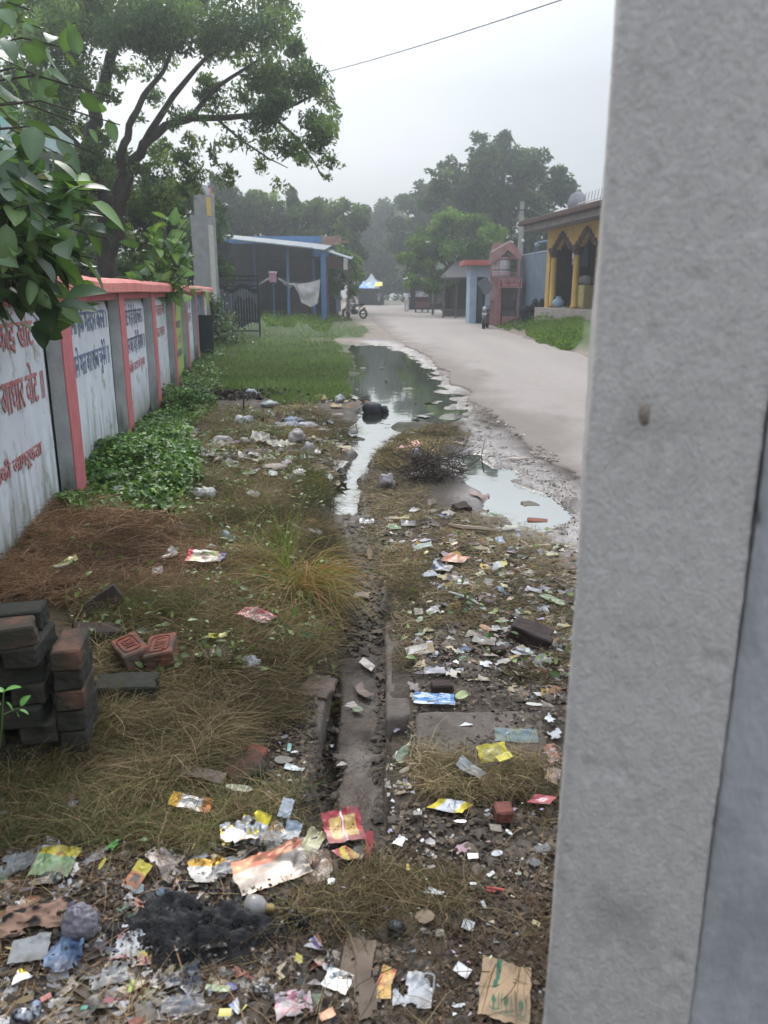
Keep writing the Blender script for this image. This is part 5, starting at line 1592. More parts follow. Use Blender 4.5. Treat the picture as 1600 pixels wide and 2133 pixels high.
LMAT = {'film': litter_mat('printed_film', .34), 'foil': litter_mat('silver_foil', .38, .7), 'paper': litter_mat('soiled_paper', .9),
        'clear': litter_mat('clear_plastic', .22, clear=.42), 'bag': litter_mat('thin_plastic_bag', .4, clear=.12), 'card': litter_mat('cardboard', .95), 'leaf': leafmat('fallen_leaf', .5, .2)}

FONT = {'L': ['10000', '10000', '10000', '10000', '11111'], '7': ['11111', '00010', '00100', '01000', '01000'], '-': ['00000', '00000', '11111', '00000', '00000'],
        'a': ['01110', '00001', '01111', '10001', '01111'], 'h': ['10000', '10000', '11110', '10001', '10001'], 'm': ['00000', '11110', '10101', '10101', '10101'], 'e': ['01110', '10001', '11111', '10000', '01111']}


FOOT = []
# straw mats: region in the picture, how thick the mat lies there
zA = [(-450, 1085), (200, 1070), (350, 1120), (480, 1190), (420, 1280), (150, 1300), (-450, 1240)]
zB = [(180, 1280), (420, 1230), (560, 1250), (700, 1300), (690, 1400), (600, 1460), (200, 1460), (150, 1350)]
zC = [(170, 1430), (600, 1430), (610, 1500), (480, 1560), (500, 1640), (300, 1700), (60, 1650), (140, 1500)]
zD = [(-450, 1500), (0, 1660), (300, 1660), (520, 1650), (660, 1680), (700, 1740), (500, 1800), (250, 1810), (-450, 1800)]
zE = [(380, 990), (560, 900), (735, 895), (720, 960), (690, 1020), (690, 1080), (730, 1150), (740, 1250), (690, 1310), (560, 1260), (400, 1140), (330, 1050)]
zE2 = [(430, 850), (560, 860), (700, 850), (745, 880), (700, 930), (480, 960), (390, 960)]
zF = [(860, 1560), (960, 1590), (1160, 1560), (1170, 1690), (1100, 1760), (1000, 1680), (880, 1660)]
zG = [(640, 1830), (720, 1780), (1000, 1850), (900, 1960), (640, 1960), (600, 1900)]
MATS_ = [(wpoly(z), t_) for z, t_ in ((zA, .08), (zB, .065), (zC, .065), (zD, .05), (zE, .06), (zE2, .04), (zF, .05), (zG, .03))]


def mat_h(x, y):
    a, b = np.array([x]), np.array([y])
    return max([.008] + [t_ * float(sstep(-.08, .06, sdist(pl, a, b))[0]) for pl, t_ in MATS_])


def stamp(U, V, s, x0, y0, x1, y1):
    """bitmap letters as a mask in uv"""
    n = len(s); m = np.zeros(U.shape, bool)
    for i, ch in enumerate(s):
        a = x0 + (x1 - x0) * i / n; w = (x1 - x0) / n * .82
        cx = np.floor((U - a) / w * 5).astype(int); cy = np.floor((y1 - V) / (y1 - y0) * 5).astype(int)
        ok = (cx >= 0) & (cx < 5) & (cy >= 0) & (cy < 5)
        g_ = np.array([[c == '1' for c in r] for r in FONT[ch]])
        m |= ok & g_[np.clip(cy, 0, 4), np.clip(cx, 0, 4)]
    return m


def paint(style, cols, U, V, seed):
    c = [lin(tuple(.84 * v + .16 * (sum(x) / 3) - 12 for v in x)) for x in cols]
    while len(c) < 3: c.append(c[-1])
    O = np.repeat(c[0][None], U.size, 0).reshape(*U.shape, 3)
    n = fbm(U * 4, V * 4, 0, seed, 3)
    if style == 'panel':
        m = (abs(U - .5) < .33) & (abs(V - .5) < .3); O[m] = c[1]
        t = m & (vnoise(U * 16, V * 9, 0, seed) > .62); O[t] = c[2]
    elif style == 'twin':
        for x in (.3, .7):
            m = (abs(U - x) < .15) & (abs(V - .5) < .33); O[m] = c[1]
            m2 = stamp(U, V, 'L-7', x - .11, .4, x + .12, .62); O[m2] = c[2]
        O[abs(U - .5) < .03] = lin((220, 190, 190))
    elif style == 'stripe':
        d = U * .6 + V * .8; O[(d > .45) & (d < .75)] = c[1]; O[(d > .9)] = c[2]
    elif style == 'edge':
        O[V > .68] = c[1]; O[(vnoise(U * 14, V * 14, 0, seed) > .74) & (V > .68)] = c[2]
    elif style == 'ends':
        O[U < .25] = c[1]; O[U > .78] = c[2]
    elif style == 'patch':
        O[n > .12] = c[1]; O[n < -.25] = c[2]
    elif style == 'barcode':
        O[V > .62] = c[1]; m = (abs(U - .5) < .25) & (abs(V - .38) < .16); O[m] = lin((210, 200, 195)); O[m & (np.floor(U * 40) % 2 == 0)] = lin((60, 50, 50)); O[V < .1] = c[2]
    elif style == 'words':
        O[n > .15] = c[1]; O[V < .35 + .08 * n] = c[1]; O[stamp(U, V, 'ahme', .34, .68, .92, .9)] = c[2]; O[(abs(V - .3) < .12) & (abs(U - .45) < .14) & (n < .2)] = lin((40, 44, 60))
        O[(V < .3) & (U > .5) & (n < .1)] = c[0]
    elif style == 'badge':
        O[(U - .5) ** 2 + (V - .5) ** 2 < .09] = c[1]; O[((U - .5) ** 2 + (V - .5) ** 2 < .05) & (vnoise(U * 14, V * 10, 0, seed) > .55)] = c[2]
    elif style == 'multi':
        O[(n > .05)] = c[1]; O[U > .82] = c[2]; O[U < .12] = lin((190, 40, 50)); O[(abs(U - .5) < .22) & (abs(V - .5) < .2) & (vnoise(U * 15, V * 8, 0, seed) > .6)] = lin((200, 120, 130)); O[(U > .9)] = lin((60, 80, 150))
    elif style == 'symbols':
        for x in (.3, .55, .8):
            bx = (abs(U - x) < .1) & (abs(V - .3) < .13); inn = (abs(U - x) < .085) & (abs(V - .3) < .115); O[bx & ~inn] = c[1]
            O[inn & ((U - x) ** 2 * 2 + (V - .33) ** 2 < .005)] = c[1]; O[inn & (abs(U - x) < .012) & (V < .36)] = c[1]
        O[(abs(U - .3 - .12 * (V - .5)) < .045) & (V > .5)] = c[1]; O[(abs(V - .12) < .015) & (U > .25) & (np.floor(U * 60) % 3 > 0)] = c[1]
    elif style == 'burnt':
        O[n > .05] = c[1]; O[n > .2] = lin((30, 26, 24))
    elif style == 'streak':
        O = O * (1 + .35 * fbm(U * 3, V * 22, 0, seed, 3))[..., None]
    return np.clip(O * (1 + .12 * n)[..., None], .003, .9)


_seed = [100]


def sheet(px, py, w, h, rot, kind, shape, style, cols, name, cat, label, tilt=8, cr=.12, lift=.012, res=None, group=None, curl=0.0):
    _seed[0] += 1; sd_ = _seed[0]
    c = np.array(G(px, py)); D = depth(c); al = math.atan2(CAM_H - c[2], c[1]); ta = R(tilt)
    far = D > 9
    nu = res or (9 if w * 1650 < 0 else int(np.clip(w / 3, 7, 30))); nv = res and int(res * .75) or int(np.clip(h / 2.4, 6, 24))
    u = np.linspace(-.5, .5, nu); v = np.linspace(-.5, .5, nv); U, V = np.meshgrid(u, v)
    u0, v0 = U.copy(), V.copy()
    if shape == 'blob':
        r = np.maximum(abs(U), abs(V)) * 2; a = np.arctan2(V, U); k = r * .5 * (1 + .28 * fbm(np.cos(a) * 1.6, np.sin(a) * 1.6, 0, sd_, 3)); U, V = k * np.cos(a), k * np.sin(a)
    elif shape == 'tri':
        U = U * (1.0 - (V + .5) * .85)
    elif shape == 'diamond':
        U = U + V * .35; V = V * (1 - abs(U) * .35)
    elif shape == 'leaf':
        V = V * np.sqrt(np.clip(1 - (2 * U) ** 2, .0, 1)) * 1.05
    elif shape == 'strip':
        V = V + .5 * np.sin(U * 4 + sd_) * .5
    U = U + .05 * fbm(V * 5, u0 * 3, 0, sd_ + 1, 3); V = V + .07 * fbm(u0 * 5, v0 * 3, 0, sd_ + 2, 3)
    ra = R(rot); du = U * w * math.cos(ra) - V * h * math.sin(ra); dv = U * w * math.sin(ra) + V * h * math.cos(ra)
    X = du * D / FPX; L = dv * D / (FPX * math.sin(al + ta))
    size = min(w, h / math.sin(al + ta)) * D / FPX
    x_, y_ = u0 * w * 1650 / 1650, v0 * h
    rid = 1 - 2 * abs(fbm(u0 * 2.1, v0 * 2.1, 0, sd_ + 3, 3)) - .5
    n = cr * size * (1.1 * rid + .55 * fbm(u0 * 7, v0 * 7, 0, sd_ + 4, 3)) + curl * size * ((2 * u0) ** 2)
    Xw = X; Yw = L * math.cos(ta) - n * math.sin(ta); Zw = L * math.sin(ta) + n * math.cos(ta)
    # drape over the real ground
    gzv = ground_h(c[0] + Xw, c[1] + Yw) - c[2]
    Zw = np.maximum(Zw, gzv + .004) if tilt < 30 else Zw
    zmin = 0
    Vv = np.stack([Xw, Yw, Zw + lift], -1).reshape(-1, 3)
    I = np.arange(nu * nv).reshape(nv, nu); F = np.stack([I[:-1, :-1].ravel(), I[:-1, 1:].ravel(), I[1:, 1:].ravel(), I[1:, :-1].ravel()], 1)
    if shape == 'torn':
        fc = fbm(u0 * 3.5, v0 * 3.5, 0, sd_ + 6, 3); ed = np.maximum(abs(u0), abs(v0)) * 2
        keep = ~((ed > .7) & (fc > .15)); fk = keep.ravel()[F].all(1)
        if fk.sum() > 8: F = F[fk]
    colr = paint(style, cols, u0 + .5, v0 + .5, sd_).reshape(-1, 3)
    c[2] += mat_h(c[0], c[1]) * (.75 if w > 24 else .55)
    FOOT.append((c[0], c[1], w * D / FPX * .5, h * D / (FPX * math.sin(al + ta)) * .5))
    o = link(name, np_mesh(name, Vv, F, colr, smooth=True), LMAT[kind], loc=tuple(c))
    return tag(o, label, cat, group)


def bag(px, py, w, h, cols, name, cat, label, kind='bag', style='plain', seed=None, group=None, k=.35, lift=0.0, res=(22, 14)):
    _seed[0] += 1; sd_ = seed or _seed[0]
    c = np.array(G(px, py + h * .35)); D = depth(c)
    W, Hh = w * D / FPX / 2, h * D / FPX
    n, m_ = res
    a = np.linspace(0, 2 * np.pi, n, endpoint=False); b = np.linspace(0.02, np.pi * .98, m_); A, B = np.meshgrid(a, b)
    d = np.stack([np.sin(B) * np.cos(A), np.sin(B) * np.sin(A), np.cos(B)], -1)
    q = fbm(d[..., 0] * 1.6, d[..., 1] * 1.6, d[..., 2] * 1.6 + sd_, sd_, 4); r2 = abs(fbm(d[..., 0] * 3, d[..., 1] * 3, d[..., 2] * 3, sd_ + 9, 3))
    r = 1 + k * q - .35 * r2 - .16 * (.5 - abs(fbm(d[..., 0] * 4, d[..., 1] * 4, d[..., 2] * 4 + sd_, sd_ + 3, 3)))
    Vx = d * r[..., None] * np.array([W, W * .8, Hh * .55]) + np.array([0, 0, Hh * .32 + lift])
    Vx[..., 2] = np.maximum(Vx[..., 2], -.01)
    I = np.arange(n * m_).reshape(m_, n); I2 = np.roll(I, -1, 1)
    F = np.stack([I[:-1].ravel(), I[1:].ravel(), I2[1:].ravel(), I2[:-1].ravel()], 1)
    colr = paint(style, cols, A / (2 * np.pi), B / np.pi, sd_).reshape(-1, 3)
    c[2] += mat_h(c[0], c[1]) * .6
    FOOT.append((c[0], c[1], W, W * .8))
    o = link(name, np_mesh(name, Vx.reshape(-1, 3), F, colr, smooth=True), LMAT[kind], loc=tuple(c))
    return tag(o, label, cat, group)


W1, W2, W3 = (206, 208, 212), (186, 190, 194), (170, 166, 160)
YEL, RED, BLU, SIL, ORA, GRN = (214, 196, 52), (186, 58, 66), (72, 140, 206), (200, 200, 204), (214, 126, 66), (110, 176, 110)
S = sheet
NM = 'snack_wrapper'
# ---- lower left
S(117, 1806, 84, 60, -4, 'film', 'rect', 'edge', [(150, 180, 130), YEL, (190, 120, 60)], NM, 'wrapper', 'yellow and pale green snack wrapper lying open beside grey plastic at lower left', tilt=14)
S(45, 1808, 74, 46, 18, 'clear', 'torn', 'streak', [(150, 156, 160)], 'plastic_sheet', 'plastic', 'see-through grey plastic sheet left of the yellow and green wrapper', tilt=10)
S(105, 1842, 62, 26, 5, 'film', 'blob', 'plain', [(40, 58, 58)], 'dark_rag', 'rag', 'dark green rag tucked under the yellow and green wrapper', cr=.25)
S(287, 1838, 34, 62, -20, 'film', 'rect', 'barcode', [(196, 110, 48), YEL, (170, 160, 150)], NM, 'wrapper', 'orange wrapper with a barcode and yellow top in the dry grass', tilt=22)
S(78, 1925, 135, 66, 8, 'paper', 'torn', 'burnt', [(176, 138, 116), (160, 124, 104)], 'scorched_cloth', 'cloth', 'pinkish tan crumpled cloth with a dark scorched hole', tilt=18, cr=.2)
bag(172, 1921, 84, 84, [(140, 136, 148), (160, 156, 168)], 'plastic_bag', 'bag', 'round lilac grey knotted plastic bag beside the scorched cloth', kind='bag', style='patch', k=.16, res=(64, 44))
S(64, 1992, 76, 50, 12, 'paper', 'rect', 'plain', [(168, 170, 170)], 'paper_sheet', 'paper', 'crumpled grey white paper sheet left of the blue bag', tilt=15, cr=.18)
S(138, 2003, 78, 74, 20, 'bag', 'blob', 'patch', [(84, 112, 156), (120, 146, 178), (64, 90, 134)], 'plastic_bag', 'bag', 'crumpled blue plastic bag near the bottom left', tilt=14, cr=.26)
S(45, 2046, 42, 32, 35, 'foil', 'tri', 'stripe', [SIL, SIL, YEL], NM, 'wrapper', 'small silver foil triangle with a yellow edge at the lower left', tilt=20)
S(288, 1972, 96, 66, 10, 'film', 'torn', 'patch', [(186, 186, 188), (206, 210, 214), (196, 130, 130)], 'torn_film', 'plastic', 'torn pale printed film with pink patches next to the black ash', tilt=10)
S(303, 2008, 28, 34, 10, 'film', 'rect', 'patch', [RED, YEL, (200, 180, 160)], NM, 'wrapper', 'small red and yellow wrapper piece lying on the torn pale film')
S(240, 2044, 84, 44, 15, 'clear', 'torn', 'streak', [(170, 172, 176)], 'plastic_sheet', 'plastic', 'ragged see-through grey sheet below the torn pale film', cr=.22)
bag(50, 2118, 54, 44, [(60, 58, 74), (190, 192, 200)], 'foil_packet', 'packet', 'glinting dark and silver crumpled packet in the bottom left corner', kind='foil', style='patch')
S(400, 1704, 88, 34, -10, 'foil', 'rect', 'ends', [SIL, (220, 170, 60), (200, 110, 60)], NM, 'wrapper', 'shiny silver and orange snack wrapper on the grass above the litter', tilt=25, cr=.16)
S(238, 1778, 18, 28, -10, 'film', 'torn', 'plain', [(60, 170, 60)], 'plastic_scrap', 'plastic', 'bright green plastic scrap in the dry grass, the larger of two')
S(303, 1769, 18, 10, 10, 'film', 'tri', 'plain', [(60, 160, 70)], 'plastic_scrap', 'plastic', 'bright green plastic scrap in the dry grass, the smaller of two')
S(345, 1806, 84, 42, -38, 'clear', 'torn', 'patch', [(150, 120, 112), (176, 160, 156)], 'plastic_sheet', 'plastic', 'pinkish brown cloudy plastic sheet in the dry grass', cr=.2)
S(436, 1826, 88, 58, 10, 'foil', 'blob', 'edge', [(196, 192, 186), (206, 160, 70)], NM, 'wrapper', 'crumpled silver packet with a tan corner beside the black ash', cr=.22, tilt=16)
S(215, 1811, 10, 24, -10, 'film', 'leaf', 'plain', [(190, 180, 60)], 'fallen_leaf', 'leaf', 'tiny yellow leaf right of the yellow and green wrapper')
S(290, 1863, 24, 20, 0, 'film', 'blob', 'plain', [(120, 136, 140)], 'jar_lid', 'lid', 'dull teal lid under the orange barcode wrapper', cr=.02)
S(10, 1690, 11, 10, 0, 'foil', 'blob', 'plain', [W1], 'foil_scrap', 'foil', 'tiny bright foil scrap at the left edge above the other')
S(10, 1718, 20, 10, 0, 'foil', 'blob', 'plain', [W2], 'foil_scrap', 'foil', 'flat bright foil scrap at the left edge, the lower one')
S(152, 1700, 22, 24, -30, 'film', 'torn', 'patch', [(60, 90, 160), (160, 150, 140)], 'plastic_scrap', 'plastic', 'small blue plastic fragment in the grass at the left')
S(98, 2092, 20, 14, 40, 'film', 'rect', 'plain', [(200, 110, 104)], 'plastic_scrap', 'plastic', 'small coral red scrap near the bottom left')
S(177, 2113, 14, 8, 0, 'film', 'rect', 'plain', [(90, 170, 150)], 'plastic_scrap', 'plastic', 'tiny turquoise scrap near the bottom left')
S(275, 2067, 8, 28, 5, 'film', 'rect', 'plain', [(170, 196, 60)], 'plastic_strip', 'plastic', 'short lime green strip near the bottom left')
S(375, 2052, 84, 50, 20, 'film', 'torn', 'patch', [(56, 66, 84), (84, 92, 104), (40, 44, 50)], 'dirty_sheet', 'plastic', 'dirty dark blue plastic sheet below the ash', cr=.25)
S(455, 2074, 52, 13, -3, 'film', 'rect', 'stripe', [(110, 160, 140), (170, 180, 110)], NM, 'wrapper', 'narrow teal green striped wrapper lying flat near the bottom')
S(390, 2110, 100, 46, 12, 'clear', 'torn', 'streak', [(140, 138, 140)], 'torn_netting', 'netting', 'shredded grey stringy plastic at the bottom edge', cr=.3)
# ---- lower middle
S(500, 1762, 74, 54, 20, 'foil', 'torn', 'patch', [SIL, (190, 186, 180), YEL], NM, 'wrapper', 'crumpled silver wrapper with yellow patches, left one of the foil cluster', tilt=15, cr=.25)
S(540, 1754, 34, 64, -15, 'foil', 'rect', 'edge', [SIL, YEL], NM, 'wrapper', 'upright curl of silver and yellow wrapper in the foil cluster', tilt=30, cr=.2)
S(475, 1776, 36, 28, -30, 'film', 'torn', 'plain', [(206, 180, 40)], NM, 'wrapper', 'torn yellow wrapper at the left end of the foil cluster')
S(598, 1722, 26, 38, -14, 'film', 'rect', 'streak', [(206, 214, 226)], 'sachet', 'sachet', 'pale blue white sachet standing out of the foil cluster', tilt=40, cr=.06, lift=.03)
S(610, 1758, 34, 48, -8, 'film', 'rect', 'plain', [(130, 146, 162)], 'sachet', 'sachet', 'slate blue sachet under the pale blue white one', tilt=25)
S(572, 1762, 44, 44, 0, 'clear', 'blob', 'patch', [(190, 150, 90), (170, 176, 180)], NM, 'wrapper', 'cloudy orange and grey wrapper in the middle of the foil cluster', cr=.2)
S(648, 1772, 40, 66, -25, 'film', 'rect', 'streak', [(166, 160, 110)], NM, 'wrapper', 'dull olive yellow wrapper right of the foil cluster')
S(716, 1750, 80, 84, 14, 'film', 'rect', 'twin', [RED, (220, 180, 96), (130, 50, 40)], 'snack_packet', 'packet', 'red packet with two cream yellow lettered panels', tilt=26, cr=.08, res=44, lift=.03)
S(690, 1762, 30, 46, 0, 'foil', 'torn', 'plain', [(150, 150, 156)], NM, 'wrapper', 'dark silver crumpled wrapper against the left side of the red packet', tilt=20)
S(722, 1802, 44, 32, -30, 'film', 'diamond', 'stripe', [RED, YEL, (190, 150, 60)], NM, 'wrapper', 'small red and yellow wrapper just below the red packet', tilt=20)
S(768, 1784, 15, 66, -4, 'film', 'rect', 'plain', [(190, 40, 54)], 'plastic_strip', 'plastic', 'upright red strip right of the red packet', tilt=35, cr=.04, lift=.02)
S(748, 1788, 22, 44, 0, 'film', 'blob', 'plain', [(44, 50, 52)], 'dark_scrap', 'plastic', 'dark scrap between the red packet and the red strip')
S(566, 1838, 148, 84, 27, 'foil', 'rect', 'edge', [(168, 156, 146), (190, 116, 94), (196, 140, 104)], 'large_pouch', 'pouch', 'large crumpled silver pouch with a salmon pink printed band', tilt=18, cr=.13, lift=.035)
S(660, 1830, 60, 84, 10, 'clear', 'blob', 'patch', [(160, 110, 84), (186, 160, 140), (120, 90, 84)], NM, 'wrapper', 'cloudy brown plastic pouch right of the large silver pouch', cr=.2, tilt=15)
S(690, 1856, 16, 18, 0, 'foil', 'blob', 'plain', [(200, 204, 204)], 'foil_scrap', 'foil', 'tiny silver scrap right of the cloudy brown pouch')
S(658, 1976, 42, 34, -10, 'film', 'tri', 'stripe', [W1, (110, 80, 150), (200, 120, 70)], NM, 'wrapper', 'purple, white and orange triangular wrapper', tilt=20)
S(745, 2012, 66, 84, -10, 'card', 'rect', 'plain', [(136, 118, 102)], 'cardboard_piece', 'cardboard', 'torn brown cardboard piece, the upper flap above the orange wrapper', cr=.06, tilt=5)
S(765, 2086, 54, 90, 8, 'card', 'torn', 'plain', [(126, 110, 96)], 'cardboard_piece', 'cardboard', 'torn brown cardboard strip running to the bottom edge', cr=.06, tilt=3)
S(704, 2058, 58, 42, -25, 'foil', 'rect', 'patch', [(176, 180, 182), (150, 156, 156)], NM, 'wrapper', 'silver grey wrapper left of the brown cardboard')
S(806, 2050, 30, 44, -18, 'film', 'rect', 'patch', [(216, 158, 60), (200, 90, 60), (226, 190, 110)], NM, 'wrapper', 'orange and red wrapper right of the brown cardboard', tilt=22)
S(800, 2082, 30, 26, 0, 'film', 'rect', 'streak', [(222, 170, 70)], NM, 'wrapper', 'folded orange wrapper end below the orange and red one')
bag(538, 2062, 40, 28, [(190, 190, 186), (90, 90, 88)], 'foil_ball', 'foil', 'scrunched silver foil ball near the bottom', kind='foil', style='patch', k=.5)
S(622, 2010, 16, 22, 10, 'film', 'torn', 'plain', [(206, 196, 70)], 'plastic_scrap', 'plastic', 'lemon yellow scrap among the straw below the ash')
S(612, 2104, 76, 54, 15, 'film', 'torn', 'patch', [(176, 160, 166), (190, 120, 140), (150, 140, 146)], 'torn_film', 'plastic', 'dirty pink and lilac torn film at the bottom edge', cr=.2)
S(497, 2110, 30, 24, -40, 'film', 'rect', 'stripe', [(80, 120, 190), W1, YEL], NM, 'wrapper', 'blue, white and yellow wrapper at the bottom edge')
S(470, 2124, 26, 16, 0, 'film', 'rect', 'plain', [YEL], NM, 'wrapper', 'plain yellow wrapper touching the bottom edge')
S(828, 2092, 36, 36, 20, 'paper', 'tri', 'plain', [W1], 'paper_sheet', 'paper', 'folded white paper right of the folded orange wrapper', tilt=28, cr=.2)
S(873, 2078, 58, 70, -12, 'film', 'torn', 'patch', [(200, 202, 206), (180, 182, 186)], 'plastic_sheet', 'plastic', 'crumpled white plastic sheet at the bottom middle right', tilt=16, cr=.18)
S(850, 1824, 7, 16, 0, 'film', 'rect', 'plain', [(210, 190, 80)], 'plastic_strip', 'plastic', 'tiny yellow strip on the dark mud')
# ---- lower right
S(1052, 2078, 104, 112, -14, 'card', 'rect', 'symbols', [(186, 156, 122), (64, 124, 96)], 'cardboard_box_flap', 'cardboard', 'tan cardboard box flap printed with green handling symbols', cr=.03, tilt=4, res=56)
S(1025, 1603, 60, 36, 8, 'film', 'rect', 'panel', [(214, 196, 44), (190, 176, 90), (200, 190, 120)], NM, 'wrapper', 'bright yellow packet standing in the straw, right of the slab', tilt=30, cr=.08, lift=.03)
S(1048, 1617, 36, 16, 30, 'film', 'rect', 'plain', [(222, 206, 60)], NM, 'wrapper', 'folded lower flap of yellow wrapper in front of the bright yellow packet', tilt=15, lift=.035)
S(980, 1631, 58, 26, -38, 'film', 'rect', 'plain', [(160, 164, 166)], NM, 'wrapper', 'grey white curled wrapper left of the bright yellow packet', tilt=22, curl=.2)
S(938, 1692, 72, 32, -6, 'foil', 'diamond', 'ends', [(206, 210, 220), YEL, YEL], NM, 'wrapper', 'diamond shaped silver wrapper with yellow edges', tilt=15, cr=.06)
S(1127, 1695, 46, 24, -8, 'film', 'diamond', 'badge', [(184, 62, 72), (190, 80, 90), (214, 190, 190)], NM, 'wrapper', 'red wrapper close to the concrete pillar', tilt=20)
S(1150, 1594, 36, 44, 10, 'clear', 'torn', 'patch', [(190, 110, 104), (200, 190, 180), (214, 120, 80)], NM, 'wrapper', 'crumpled red and clear wrapper beside the concrete pillar, upper one', cr=.25)
S(1148, 1640, 34, 40, -20, 'clear', 'torn', 'patch', [(176, 150, 150), (206, 170, 130)], NM, 'wrapper', 'pinkish clear wrapper beside the concrete pillar, lower one', cr=.25)
S(1075, 1546, 88, 40, -3, 'clear', 'rect', 'patch', [(140, 164, 160), (110, 150, 160), (150, 170, 120)], 'printed_pouch', 'pouch', 'clear pouch with teal print lying across the slab edge', tilt=28, cr=.1)
def scrap(l):
    for px, py, w, h, rot, col, kind, label in l:
        S(px, py, w, h, rot, kind, random.choice(['torn', 'rect', 'tri', 'blob']), 'plain', [col], {'paper': 'paper_scrap', 'film': 'plastic_scrap', 'foil': 'foil_scrap', 'clear': 'plastic_scrap', 'bag': 'plastic_scrap'}[kind],
          'scrap', label, tilt=random.uniform(5, 25), cr=.14)
scrap([(970, 1519, 30, 10, 5, W1, 'film', 'white scrap lying alone on the concrete slab'), (958, 1723, 26, 8, -8, W1, 'foil', 'short bright strip below the diamond shaped wrapper'),
       (832, 1763, 24, 26, 60, W2, 'foil', 'triangular silver scrap on the mud right of the red strip'), (870, 1704, 18, 12, 0, W3, 'paper', 'small grey scrap left of the diamond shaped wrapper'),
       (963, 1781, 32, 22, 20, (180, 140, 150), 'film', 'pink printed scrap in the mud'), (985, 1795, 22, 10, 0, W1, 'foil', 'white scrap touching the pink printed one'),
       (1060, 1747, 18, 8, -45, W1, 'foil', 'small bright strip below the red brick piece'), (1032, 1736, 24, 16, 0, (150, 140, 126), 'paper', 'beige crumpled scrap below the red brick piece'),
       (1035, 1790, 26, 12, 10, W2, 'film', 'pair of pale flakes on dark mud'), (897, 1820, 20, 12, 0, (176, 166, 156), 'paper', 'beige flat scrap alone on dark mud'),
       (908, 1882, 34, 14, -16, W1, 'film', 'white rectangular scrap on bare mud'), (985, 1857, 16, 6, 0, W1, 'foil', 'tiny bright strip beside the red string'),
       (1007, 1897, 8, 16, 15, W2, 'film', 'narrow pale chip standing on bare mud'), (1022, 1833, 18, 8, 30, W2, 'foil', 'slim silver chip above the red string'),
       (975, 1940, 24, 22, -20, W1, 'film', 'white angular scrap amid dark straw'), (1025, 1933, 16, 8, -35, (200, 192, 170), 'paper', 'cream chip right of the white angular scrap'),
       (1116, 1936, 16, 10, -30, (206, 196, 150), 'paper', 'cream chip close to the pillar foot'), (963, 2036, 34, 22, -40, W1, 'film', 'white pointed scrap above the cardboard box flap'),
       (955, 2110, 28, 8, 2, W1, 'film', 'white flat strip near the bottom edge left of the box flap'), (1128, 1780, 34, 18, 15, (140, 140, 142), 'clear', 'grey cloudy film by the pillar'),
       (1112, 1808, 32, 22, -15, (130, 132, 136), 'clear', 'second grey cloudy film below the first by the pillar'), (885, 1932, 40, 30, 0, (150, 130, 106), 'paper', 'tan crumpled paper amid straw'),
       (915, 1958, 20, 14, 20, (170, 160, 146), 'paper', 'small tan scrap beside the tan crumpled paper'), (1022, 2101, 16, 8, -20, (190, 140, 130), 'film', 'pinkish chip left of the green symbols on the box flap')])
bag(1000, 2068, 26, 20, [(130, 134, 128)], 'grey_pebble', 'pebble', 'smooth grey pebble left of the cardboard box flap', kind='paper', k=.1)
bag(828, 1940, 46, 40, [(46, 50, 52), (60, 66, 68)], 'dark_bag', 'bag', 'dark crumpled bag in the straw left of the tan paper', style='patch', k=.5)
S(842, 1583, 30, 46, -25, 'leaf', 'leaf', 'streak', [(140, 160, 136)], 'fallen_leaf', 'leaf', 'pale green leaf in the seam beside the concrete slab', tilt=20)
S(853, 1596, 22, 30, 20, 'paper', 'blob', 'plain', [(120, 104, 94)], 'fallen_leaf', 'leaf', 'brown leaf behind the pale green one', tilt=10)
S(846, 1616, 34, 9, 28, 'paper', 'leaf', 'plain', [(190, 180, 160)], 'curled_leaf', 'leaf', 'cream curled leaf below the pale green one')
S(905, 1471, 84, 30, -2, 'film', 'rect', 'words', [BLU, (214, 222, 230), (220, 230, 240)], 'snack_packet', 'packet', 'blue and white packet with lettering at the edge of the slab', tilt=26, cr=.05, res=56, lift=.02)
S(961, 1459, 30, 20, 22, 'leaf', 'leaf', 'streak', [(176, 190, 130)], 'fallen_leaf', 'leaf', 'light green leaf right of the blue and white packet', tilt=18)
S(875, 1363, 60, 26, 12, 'paper', 'rect', 'ends', [(196, 188, 176), (206, 200, 192), (170, 150, 120)], 'paper_carton', 'carton', 'flattened cream carton on the straw right of the ditch', tilt=20, cr=.05)
S(905, 1406, 44, 16, 2, 'film', 'rect', 'streak', [(150, 146, 156)], 'plastic_cup', 'cup', 'crushed lilac grey cup on the straw below the cream carton', cr=.12, tilt=22)
S(944, 1412, 28, 16, -20, 'bag', 'torn', 'plain', [(196, 186, 170)], 'plastic_scrap', 'scrap', 'cream torn piece right of the crushed cup')
S(950, 1170, 46, 22, -12, 'film', 'diamond', 'patch', [(216, 150, 110), (206, 120, 96), (190, 110, 70)], NM, 'wrapper', 'orange pink wrapper on the litter bank right of the ditch', tilt=18)
S(920, 1190, 42, 20, -30, 'film', 'rect', 'stripe', [(36, 50, 76), (190, 200, 214), (40, 60, 100)], NM, 'wrapper', 'dark blue and silver wrapper just below the orange pink one', tilt=20)
S(950, 1212, 36, 22, -25, 'film', 'torn', 'plain', [(48, 40, 38)], 'dark_scrap', 'plastic', 'dark brown scrap between the blue wrapper and white tag')
S(965, 1222, 22, 12, -15, 'foil', 'rect', 'plain', [W1], 'foil_scrap', 'scrap', 'white tag at the lower end of the dark blue wrapper')
S(925, 1210, 26, 18, 10, 'paper', 'torn', 'plain', [(186, 170, 130)], 'paper_scrap', 'scrap', 'yellowish scrap under the dark blue wrapper')
S(1030, 1187, 60, 18, 10, 'film', 'torn', 'ends', [(176, 180, 180), (216, 180, 70), (206, 190, 90)], NM, 'wrapper', 'grey wrapper with yellow ends on the right litter bank')
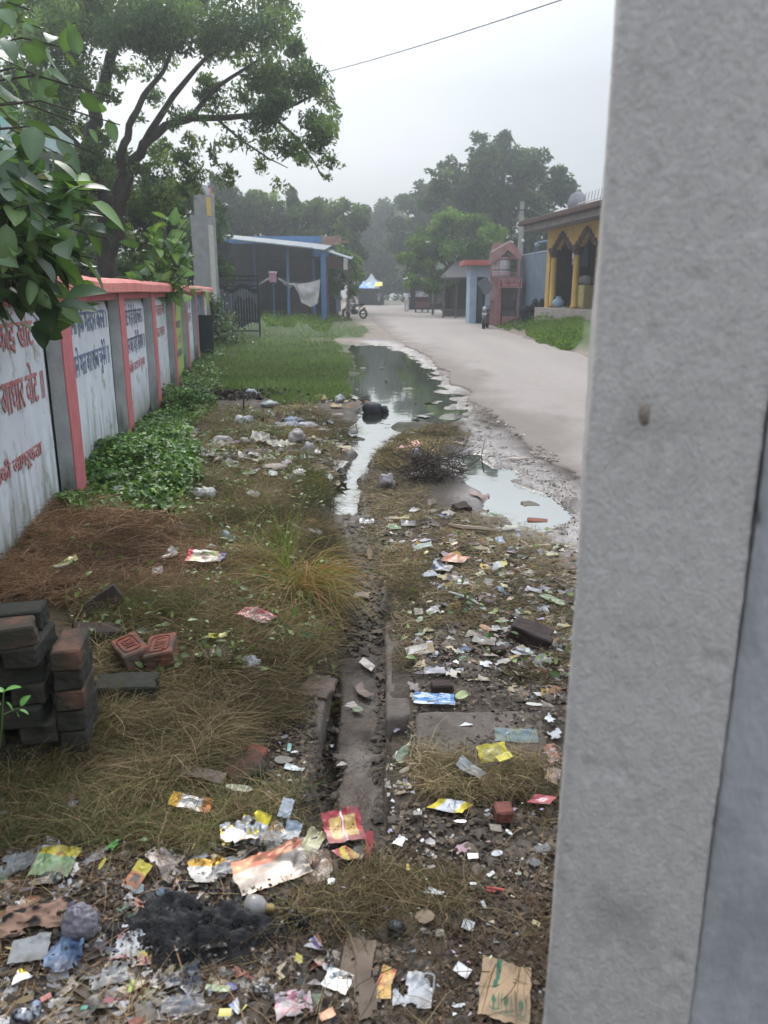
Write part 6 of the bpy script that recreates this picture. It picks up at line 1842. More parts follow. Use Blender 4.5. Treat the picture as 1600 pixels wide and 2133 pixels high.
S(1042, 1134, 16, 22, 12, 'film', 'rect', 'patch', [(130, 170, 206), (206, 212, 216)], 'sachet', 'sachet', 'pale blue sachet near the right puddle', tilt=25)
bag(1064, 1147, 18, 16, [(110, 110, 112)], 'crushed_cup', 'cup', 'small grey crushed cup right of the pale blue sachet', kind='film', k=.15)
S(880, 1145, 40, 14, 16, 'paper', 'rect', 'plain', [(190, 200, 190)], 'paper_sheet', 'paper', 'white green tinted paper near the hay tuft', tilt=25)
S(898, 1204, 36, 20, 18, 'paper', 'torn', 'plain', [W2], 'paper_scrap', 'scrap', 'crumpled white scrap left of the dark blue wrapper', cr=.2)
S(905, 1280, 34, 24, 20, 'film', 'torn', 'patch', [(190, 190, 192), (150, 146, 140), (206, 200, 190)], 'crumpled_packet', 'packet', 'crumpled white grey packet on the bank, left of the stone heap', cr=.25, tilt=20)
S(872, 1284, 18, 22, 0, 'paper', 'rect', 'plain', [(176, 168, 156)], 'paper_scrap', 'scrap', 'small upright beige scrap left of the crumpled white grey packet', tilt=25)
S(1043, 1234, 26, 12, -8, 'film', 'torn', 'patch', [(90, 140, 160), (60, 100, 130)], 'plastic_scrap', 'scrap', 'teal blue scrap on the right bank')
S(1113, 1237, 30, 10, -10, 'paper', 'rect', 'plain', [W2], 'paper_scrap', 'scrap', 'white rectangular scrap right of the teal one')
S(1150, 1256, 52, 14, -26, 'leaf', 'leaf', 'streak', [(176, 190, 160)], 'leaf_sheath', 'leaf', 'long pale green sheath near the pillar')
S(1130, 1276, 22, 14, -12, 'film', 'torn', 'patch', [(50, 76, 140), (170, 176, 186)], 'plastic_scrap', 'scrap', 'navy blue scrap near the pillar below the pale green sheath')
S(1008, 1342, 46, 20, -20, 'paper', 'rect', 'plain', [(170, 164, 156)], 'tile_shard', 'shard', 'pale flat shard left of the dark brown chunk', cr=.04, tilt=14)
S(1040, 1318, 44, 22, -15, 'paper', 'torn', 'plain', [(186, 184, 182)], 'tile_shard', 'shard', 'whitish shard above left of the dark brown chunk', cr=.15, tilt=10)
S(980, 1326, 30, 12, 10, 'paper', 'tri', 'plain', [(190, 180, 166)], 'tile_shard', 'shard', 'small cream shard left of the pale flat one', cr=.05)
S(1012, 1316, 30, 10, -18, 'film', 'leaf', 'plain', [(196, 140, 100)], 'tile_shard', 'shard', 'orange sliver on top of the shard heap', cr=.04)
S(1088, 1366, 44, 26, -10, 'film', 'blob', 'stripe', [(190, 194, 200), (50, 54, 60), (190, 194, 200)], 'shoe_sole', 'sole', 'white and black rounded sole below the dark brown chunk', cr=.15, tilt=25)
S(1128, 1382, 40, 26, 10, 'clear', 'torn', 'plain', [(176, 176, 176)], 'plastic_sheet', 'plastic', 'cloudy film right of the white and black sole', cr=.3, tilt=20)
S(1050, 1386, 44, 14, 8, 'paper', 'torn', 'plain', [(196, 188, 180)], 'tile_shard', 'shard', 'cream shard in the row below the dark brown chunk')
S(1012, 1392, 26, 14, -8, 'film', 'torn', 'plain', [W1], 'plastic_scrap', 'scrap', 'white scrap left of the cream shard row')
S(1022, 1372, 34, 10, -15, 'paper', 'tri', 'plain', [(170, 158, 146)], 'tile_shard', 'shard', 'greyish shard directly under the pale flat one')
S(1112, 1477, 36, 10, -3, 'paper', 'leaf', 'plain', [(196, 196, 186)], 'curled_leaf', 'leaf', 'whitish curled leaf on the far right of the slab')
S(1145, 1508, 20, 26, -25, 'film', 'torn', 'plain', [W1], 'plastic_scrap', 'scrap', 'white scrap between the slab and the pillar', tilt=25)
S(1156, 1540, 28, 18, 20, 'paper', 'torn', 'plain', [W2], 'plastic_scrap', 'scrap', 'whitish scrap against the pillar right of the clear pouch')
S(862, 1440, 30, 22, -40, 'paper', 'torn', 'plain', [(150, 140, 134)], 'paper_scrap', 'scrap', 'greyish curled scrap above left of the blue and white packet', cr=.25)
S(865, 1462, 24, 14, -20, 'paper', 'torn', 'plain', [(176, 160, 140)], 'paper_scrap', 'scrap', 'tan scrap touching the left end of the blue and white packet', cr=.2)
# ditch
S(765, 1392, 34, 14, -38, 'film', 'rect', 'plain', [(196, 184, 176)], 'sachet', 'sachet', 'cream sachet lying in the ditch', tilt=12)
S(735, 1476, 36, 12, -12, 'paper', 'tri', 'plain', [(206, 196, 186)], 'paper_scrap', 'scrap', 'whitish folded scrap in the ditch')
S(745, 1485, 24, 12, -10, 'leaf', 'leaf', 'plain', [(140, 156, 120)], 'fallen_leaf', 'leaf', 'grey green leaf beside the folded scrap in the ditch')
S(712, 1599, 24, 7, 0, 'paper', 'tri', 'plain', [(206, 196, 186)], 'paper_scrap', 'scrap', 'small pale chip on the ditch floor near its lower end')
S(693, 1562, 9, 7, 0, 'foil', 'blob', 'plain', [W1], 'foil_scrap', 'scrap', 'tiny white dot of foil in the ditch')
S(758, 1448, 40, 20, -45, 'paper', 'strip', 'plain', [(160, 140, 130)], 'paper_scrap', 'scrap', 'muddy curl of paper in the ditch above the folded scrap', cr=.2)
S(755, 1250, 34, 12, 0, 'paper', 'torn', 'plain', [(170, 156, 140)], 'paper_scrap', 'scrap', 'tan scrap where the ditch narrows')
S(613, 1612, 44, 15, -18, 'film', 'rect', 'ends', [(196, 206, 206), (176, 186, 190), (200, 200, 200)], 'squeeze_tube', 'tube', 'flattened white squeeze tube left of the ditch', tilt=18, cr=.05)
S(592, 1594, 38, 18, 5, 'paper', 'blob', 'plain', [(140, 134, 126)], 'tile_shard', 'shard', 'grey flat shard just above the white squeeze tube', cr=.04)
S(603, 1567, 8, 16, 0, 'film', 'rect', 'plain', [(110, 170, 160)], 'plastic_scrap', 'scrap', 'small turquoise chip above the grey flat shard')
S(420, 1638, 104, 22, -10, 'card', 'rect', 'plain', [(150, 134, 124)], 'cardboard_strip', 'cardboard', 'long beige grey flattened card strip on the dry grass', tilt=15, cr=.04)
S(500, 1672, 58, 16, 0, 'film', 'leaf', 'patch', [(186, 190, 170), (206, 206, 150)], NM, 'wrapper', 'white and yellow wrapper half hidden in grass above the foil cluster', cr=.2, tilt=20)
# ---- middle left
S(430, 1193, 80, 32, -6, 'film', 'rect', 'multi', [(196, 190, 130), (206, 206, 190), (150, 60, 70)], NM, 'wrapper', 'bright yellow, white and red wrapper on the dry grass near the tuft', tilt=24, cr=.08, res=44, lift=.03)
S(141, 1205, 44, 18, 42, 'film', 'rect', 'stripe', [(40, 52, 100), (190, 190, 110), (206, 196, 90)], NM, 'wrapper', 'navy blue and yellow packet on the brown dry grass', tilt=20, lift=.03)
S(330, 1213, 20, 28, 20, 'film', 'rect', 'plain', [(176, 164, 160)], 'sachet', 'sachet', 'pinkish white sachet left of the bright yellow wrapper', tilt=20)
S(352, 1183, 30, 36, -35, 'film', 'torn', 'edge', [(96, 62, 54), (160, 150, 150)], NM, 'wrapper', 'brown wrapper with a grey lining above the pinkish white sachet', tilt=20)
S(535, 1315, 66, 34, -20, 'film', 'diamond', 'patch', [(190, 84, 88), (206, 120, 116), (170, 150, 146)], NM, 'wrapper', 'pinkish red wrapper half buried in the greenish dry grass', tilt=22, lift=.03)
S(456, 1361, 38, 12, 12, 'film', 'rect', 'plain', [(206, 196, 50)], 'plastic_strip', 'plastic', 'yellow strip lying over a brown film', lift=.03)
S(458, 1386, 60, 26, 5, 'clear', 'torn', 'plain', [(140, 124, 112)], 'plastic_sheet', 'plastic', 'brownish film below the yellow strip', cr=.2)
bag(525, 1400, 48, 34, [(190, 194, 204), (206, 210, 216)], 'plastic_bag', 'bag', 'small crumpled white plastic bag on the grass left of the ditch', style='patch', k=.55)
S(250, 1288, 38, 22, -50, 'film', 'tri', 'patch', [(196, 190, 190), (180, 90, 90), (190, 180, 176)], NM, 'wrapper', 'white and red wrapper leaning on the broken brick', tilt=30)
S(55, 1614, 54, 34, 15, 'foil', 'blob', 'patch', [(196, 204, 206), (120, 130, 136)], 'foil_packet', 'packet', 'crumpled silver packet at the foot of the brick stack', cr=.3, tilt=15, lift=.02)
S(166, 1603, 42, 10, 5, 'clear', 'leaf', 'plain', [(110, 106, 128)], 'plastic_scrap', 'scrap', 'faint purple film on the dry grass right of the crumpled silver packet')
bag(298, 1335, 30, 24, [(150, 158, 156)], 'clear_bottle_end', 'bottle', 'clear rounded bottle end in the grass', kind='clear', k=.08)
m = MB(); m.ball((0, 0, .012), (.02, .016, .012), 14, 8); g = G(328, 1335); tag(m.build('steel_lid', chr_, loc=tuple(g + np.array([0, 0, .035])), smooth=True), 'small shiny steel lid right of the clear bottle end', 'lid')
for px, py, w, h, cs, lb in [(345, 1075, 32, 24, (176, 186, 188), 'cloudy white bag in the creeper leaves near the wall'), (253, 1022, 34, 18, (196, 198, 200), 'white bag tucked in the creeper beside the second pink pier'), (290, 1027, 18, 12, (186, 184, 180), 'small white bag right of the one beside the second pink pier'),
                             (425, 1036, 60, 24, (176, 176, 170), 'pale bag heap in the dry grass left of the tuft'), (474, 1131, 26, 28, (160, 168, 168), 'cloudy plastic bag upright in the grass left of the tuft'), (440, 1155, 26, 14, (170, 164, 156), 'small pale bag above the bright yellow wrapper'),
                             (527, 822, 32, 22, (206, 208, 210), 'bright white bag at the far edge of the litter, left one'), (562, 842, 42, 16, (190, 200, 200), 'bright white bag at the far edge of the litter, right one'), (708, 832, 22, 18, (206, 206, 206), 'white bag standing at the left shore of the puddle'),
                             (510, 880, 42, 22, (196, 190, 194), 'white bag with dark stripes left of the brown heap'), (608, 880, 58, 18, (130, 144, 170), 'faded blue grey cloth bundle in the litter'), (642, 890, 50, 14, (200, 200, 210), 'white bag below the faded blue grey bundle'),
                             (617, 916, 36, 32, (190, 180, 176), 'translucent whitish bag in front of the faded bundle'), (643, 945, 30, 36, (180, 176, 172), 'tall greyish white bag near the small stream'), (467, 921, 46, 18, (186, 184, 176), 'cream white bag at the left of the litter row'),
                             (512, 926, 26, 18, (180, 174, 160), 'cream crumpled bag in the middle of the litter row'), (415, 941, 34, 12, (150, 154, 140), 'dull greenish bag at the left end of the litter row'), (805, 1004, 34, 34, (196, 190, 192), 'white bag on the mud ridge right of the stream'),
                             (868, 946, 26, 26, (190, 184, 186), 'white bag caught on the brush heap'), (735, 905, 26, 16, (176, 180, 172), 'greenish white bag at the shore where the stream leaves the puddle'), (398, 893, 14, 9, (200, 204, 204), 'tiny white bag on the creeper edge')]:
    bag(px, py, w, h, [cs, tuple(min(255, v + 12) for v in cs), tuple(int(v * .75) for v in cs)], 'plastic_bag', 'bag', lb, style='patch', k=.6)
for px, py, w, h, rot, cs, kd, nm, lb in [
        (668, 833, 50, 12, 3, (214, 184, 120), 'paper', 'food_scraps', 'yellowish food waste at the far edge of the litter'), (702, 850, 34, 10, -5, (206, 176, 130), 'paper', 'food_scraps', 'tan food waste below the white bag at the shore'),
        (565, 884, 56, 22, 0, (110, 80, 62), 'paper', 'brown_heap', 'reddish brown heap between the white bags'), (585, 937, 66, 13, -6, (196, 184, 172), 'paper', 'cloth_strip', 'long cream strip of cloth in the litter row'),
        (560, 968, 44, 10, -5, (176, 164, 150), 'paper', 'cloth_strip', 'shorter cream strip below the long one'), (601, 967, 24, 16, 0, (140, 166, 130), 'leaf', 'fallen_leaf', 'round pale green leaf in the litter row'),
        (622, 1000, 30, 7, -16, (206, 196, 180), 'paper', 'paper_strip', 'thin white strip below the litter row'), (718, 943, 28, 8, -5, (206, 190, 160), 'paper', 'paper_scrap', 'cream scrap beside the stream'),
        (530, 1044, 30, 16, -22, (150, 146, 130), 'paper', 'card_piece', 'dull card behind the grass tuft'), (652, 1104, 26, 12, -8, (176, 130, 60), 'paper', 'paper_scrap', 'orange brown scrap right of the tuft'), (655, 1125, 32, 10, -12, (190, 184, 176), 'paper', 'paper_scrap', 'whitish scrap below the orange brown one'),
        (625, 1118, 40, 8, -18, (150, 130, 112), 'paper', 'paper_scrap', 'dull brown strip right of the tuft'), (866, 930, 18, 22, 10, (214, 130, 90), 'film', 'plastic_scrap', 'orange scrap on top of the brush heap'), (840, 936, 40, 8, 10, (170, 84, 84), 'film', 'plastic_strip', 'dull red strip left of the brush heap'),
        (960, 942, 34, 8, -5, (190, 170, 150), 'paper', 'paper_scrap', 'pinkish cream scrap behind the right puddle'), (1080, 958, 44, 6, 0, (196, 176, 164), 'paper', 'tile_shard', 'pale pink tile lying on the verge'), (975, 992, 36, 12, 12, (186, 176, 166), 'paper', 'paper_scrap', 'cream scrap at the edge of the right puddle'),
        (820, 1104, 30, 12, 5, (70, 140, 70), 'film', NM, 'green wrapper on the litter bank left of the sole'), (764, 1092, 30, 12, -4, (170, 180, 196), 'clear', 'small_bottle', 'little clear bottle with blue tint in the mud by the ditch'), (1030, 1078, 36, 7, -15, (60, 120, 70), 'film', 'plastic_strip', 'green strip beside the right puddle'),
        (835, 1085, 36, 8, 8, (196, 180, 130), 'paper', 'paper_scrap', 'yellowish scrap above the green wrapper'), (850, 1097, 30, 14, 0, (120, 112, 116), 'film', NM, 'grey wrapper right of the green one'), (905, 1098, 22, 26, 35, (110, 104, 100), 'paper', 'shoe_sole', 'grey shoe sole on the litter bank'),
        (885, 1092, 30, 14, 0, (60, 46, 42), 'paper', 'leather_scrap', 'dark brown leather scrap left of the grey sole'), (1062, 1104, 56, 12, 14, (190, 186, 170), 'paper', 'dry_leaf_sheath', 'pale dry sheath by the right puddle'), (1142, 1108, 14, 9, -20, (130, 150, 80), 'leaf', 'fallen_leaf', 'small green leaf on the brick at the puddle'),
        (1000, 1150, 30, 8, 0, (176, 160, 140), 'paper', 'paper_scrap', 'tan scrap in front of the right puddle'), (1132, 1141, 34, 6, 2, (190, 176, 150), 'paper', 'paper_scrap', 'cream strip on wet mud by the pillar'), (1150, 1161, 24, 7, -5, (196, 190, 150), 'paper', 'paper_scrap', 'yellow cream scrap by the pillar'),
        (765, 842, 30, 8, 0, (190, 130, 106), 'paper', 'floating_scrap', 'orange brown scrap floating near the black lump'), (790, 905, 20, 5, 0, (130, 126, 120), 'paper', 'floating_scrap', 'grey flake at the lower shore of the puddle')]:
    S(px, py, w, h, rot, kd, random.choice(['torn', 'rect', 'blob']) if kd != 'leaf' else 'leaf', 'plain', [cs], nm, 'leaf' if 'leaf' in nm else 'scrap' if 'scrap' in nm else nm.split('_')[-1], lb, cr=.22 if 'heap' not in nm else .4, tilt=14)

# string, stick, lightbulb, hose, cup
m = MB(); pts = [G(*p) + np.array([0, 0, .02 + .01 * (i % 2)]) for i, p in enumerate([(935, 1240), (950, 1248), (965, 1250), (980, 1258), (997, 1266)])]; m.tube(pts, [.004, .005, .008, .009, .004], 6); tag(m.build('white_twine', M_('cord_white', lin((206, 206, 208)))), 'twisted white twine on the right litter bank', 'twine')
m = MB(); pts = [G(*p) + np.array([0, 0, .03]) for p in [(1012, 1868), (1030, 1870), (1050, 1874)]]; m.tube(pts, .004, 6); m.tube([pts[0] + np.array([0, -.01, 0]), pts[1] + np.array([0, -.012, 0])], .003, 5); tag(m.build('red_string', M_('string_red', lin((180, 90, 84)))), 'short red string on dark mud near the pillar', 'string')
m = MB(); pts = [G(*p) + np.array([0, 0, .03]) for p in [(935, 1102), (965, 1108), (1000, 1110), (1035, 1114)]]; m.tube(pts, [.012, .018, .016, .008], 6); tag(m.build('bare_stick', M_('bare_wood', lin((160, 142, 122)), lin((130, 114, 98)), stretch=(1, 8, 8))), 'pale bare stick lying across the litter bank', 'stick')
g = G(535, 1922); lb_ = empty('light_bulb', tuple(g + np.array([0, 0, .05])), R(-8), 'grey frosted light bulb with a brass screw cap below the large silver pouch', 'bulb')
m = MB(); m.lathe([(.012, -.03), (.026, -.026), (.03, -.005), (.028, .012), (.016, .024), (.014, .028)], 20, M=Matrix.Rotation(R(90), 4, 'Y')); m.build('glass', M_('frosted_glass', lin((150, 146, 142)), lin((130, 126, 122)), rough=.3, bump=0), lb_, smooth=True)
m = MB(); m.lathe([(.014, .026)] + [(.0135 if k % 2 else .0115, .028 + .0025 * k) for k in range(9)] + [(.006, .052)], 16, M=Matrix.Rotation(R(90), 4, 'Y')); m.build('screw_cap', M_('brass', lin((190, 170, 120)), metal=.8, rough=.35, bump=0), lb_)
g = G(615, 1948); hs = MB(); pts = [G(x, 1940 + 6 * math.sin(x / 20)) + np.array([0, 0, .03]) for x in range(590, 645, 3)]; hs.tube(pts, [.021 if k % 2 else .016 for k in range(len(pts))], 10); tag(hs.build('corrugated_hose', M_('black_hose', lin((26, 26, 28)), rough=.5)), 'short piece of black corrugated hose near the light bulb', 'hose')
g = G(674, 1394); cp = empty('small_container', tuple(g), 0, 'little white container with a blue base standing on the left ditch edge', 'container')
m = MB(); m.lathe([(.017, .022), (.016, .05), (.012, .058)], 14); m.build('white_body', M_('plastic_white', lin((206, 206, 214)), rough=.4, bump=0), cp, smooth=True)
m = MB(); m.lathe([(.017, 0), (.018, .004), (.018, .022)], 14); m.build('blue_base', M_('plastic_blue', lin((40, 80, 170)), rough=.4, bump=0), cp, smooth=True)

# burnt black heap
rr = np.random.default_rng(77)
bh = empty('burnt_heap', tuple(G(430, 1950)), 0, 'black heap of burnt plastic and ash among the litter at the bottom', 'ash heap')
o0 = np.array(bh.location)
V = []; nu, nv = 70, 44
U, Vg = np.meshgrid(np.linspace(-1, 1, nu), np.linspace(-1, 1, nv))
r = np.sqrt(U ** 2 + Vg ** 2); edge_ = 1 + .35 * fbm(np.cos(np.arctan2(Vg, U)) * 2, np.sin(np.arctan2(Vg, U)) * 2, 0, 5, 3)
hz_ = .075 * np.clip(1 - (r / edge_) ** 2, 0, 1) * (1 + .9 * fbm(U * 5, Vg * 5, 0, 6, 4)) - .02 * (r > edge_)
Xh, Yh = U * .26, Vg * .13
Zh = ground_h(o0[0] + Xh, o0[1] + Yh) - o0[2] + hz_ - .006
I = np.arange(nu * nv).reshape(nv, nu); F = np.stack([I[:-1, :-1].ravel(), I[:-1, 1:].ravel(), I[1:, 1:].ravel(), I[1:, :-1].ravel()], 1)
link('ash_mound', np_mesh('ash_mound', np.stack([Xh.ravel(), Yh.ravel(), Zh.ravel()], 1), F), M_('charred_ash', lin((26, 26, 28)), lin((46, 44, 44)), scale=40, rough=.75, bump=1, bscale=60, bdist=.01), bh)
Cc = np.stack([rr.normal(0, .16, 2600), rr.normal(0, .07, 2600), rr.uniform(.0, .055, 2600)], 1); Vq, Fq_ = quads(Cc, .0065, rr, .7)
link('charred_flakes', np_mesh('charred_flakes', Vq, Fq_, np.repeat(np.array([lin(c) for c in ((30, 30, 32), (36, 36, 38), (58, 56, 56), (26, 26, 28))])[rr.integers(0, 4, 2600)], 4, 0)), LMAT['film'], bh)
S(450, 1990, 64, 26, 8, 'foil', 'blob', 'patch', [(60, 56, 54), (150, 140, 130), (30, 30, 30)], 'melted_bag', 'plastic', 'shiny melted black bag on the front of the burnt heap', cr=.3, tilt=20, lift=.03)
S(510, 1948, 22, 14, -20, 'paper', 'torn', 'plain', [(190, 186, 170)], 'paper_scrap', 'scrap', 'pale scrap on the right edge of the burnt heap', lift=.04)

# ---- small scraps: individual pieces
def small(region, n, group, label, cols, wr, kinds=('paper', 'film', 'foil'), seed=1):
    rg = random.Random(seed); k = 0; cand = 0
    x0, x1 = min(p[0] for p in region), max(p[0] for p in region); y0, y1 = min(p[1] for p in region), max(p[1] for p in region)
    while k < n and cand < 4000:
        cand += 1
        x, y = rg.uniform(x0, x1), rg.uniform(y0, y1)
        if float(sdist(region, np.array([x]), np.array([y]))[0]) < 0: continue
        w = rg.uniform(*wr); c = rg.choice(cols); random.seed(seed * 1000 + k)
        S(x, y, w, w * rg.uniform(.3, .6), rg.uniform(-50, 50), rg.choice(kinds), rg.choice(['torn', 'rect', 'tri', 'blob']), 'plain', [tuple(int(v * rg.uniform(.85, 1.08)) for v in c)], 'litter_scrap', 'scrap', label, tilt=rg.uniform(5, 30), cr=.15, group=group)
        k += 1


WH = [(200, 202, 206), (184, 186, 186), (190, 182, 170), (160, 154, 146)]
small([(700, 1080), (1180, 1130), (1180, 1440), (870, 1440), (810, 1250), (790, 1120)], 80, 'small pale scraps on the litter bank', 'small pale scrap on the litter bank right of the ditch', WH + [(176, 150, 110), (120, 110, 104)], (9, 24), seed=2)
small([(800, 1650), (1140, 1660), (1120, 2133), (850, 2133), (700, 1850)], 40, 'tiny pale scraps on the dark mud', 'tiny pale scrap trodden into the dark mud before the pillar', WH, (6, 15), seed=3)
small([(0, 1830), (340, 1830), (560, 2010), (700, 1990), (700, 2133), (0, 2133)], 40, 'dirty scraps in the burnt litter', 'dirty torn scrap in the burnt litter at the bottom left', [(150, 150, 154), (120, 112, 104), (96, 104, 120), (170, 168, 166), (150, 120, 96), (84, 92, 90), (90, 110, 140), (176, 130, 120), (60, 58, 58)], (10, 34), kinds=('paper', 'film', 'clear', 'foil'), seed=4)
small([(380, 880), (690, 870), (745, 920), (700, 1010), (560, 1010), (360, 960)], 45, 'pale rags in the middle litter row', 'small pale rag in the litter row across the grass', WH, (10, 26), kinds=('paper', 'film'), seed=5)
small([(800, 1480), (865, 1490), (862, 1680), (815, 1680)], 10, 'scraps in the seam by the slab', 'pale scrap caught in the seam beside the concrete slab', WH, (8, 18), seed=6)
small([(1000, 672), (1100, 705), (1215, 735), (1215, 755), (1100, 722), (990, 690)], 30, 'rubble bits along the far road edge', 'whitish bit of rubble along the far edge of the road', [(200, 194, 188), (180, 170, 160)], (5, 12), kinds=('paper',), seed=7)
small([(560, 1520), (640, 1520), (640, 1680), (540, 1680)], 12, 'pale slivers left of the ditch', 'pale sliver on the trodden mud just left of the ditch', WH, (6, 16), seed=8)

# ------------------------------------------------------------------ bricks, slabs, ditch edges
bred = M_('red_brick', lin((136, 82, 64)), lin((110, 66, 54)), scale=14, rough=.92, bump=.5, bscale=60, bdist=.004, dirt=lin((84, 72, 62)), dirt_scale=12, dirt_thr=(.45, .6))
bmoss = M_('mossy_brick', lin((52, 48, 40)), lin((36, 40, 32)), scale=12, rough=.95, bump=.7, bscale=50, bdist=.005, dirt=lin((92, 62, 48)), dirt_scale=7, dirt_thr=(.6, .72))
bdark = M_('dark_wet_brick', lin((60, 44, 38)), lin((46, 36, 32)), scale=12, rough=.9, bump=.6, bscale=50, bdist=.005)


def brick(loc, rot, mat, label, dims=(.225, .108, .07), group=None, frog=None, name='brick', world=True, rough_=.006, seed=0):
    """a worn brick: subdivided box with chipped edges"""
    bm = bmesh.new(); bmesh.ops.create_cube(bm, size=1); bmesh.ops.scale(bm, vec=dims, verts=bm.verts)
    bmesh.ops.bevel(bm, geom=bm.edges[:], offset=.006, segments=1, affect='EDGES')
    bmesh.ops.subdivide_edges(bm, edges=bm.edges[:], cuts=3, use_grid_fill=True)
    co = np.array([v.co[:] for v in bm.verts]); n = fbm(co[:, 0] * 22, co[:, 1] * 22, co[:, 2] * 22 + seed, seed + 5, 3)
    for v, k in zip(bm.verts, n): v.co *= 1 + k * rough_ / .05
    me = bpy.data.meshes.new(name); bm.to_mesh(me); bm.free()
    o = link(name, me, mat, loc=loc, rot=rot); tag(o, label, 'brick', group)
    if frog:
        L_, Wd = dims[0], dims[1]; zt = dims[2] / 2
        m = MB(); fr = M_('brick_frog_rim', lin((112, 54, 42)), lin((96, 46, 38)), rough=.95)
        pts = [(L_ * .36 * math.copysign(abs(math.cos(a)) ** .4, math.cos(a)), Wd * .33 * math.copysign(abs(math.sin(a)) ** .4, math.sin(a)), zt + .0015) for a in np.linspace(0, 2 * math.pi, 33)]
        m.tube(pts, .0035, 5, cap=False); m.build('frog_groove', fr, o)
        t_ = text_obj(frog, .062, fr, o, (0, 0, zt + .0015), (0, 0, 0), 'stamped_letters', bold=.0015)
    return o


bworn = M_('worn_top_brick', lin((100, 70, 56)), lin((72, 56, 46)), scale=12, rough=.95, bump=.8, bscale=50, bdist=.006, dirt=lin((56, 52, 42)), dirt_scale=8, dirt_thr=(.42, .56))
# loose bricks on the grass
def onpx(px, py, lift=.0): g = G(px, py); FOOT.append((g[0], g[1], .11, .1)); return (g[0], g[1], g[2] + lift + .5 * mat_h(g[0], g[1]))
brick(onpx(277, 1394, .05), (R(12), R(-4), R(-58)), bred, 'red brick stamped with letters, left of the pair lying in the grass', frog='LBT', seed=1)
brick(onpx(340, 1394, .05), (R(10), R(3), R(-82)), bred, 'red brick stamped with letters, right of the pair lying in the grass', dims=(.18, .12, .07), frog='LBT', seed=2)
brick(onpx(268, 1466, .04), (R(3), R(2), R(8)), bmoss, 'dark flat brick lying in the dry grass below the stamped pair', dims=(.23, .12, .06), seed=3)
brick(onpx(222, 1292, .06), (R(-20), R(-28), R(30)), bdark, 'dark broken brick leaning in the grass beside the stack', dims=(.17, .12, .1), seed=4)
brick(onpx(205, 1345, .03), (R(5), R(8), R(20)), bdark, 'low dark brick between the stack and the stamped bricks', dims=(.2, .11, .06), seed=5)
brick(onpx(512, 1618, .005), (R(12), R(-10), R(35)), bworn, 'dirty red brick half buried left of the ditch', dims=(.13, .1, .06), rough_=.014, seed=6)
brick(onpx(537, 1580, .02), (R(20), R(10), R(-15)), bred, 'small red brick chip above the half buried brick', dims=(.07, .05, .03), seed=7)
brick(onpx(1048, 1712, .018), (R(4), 0, R(6)), M_('clean_brick', lin((128, 76, 64)), lin((100, 62, 54)), rough=.9, scale=30, bump=.6), 'cube shaped red brick piece on the mud near the pillar', dims=(.055, .06, .045), seed=8)
brick(onpx(1105, 1338, .04), (R(6), R(18), R(-18)), M_('charred_brown', lin((56, 38, 34)), lin((40, 30, 28)), scale=20, bump=.9), 'dark brown charred chunk on the heap of shards', dims=(.19, .12, .07), rough_=.014, seed=9)
brick(onpx(1038, 1366, .02), (0, 0, R(10)), M_('charred_brown', None), 'small dark brown chunk among the shards', dims=(.07, .05, .035), rough_=.014, seed=10)
brick(onpx(920, 1449, .03), (0, 0, R(4)), bdark, 'dark lump sitting behind the blue and white packet', dims=(.09, .06, .05), rough_=.016, seed=11)
brick(onpx(1132, 1097, .02), (R(0), R(4), R(-8)), bred, 'dull red brick lying at the edge of the right puddle', dims=(.25, .1, .05), seed=12)
brick(onpx(960, 1062, .0), (R(10), 0, R(30)), bdark, 'dark stone in the litter bank behind the stick', dims=(.12, .1, .07), rough_=.02, seed=13)
brick(onpx(1106, 1062, .0), (0, 0, 0), M_('brown_stone', lin((110, 100, 84)), lin((90, 82, 70))), 'brown stone standing in the right puddle', dims=(.14, .12, .1), rough_=.02, seed=14)
brick(onpx(662, 1436, -.008), (R(3), R(5), R(-12)), M_('pinkish_slab', lin((112, 90, 78)), lin((80, 70, 62)), scale=10, rough=.8, bump=.8), 'broken pinkish slab on the left edge of the ditch', dims=(.13, .17, .03), rough_=.016, seed=15)
# black lump in the puddle
lp = MB(); lp.ball((0, 0, .05), (.14, .12, .11), 20, 14); lp.ball((.17, .03, .04), (.06, .06, .06), 12, 8)
lp.v = [tuple(np.array(v) * (1 + .22 * float(fbm(v[0] * 9, v[1] * 9, v[2] * 9, 4, 3)))) for v in lp.v]
g = G(776, 868)
o = lp.build('black_lump', M_('wet_black', lin((34, 34, 36)), lin((22, 22, 24)), rough=.55, bump=.6, scale=14), loc=(g[0], g[1], -.05), smooth=True); tag(o, 'black rounded lump sticking out of the bright part of the puddle', 'lump')
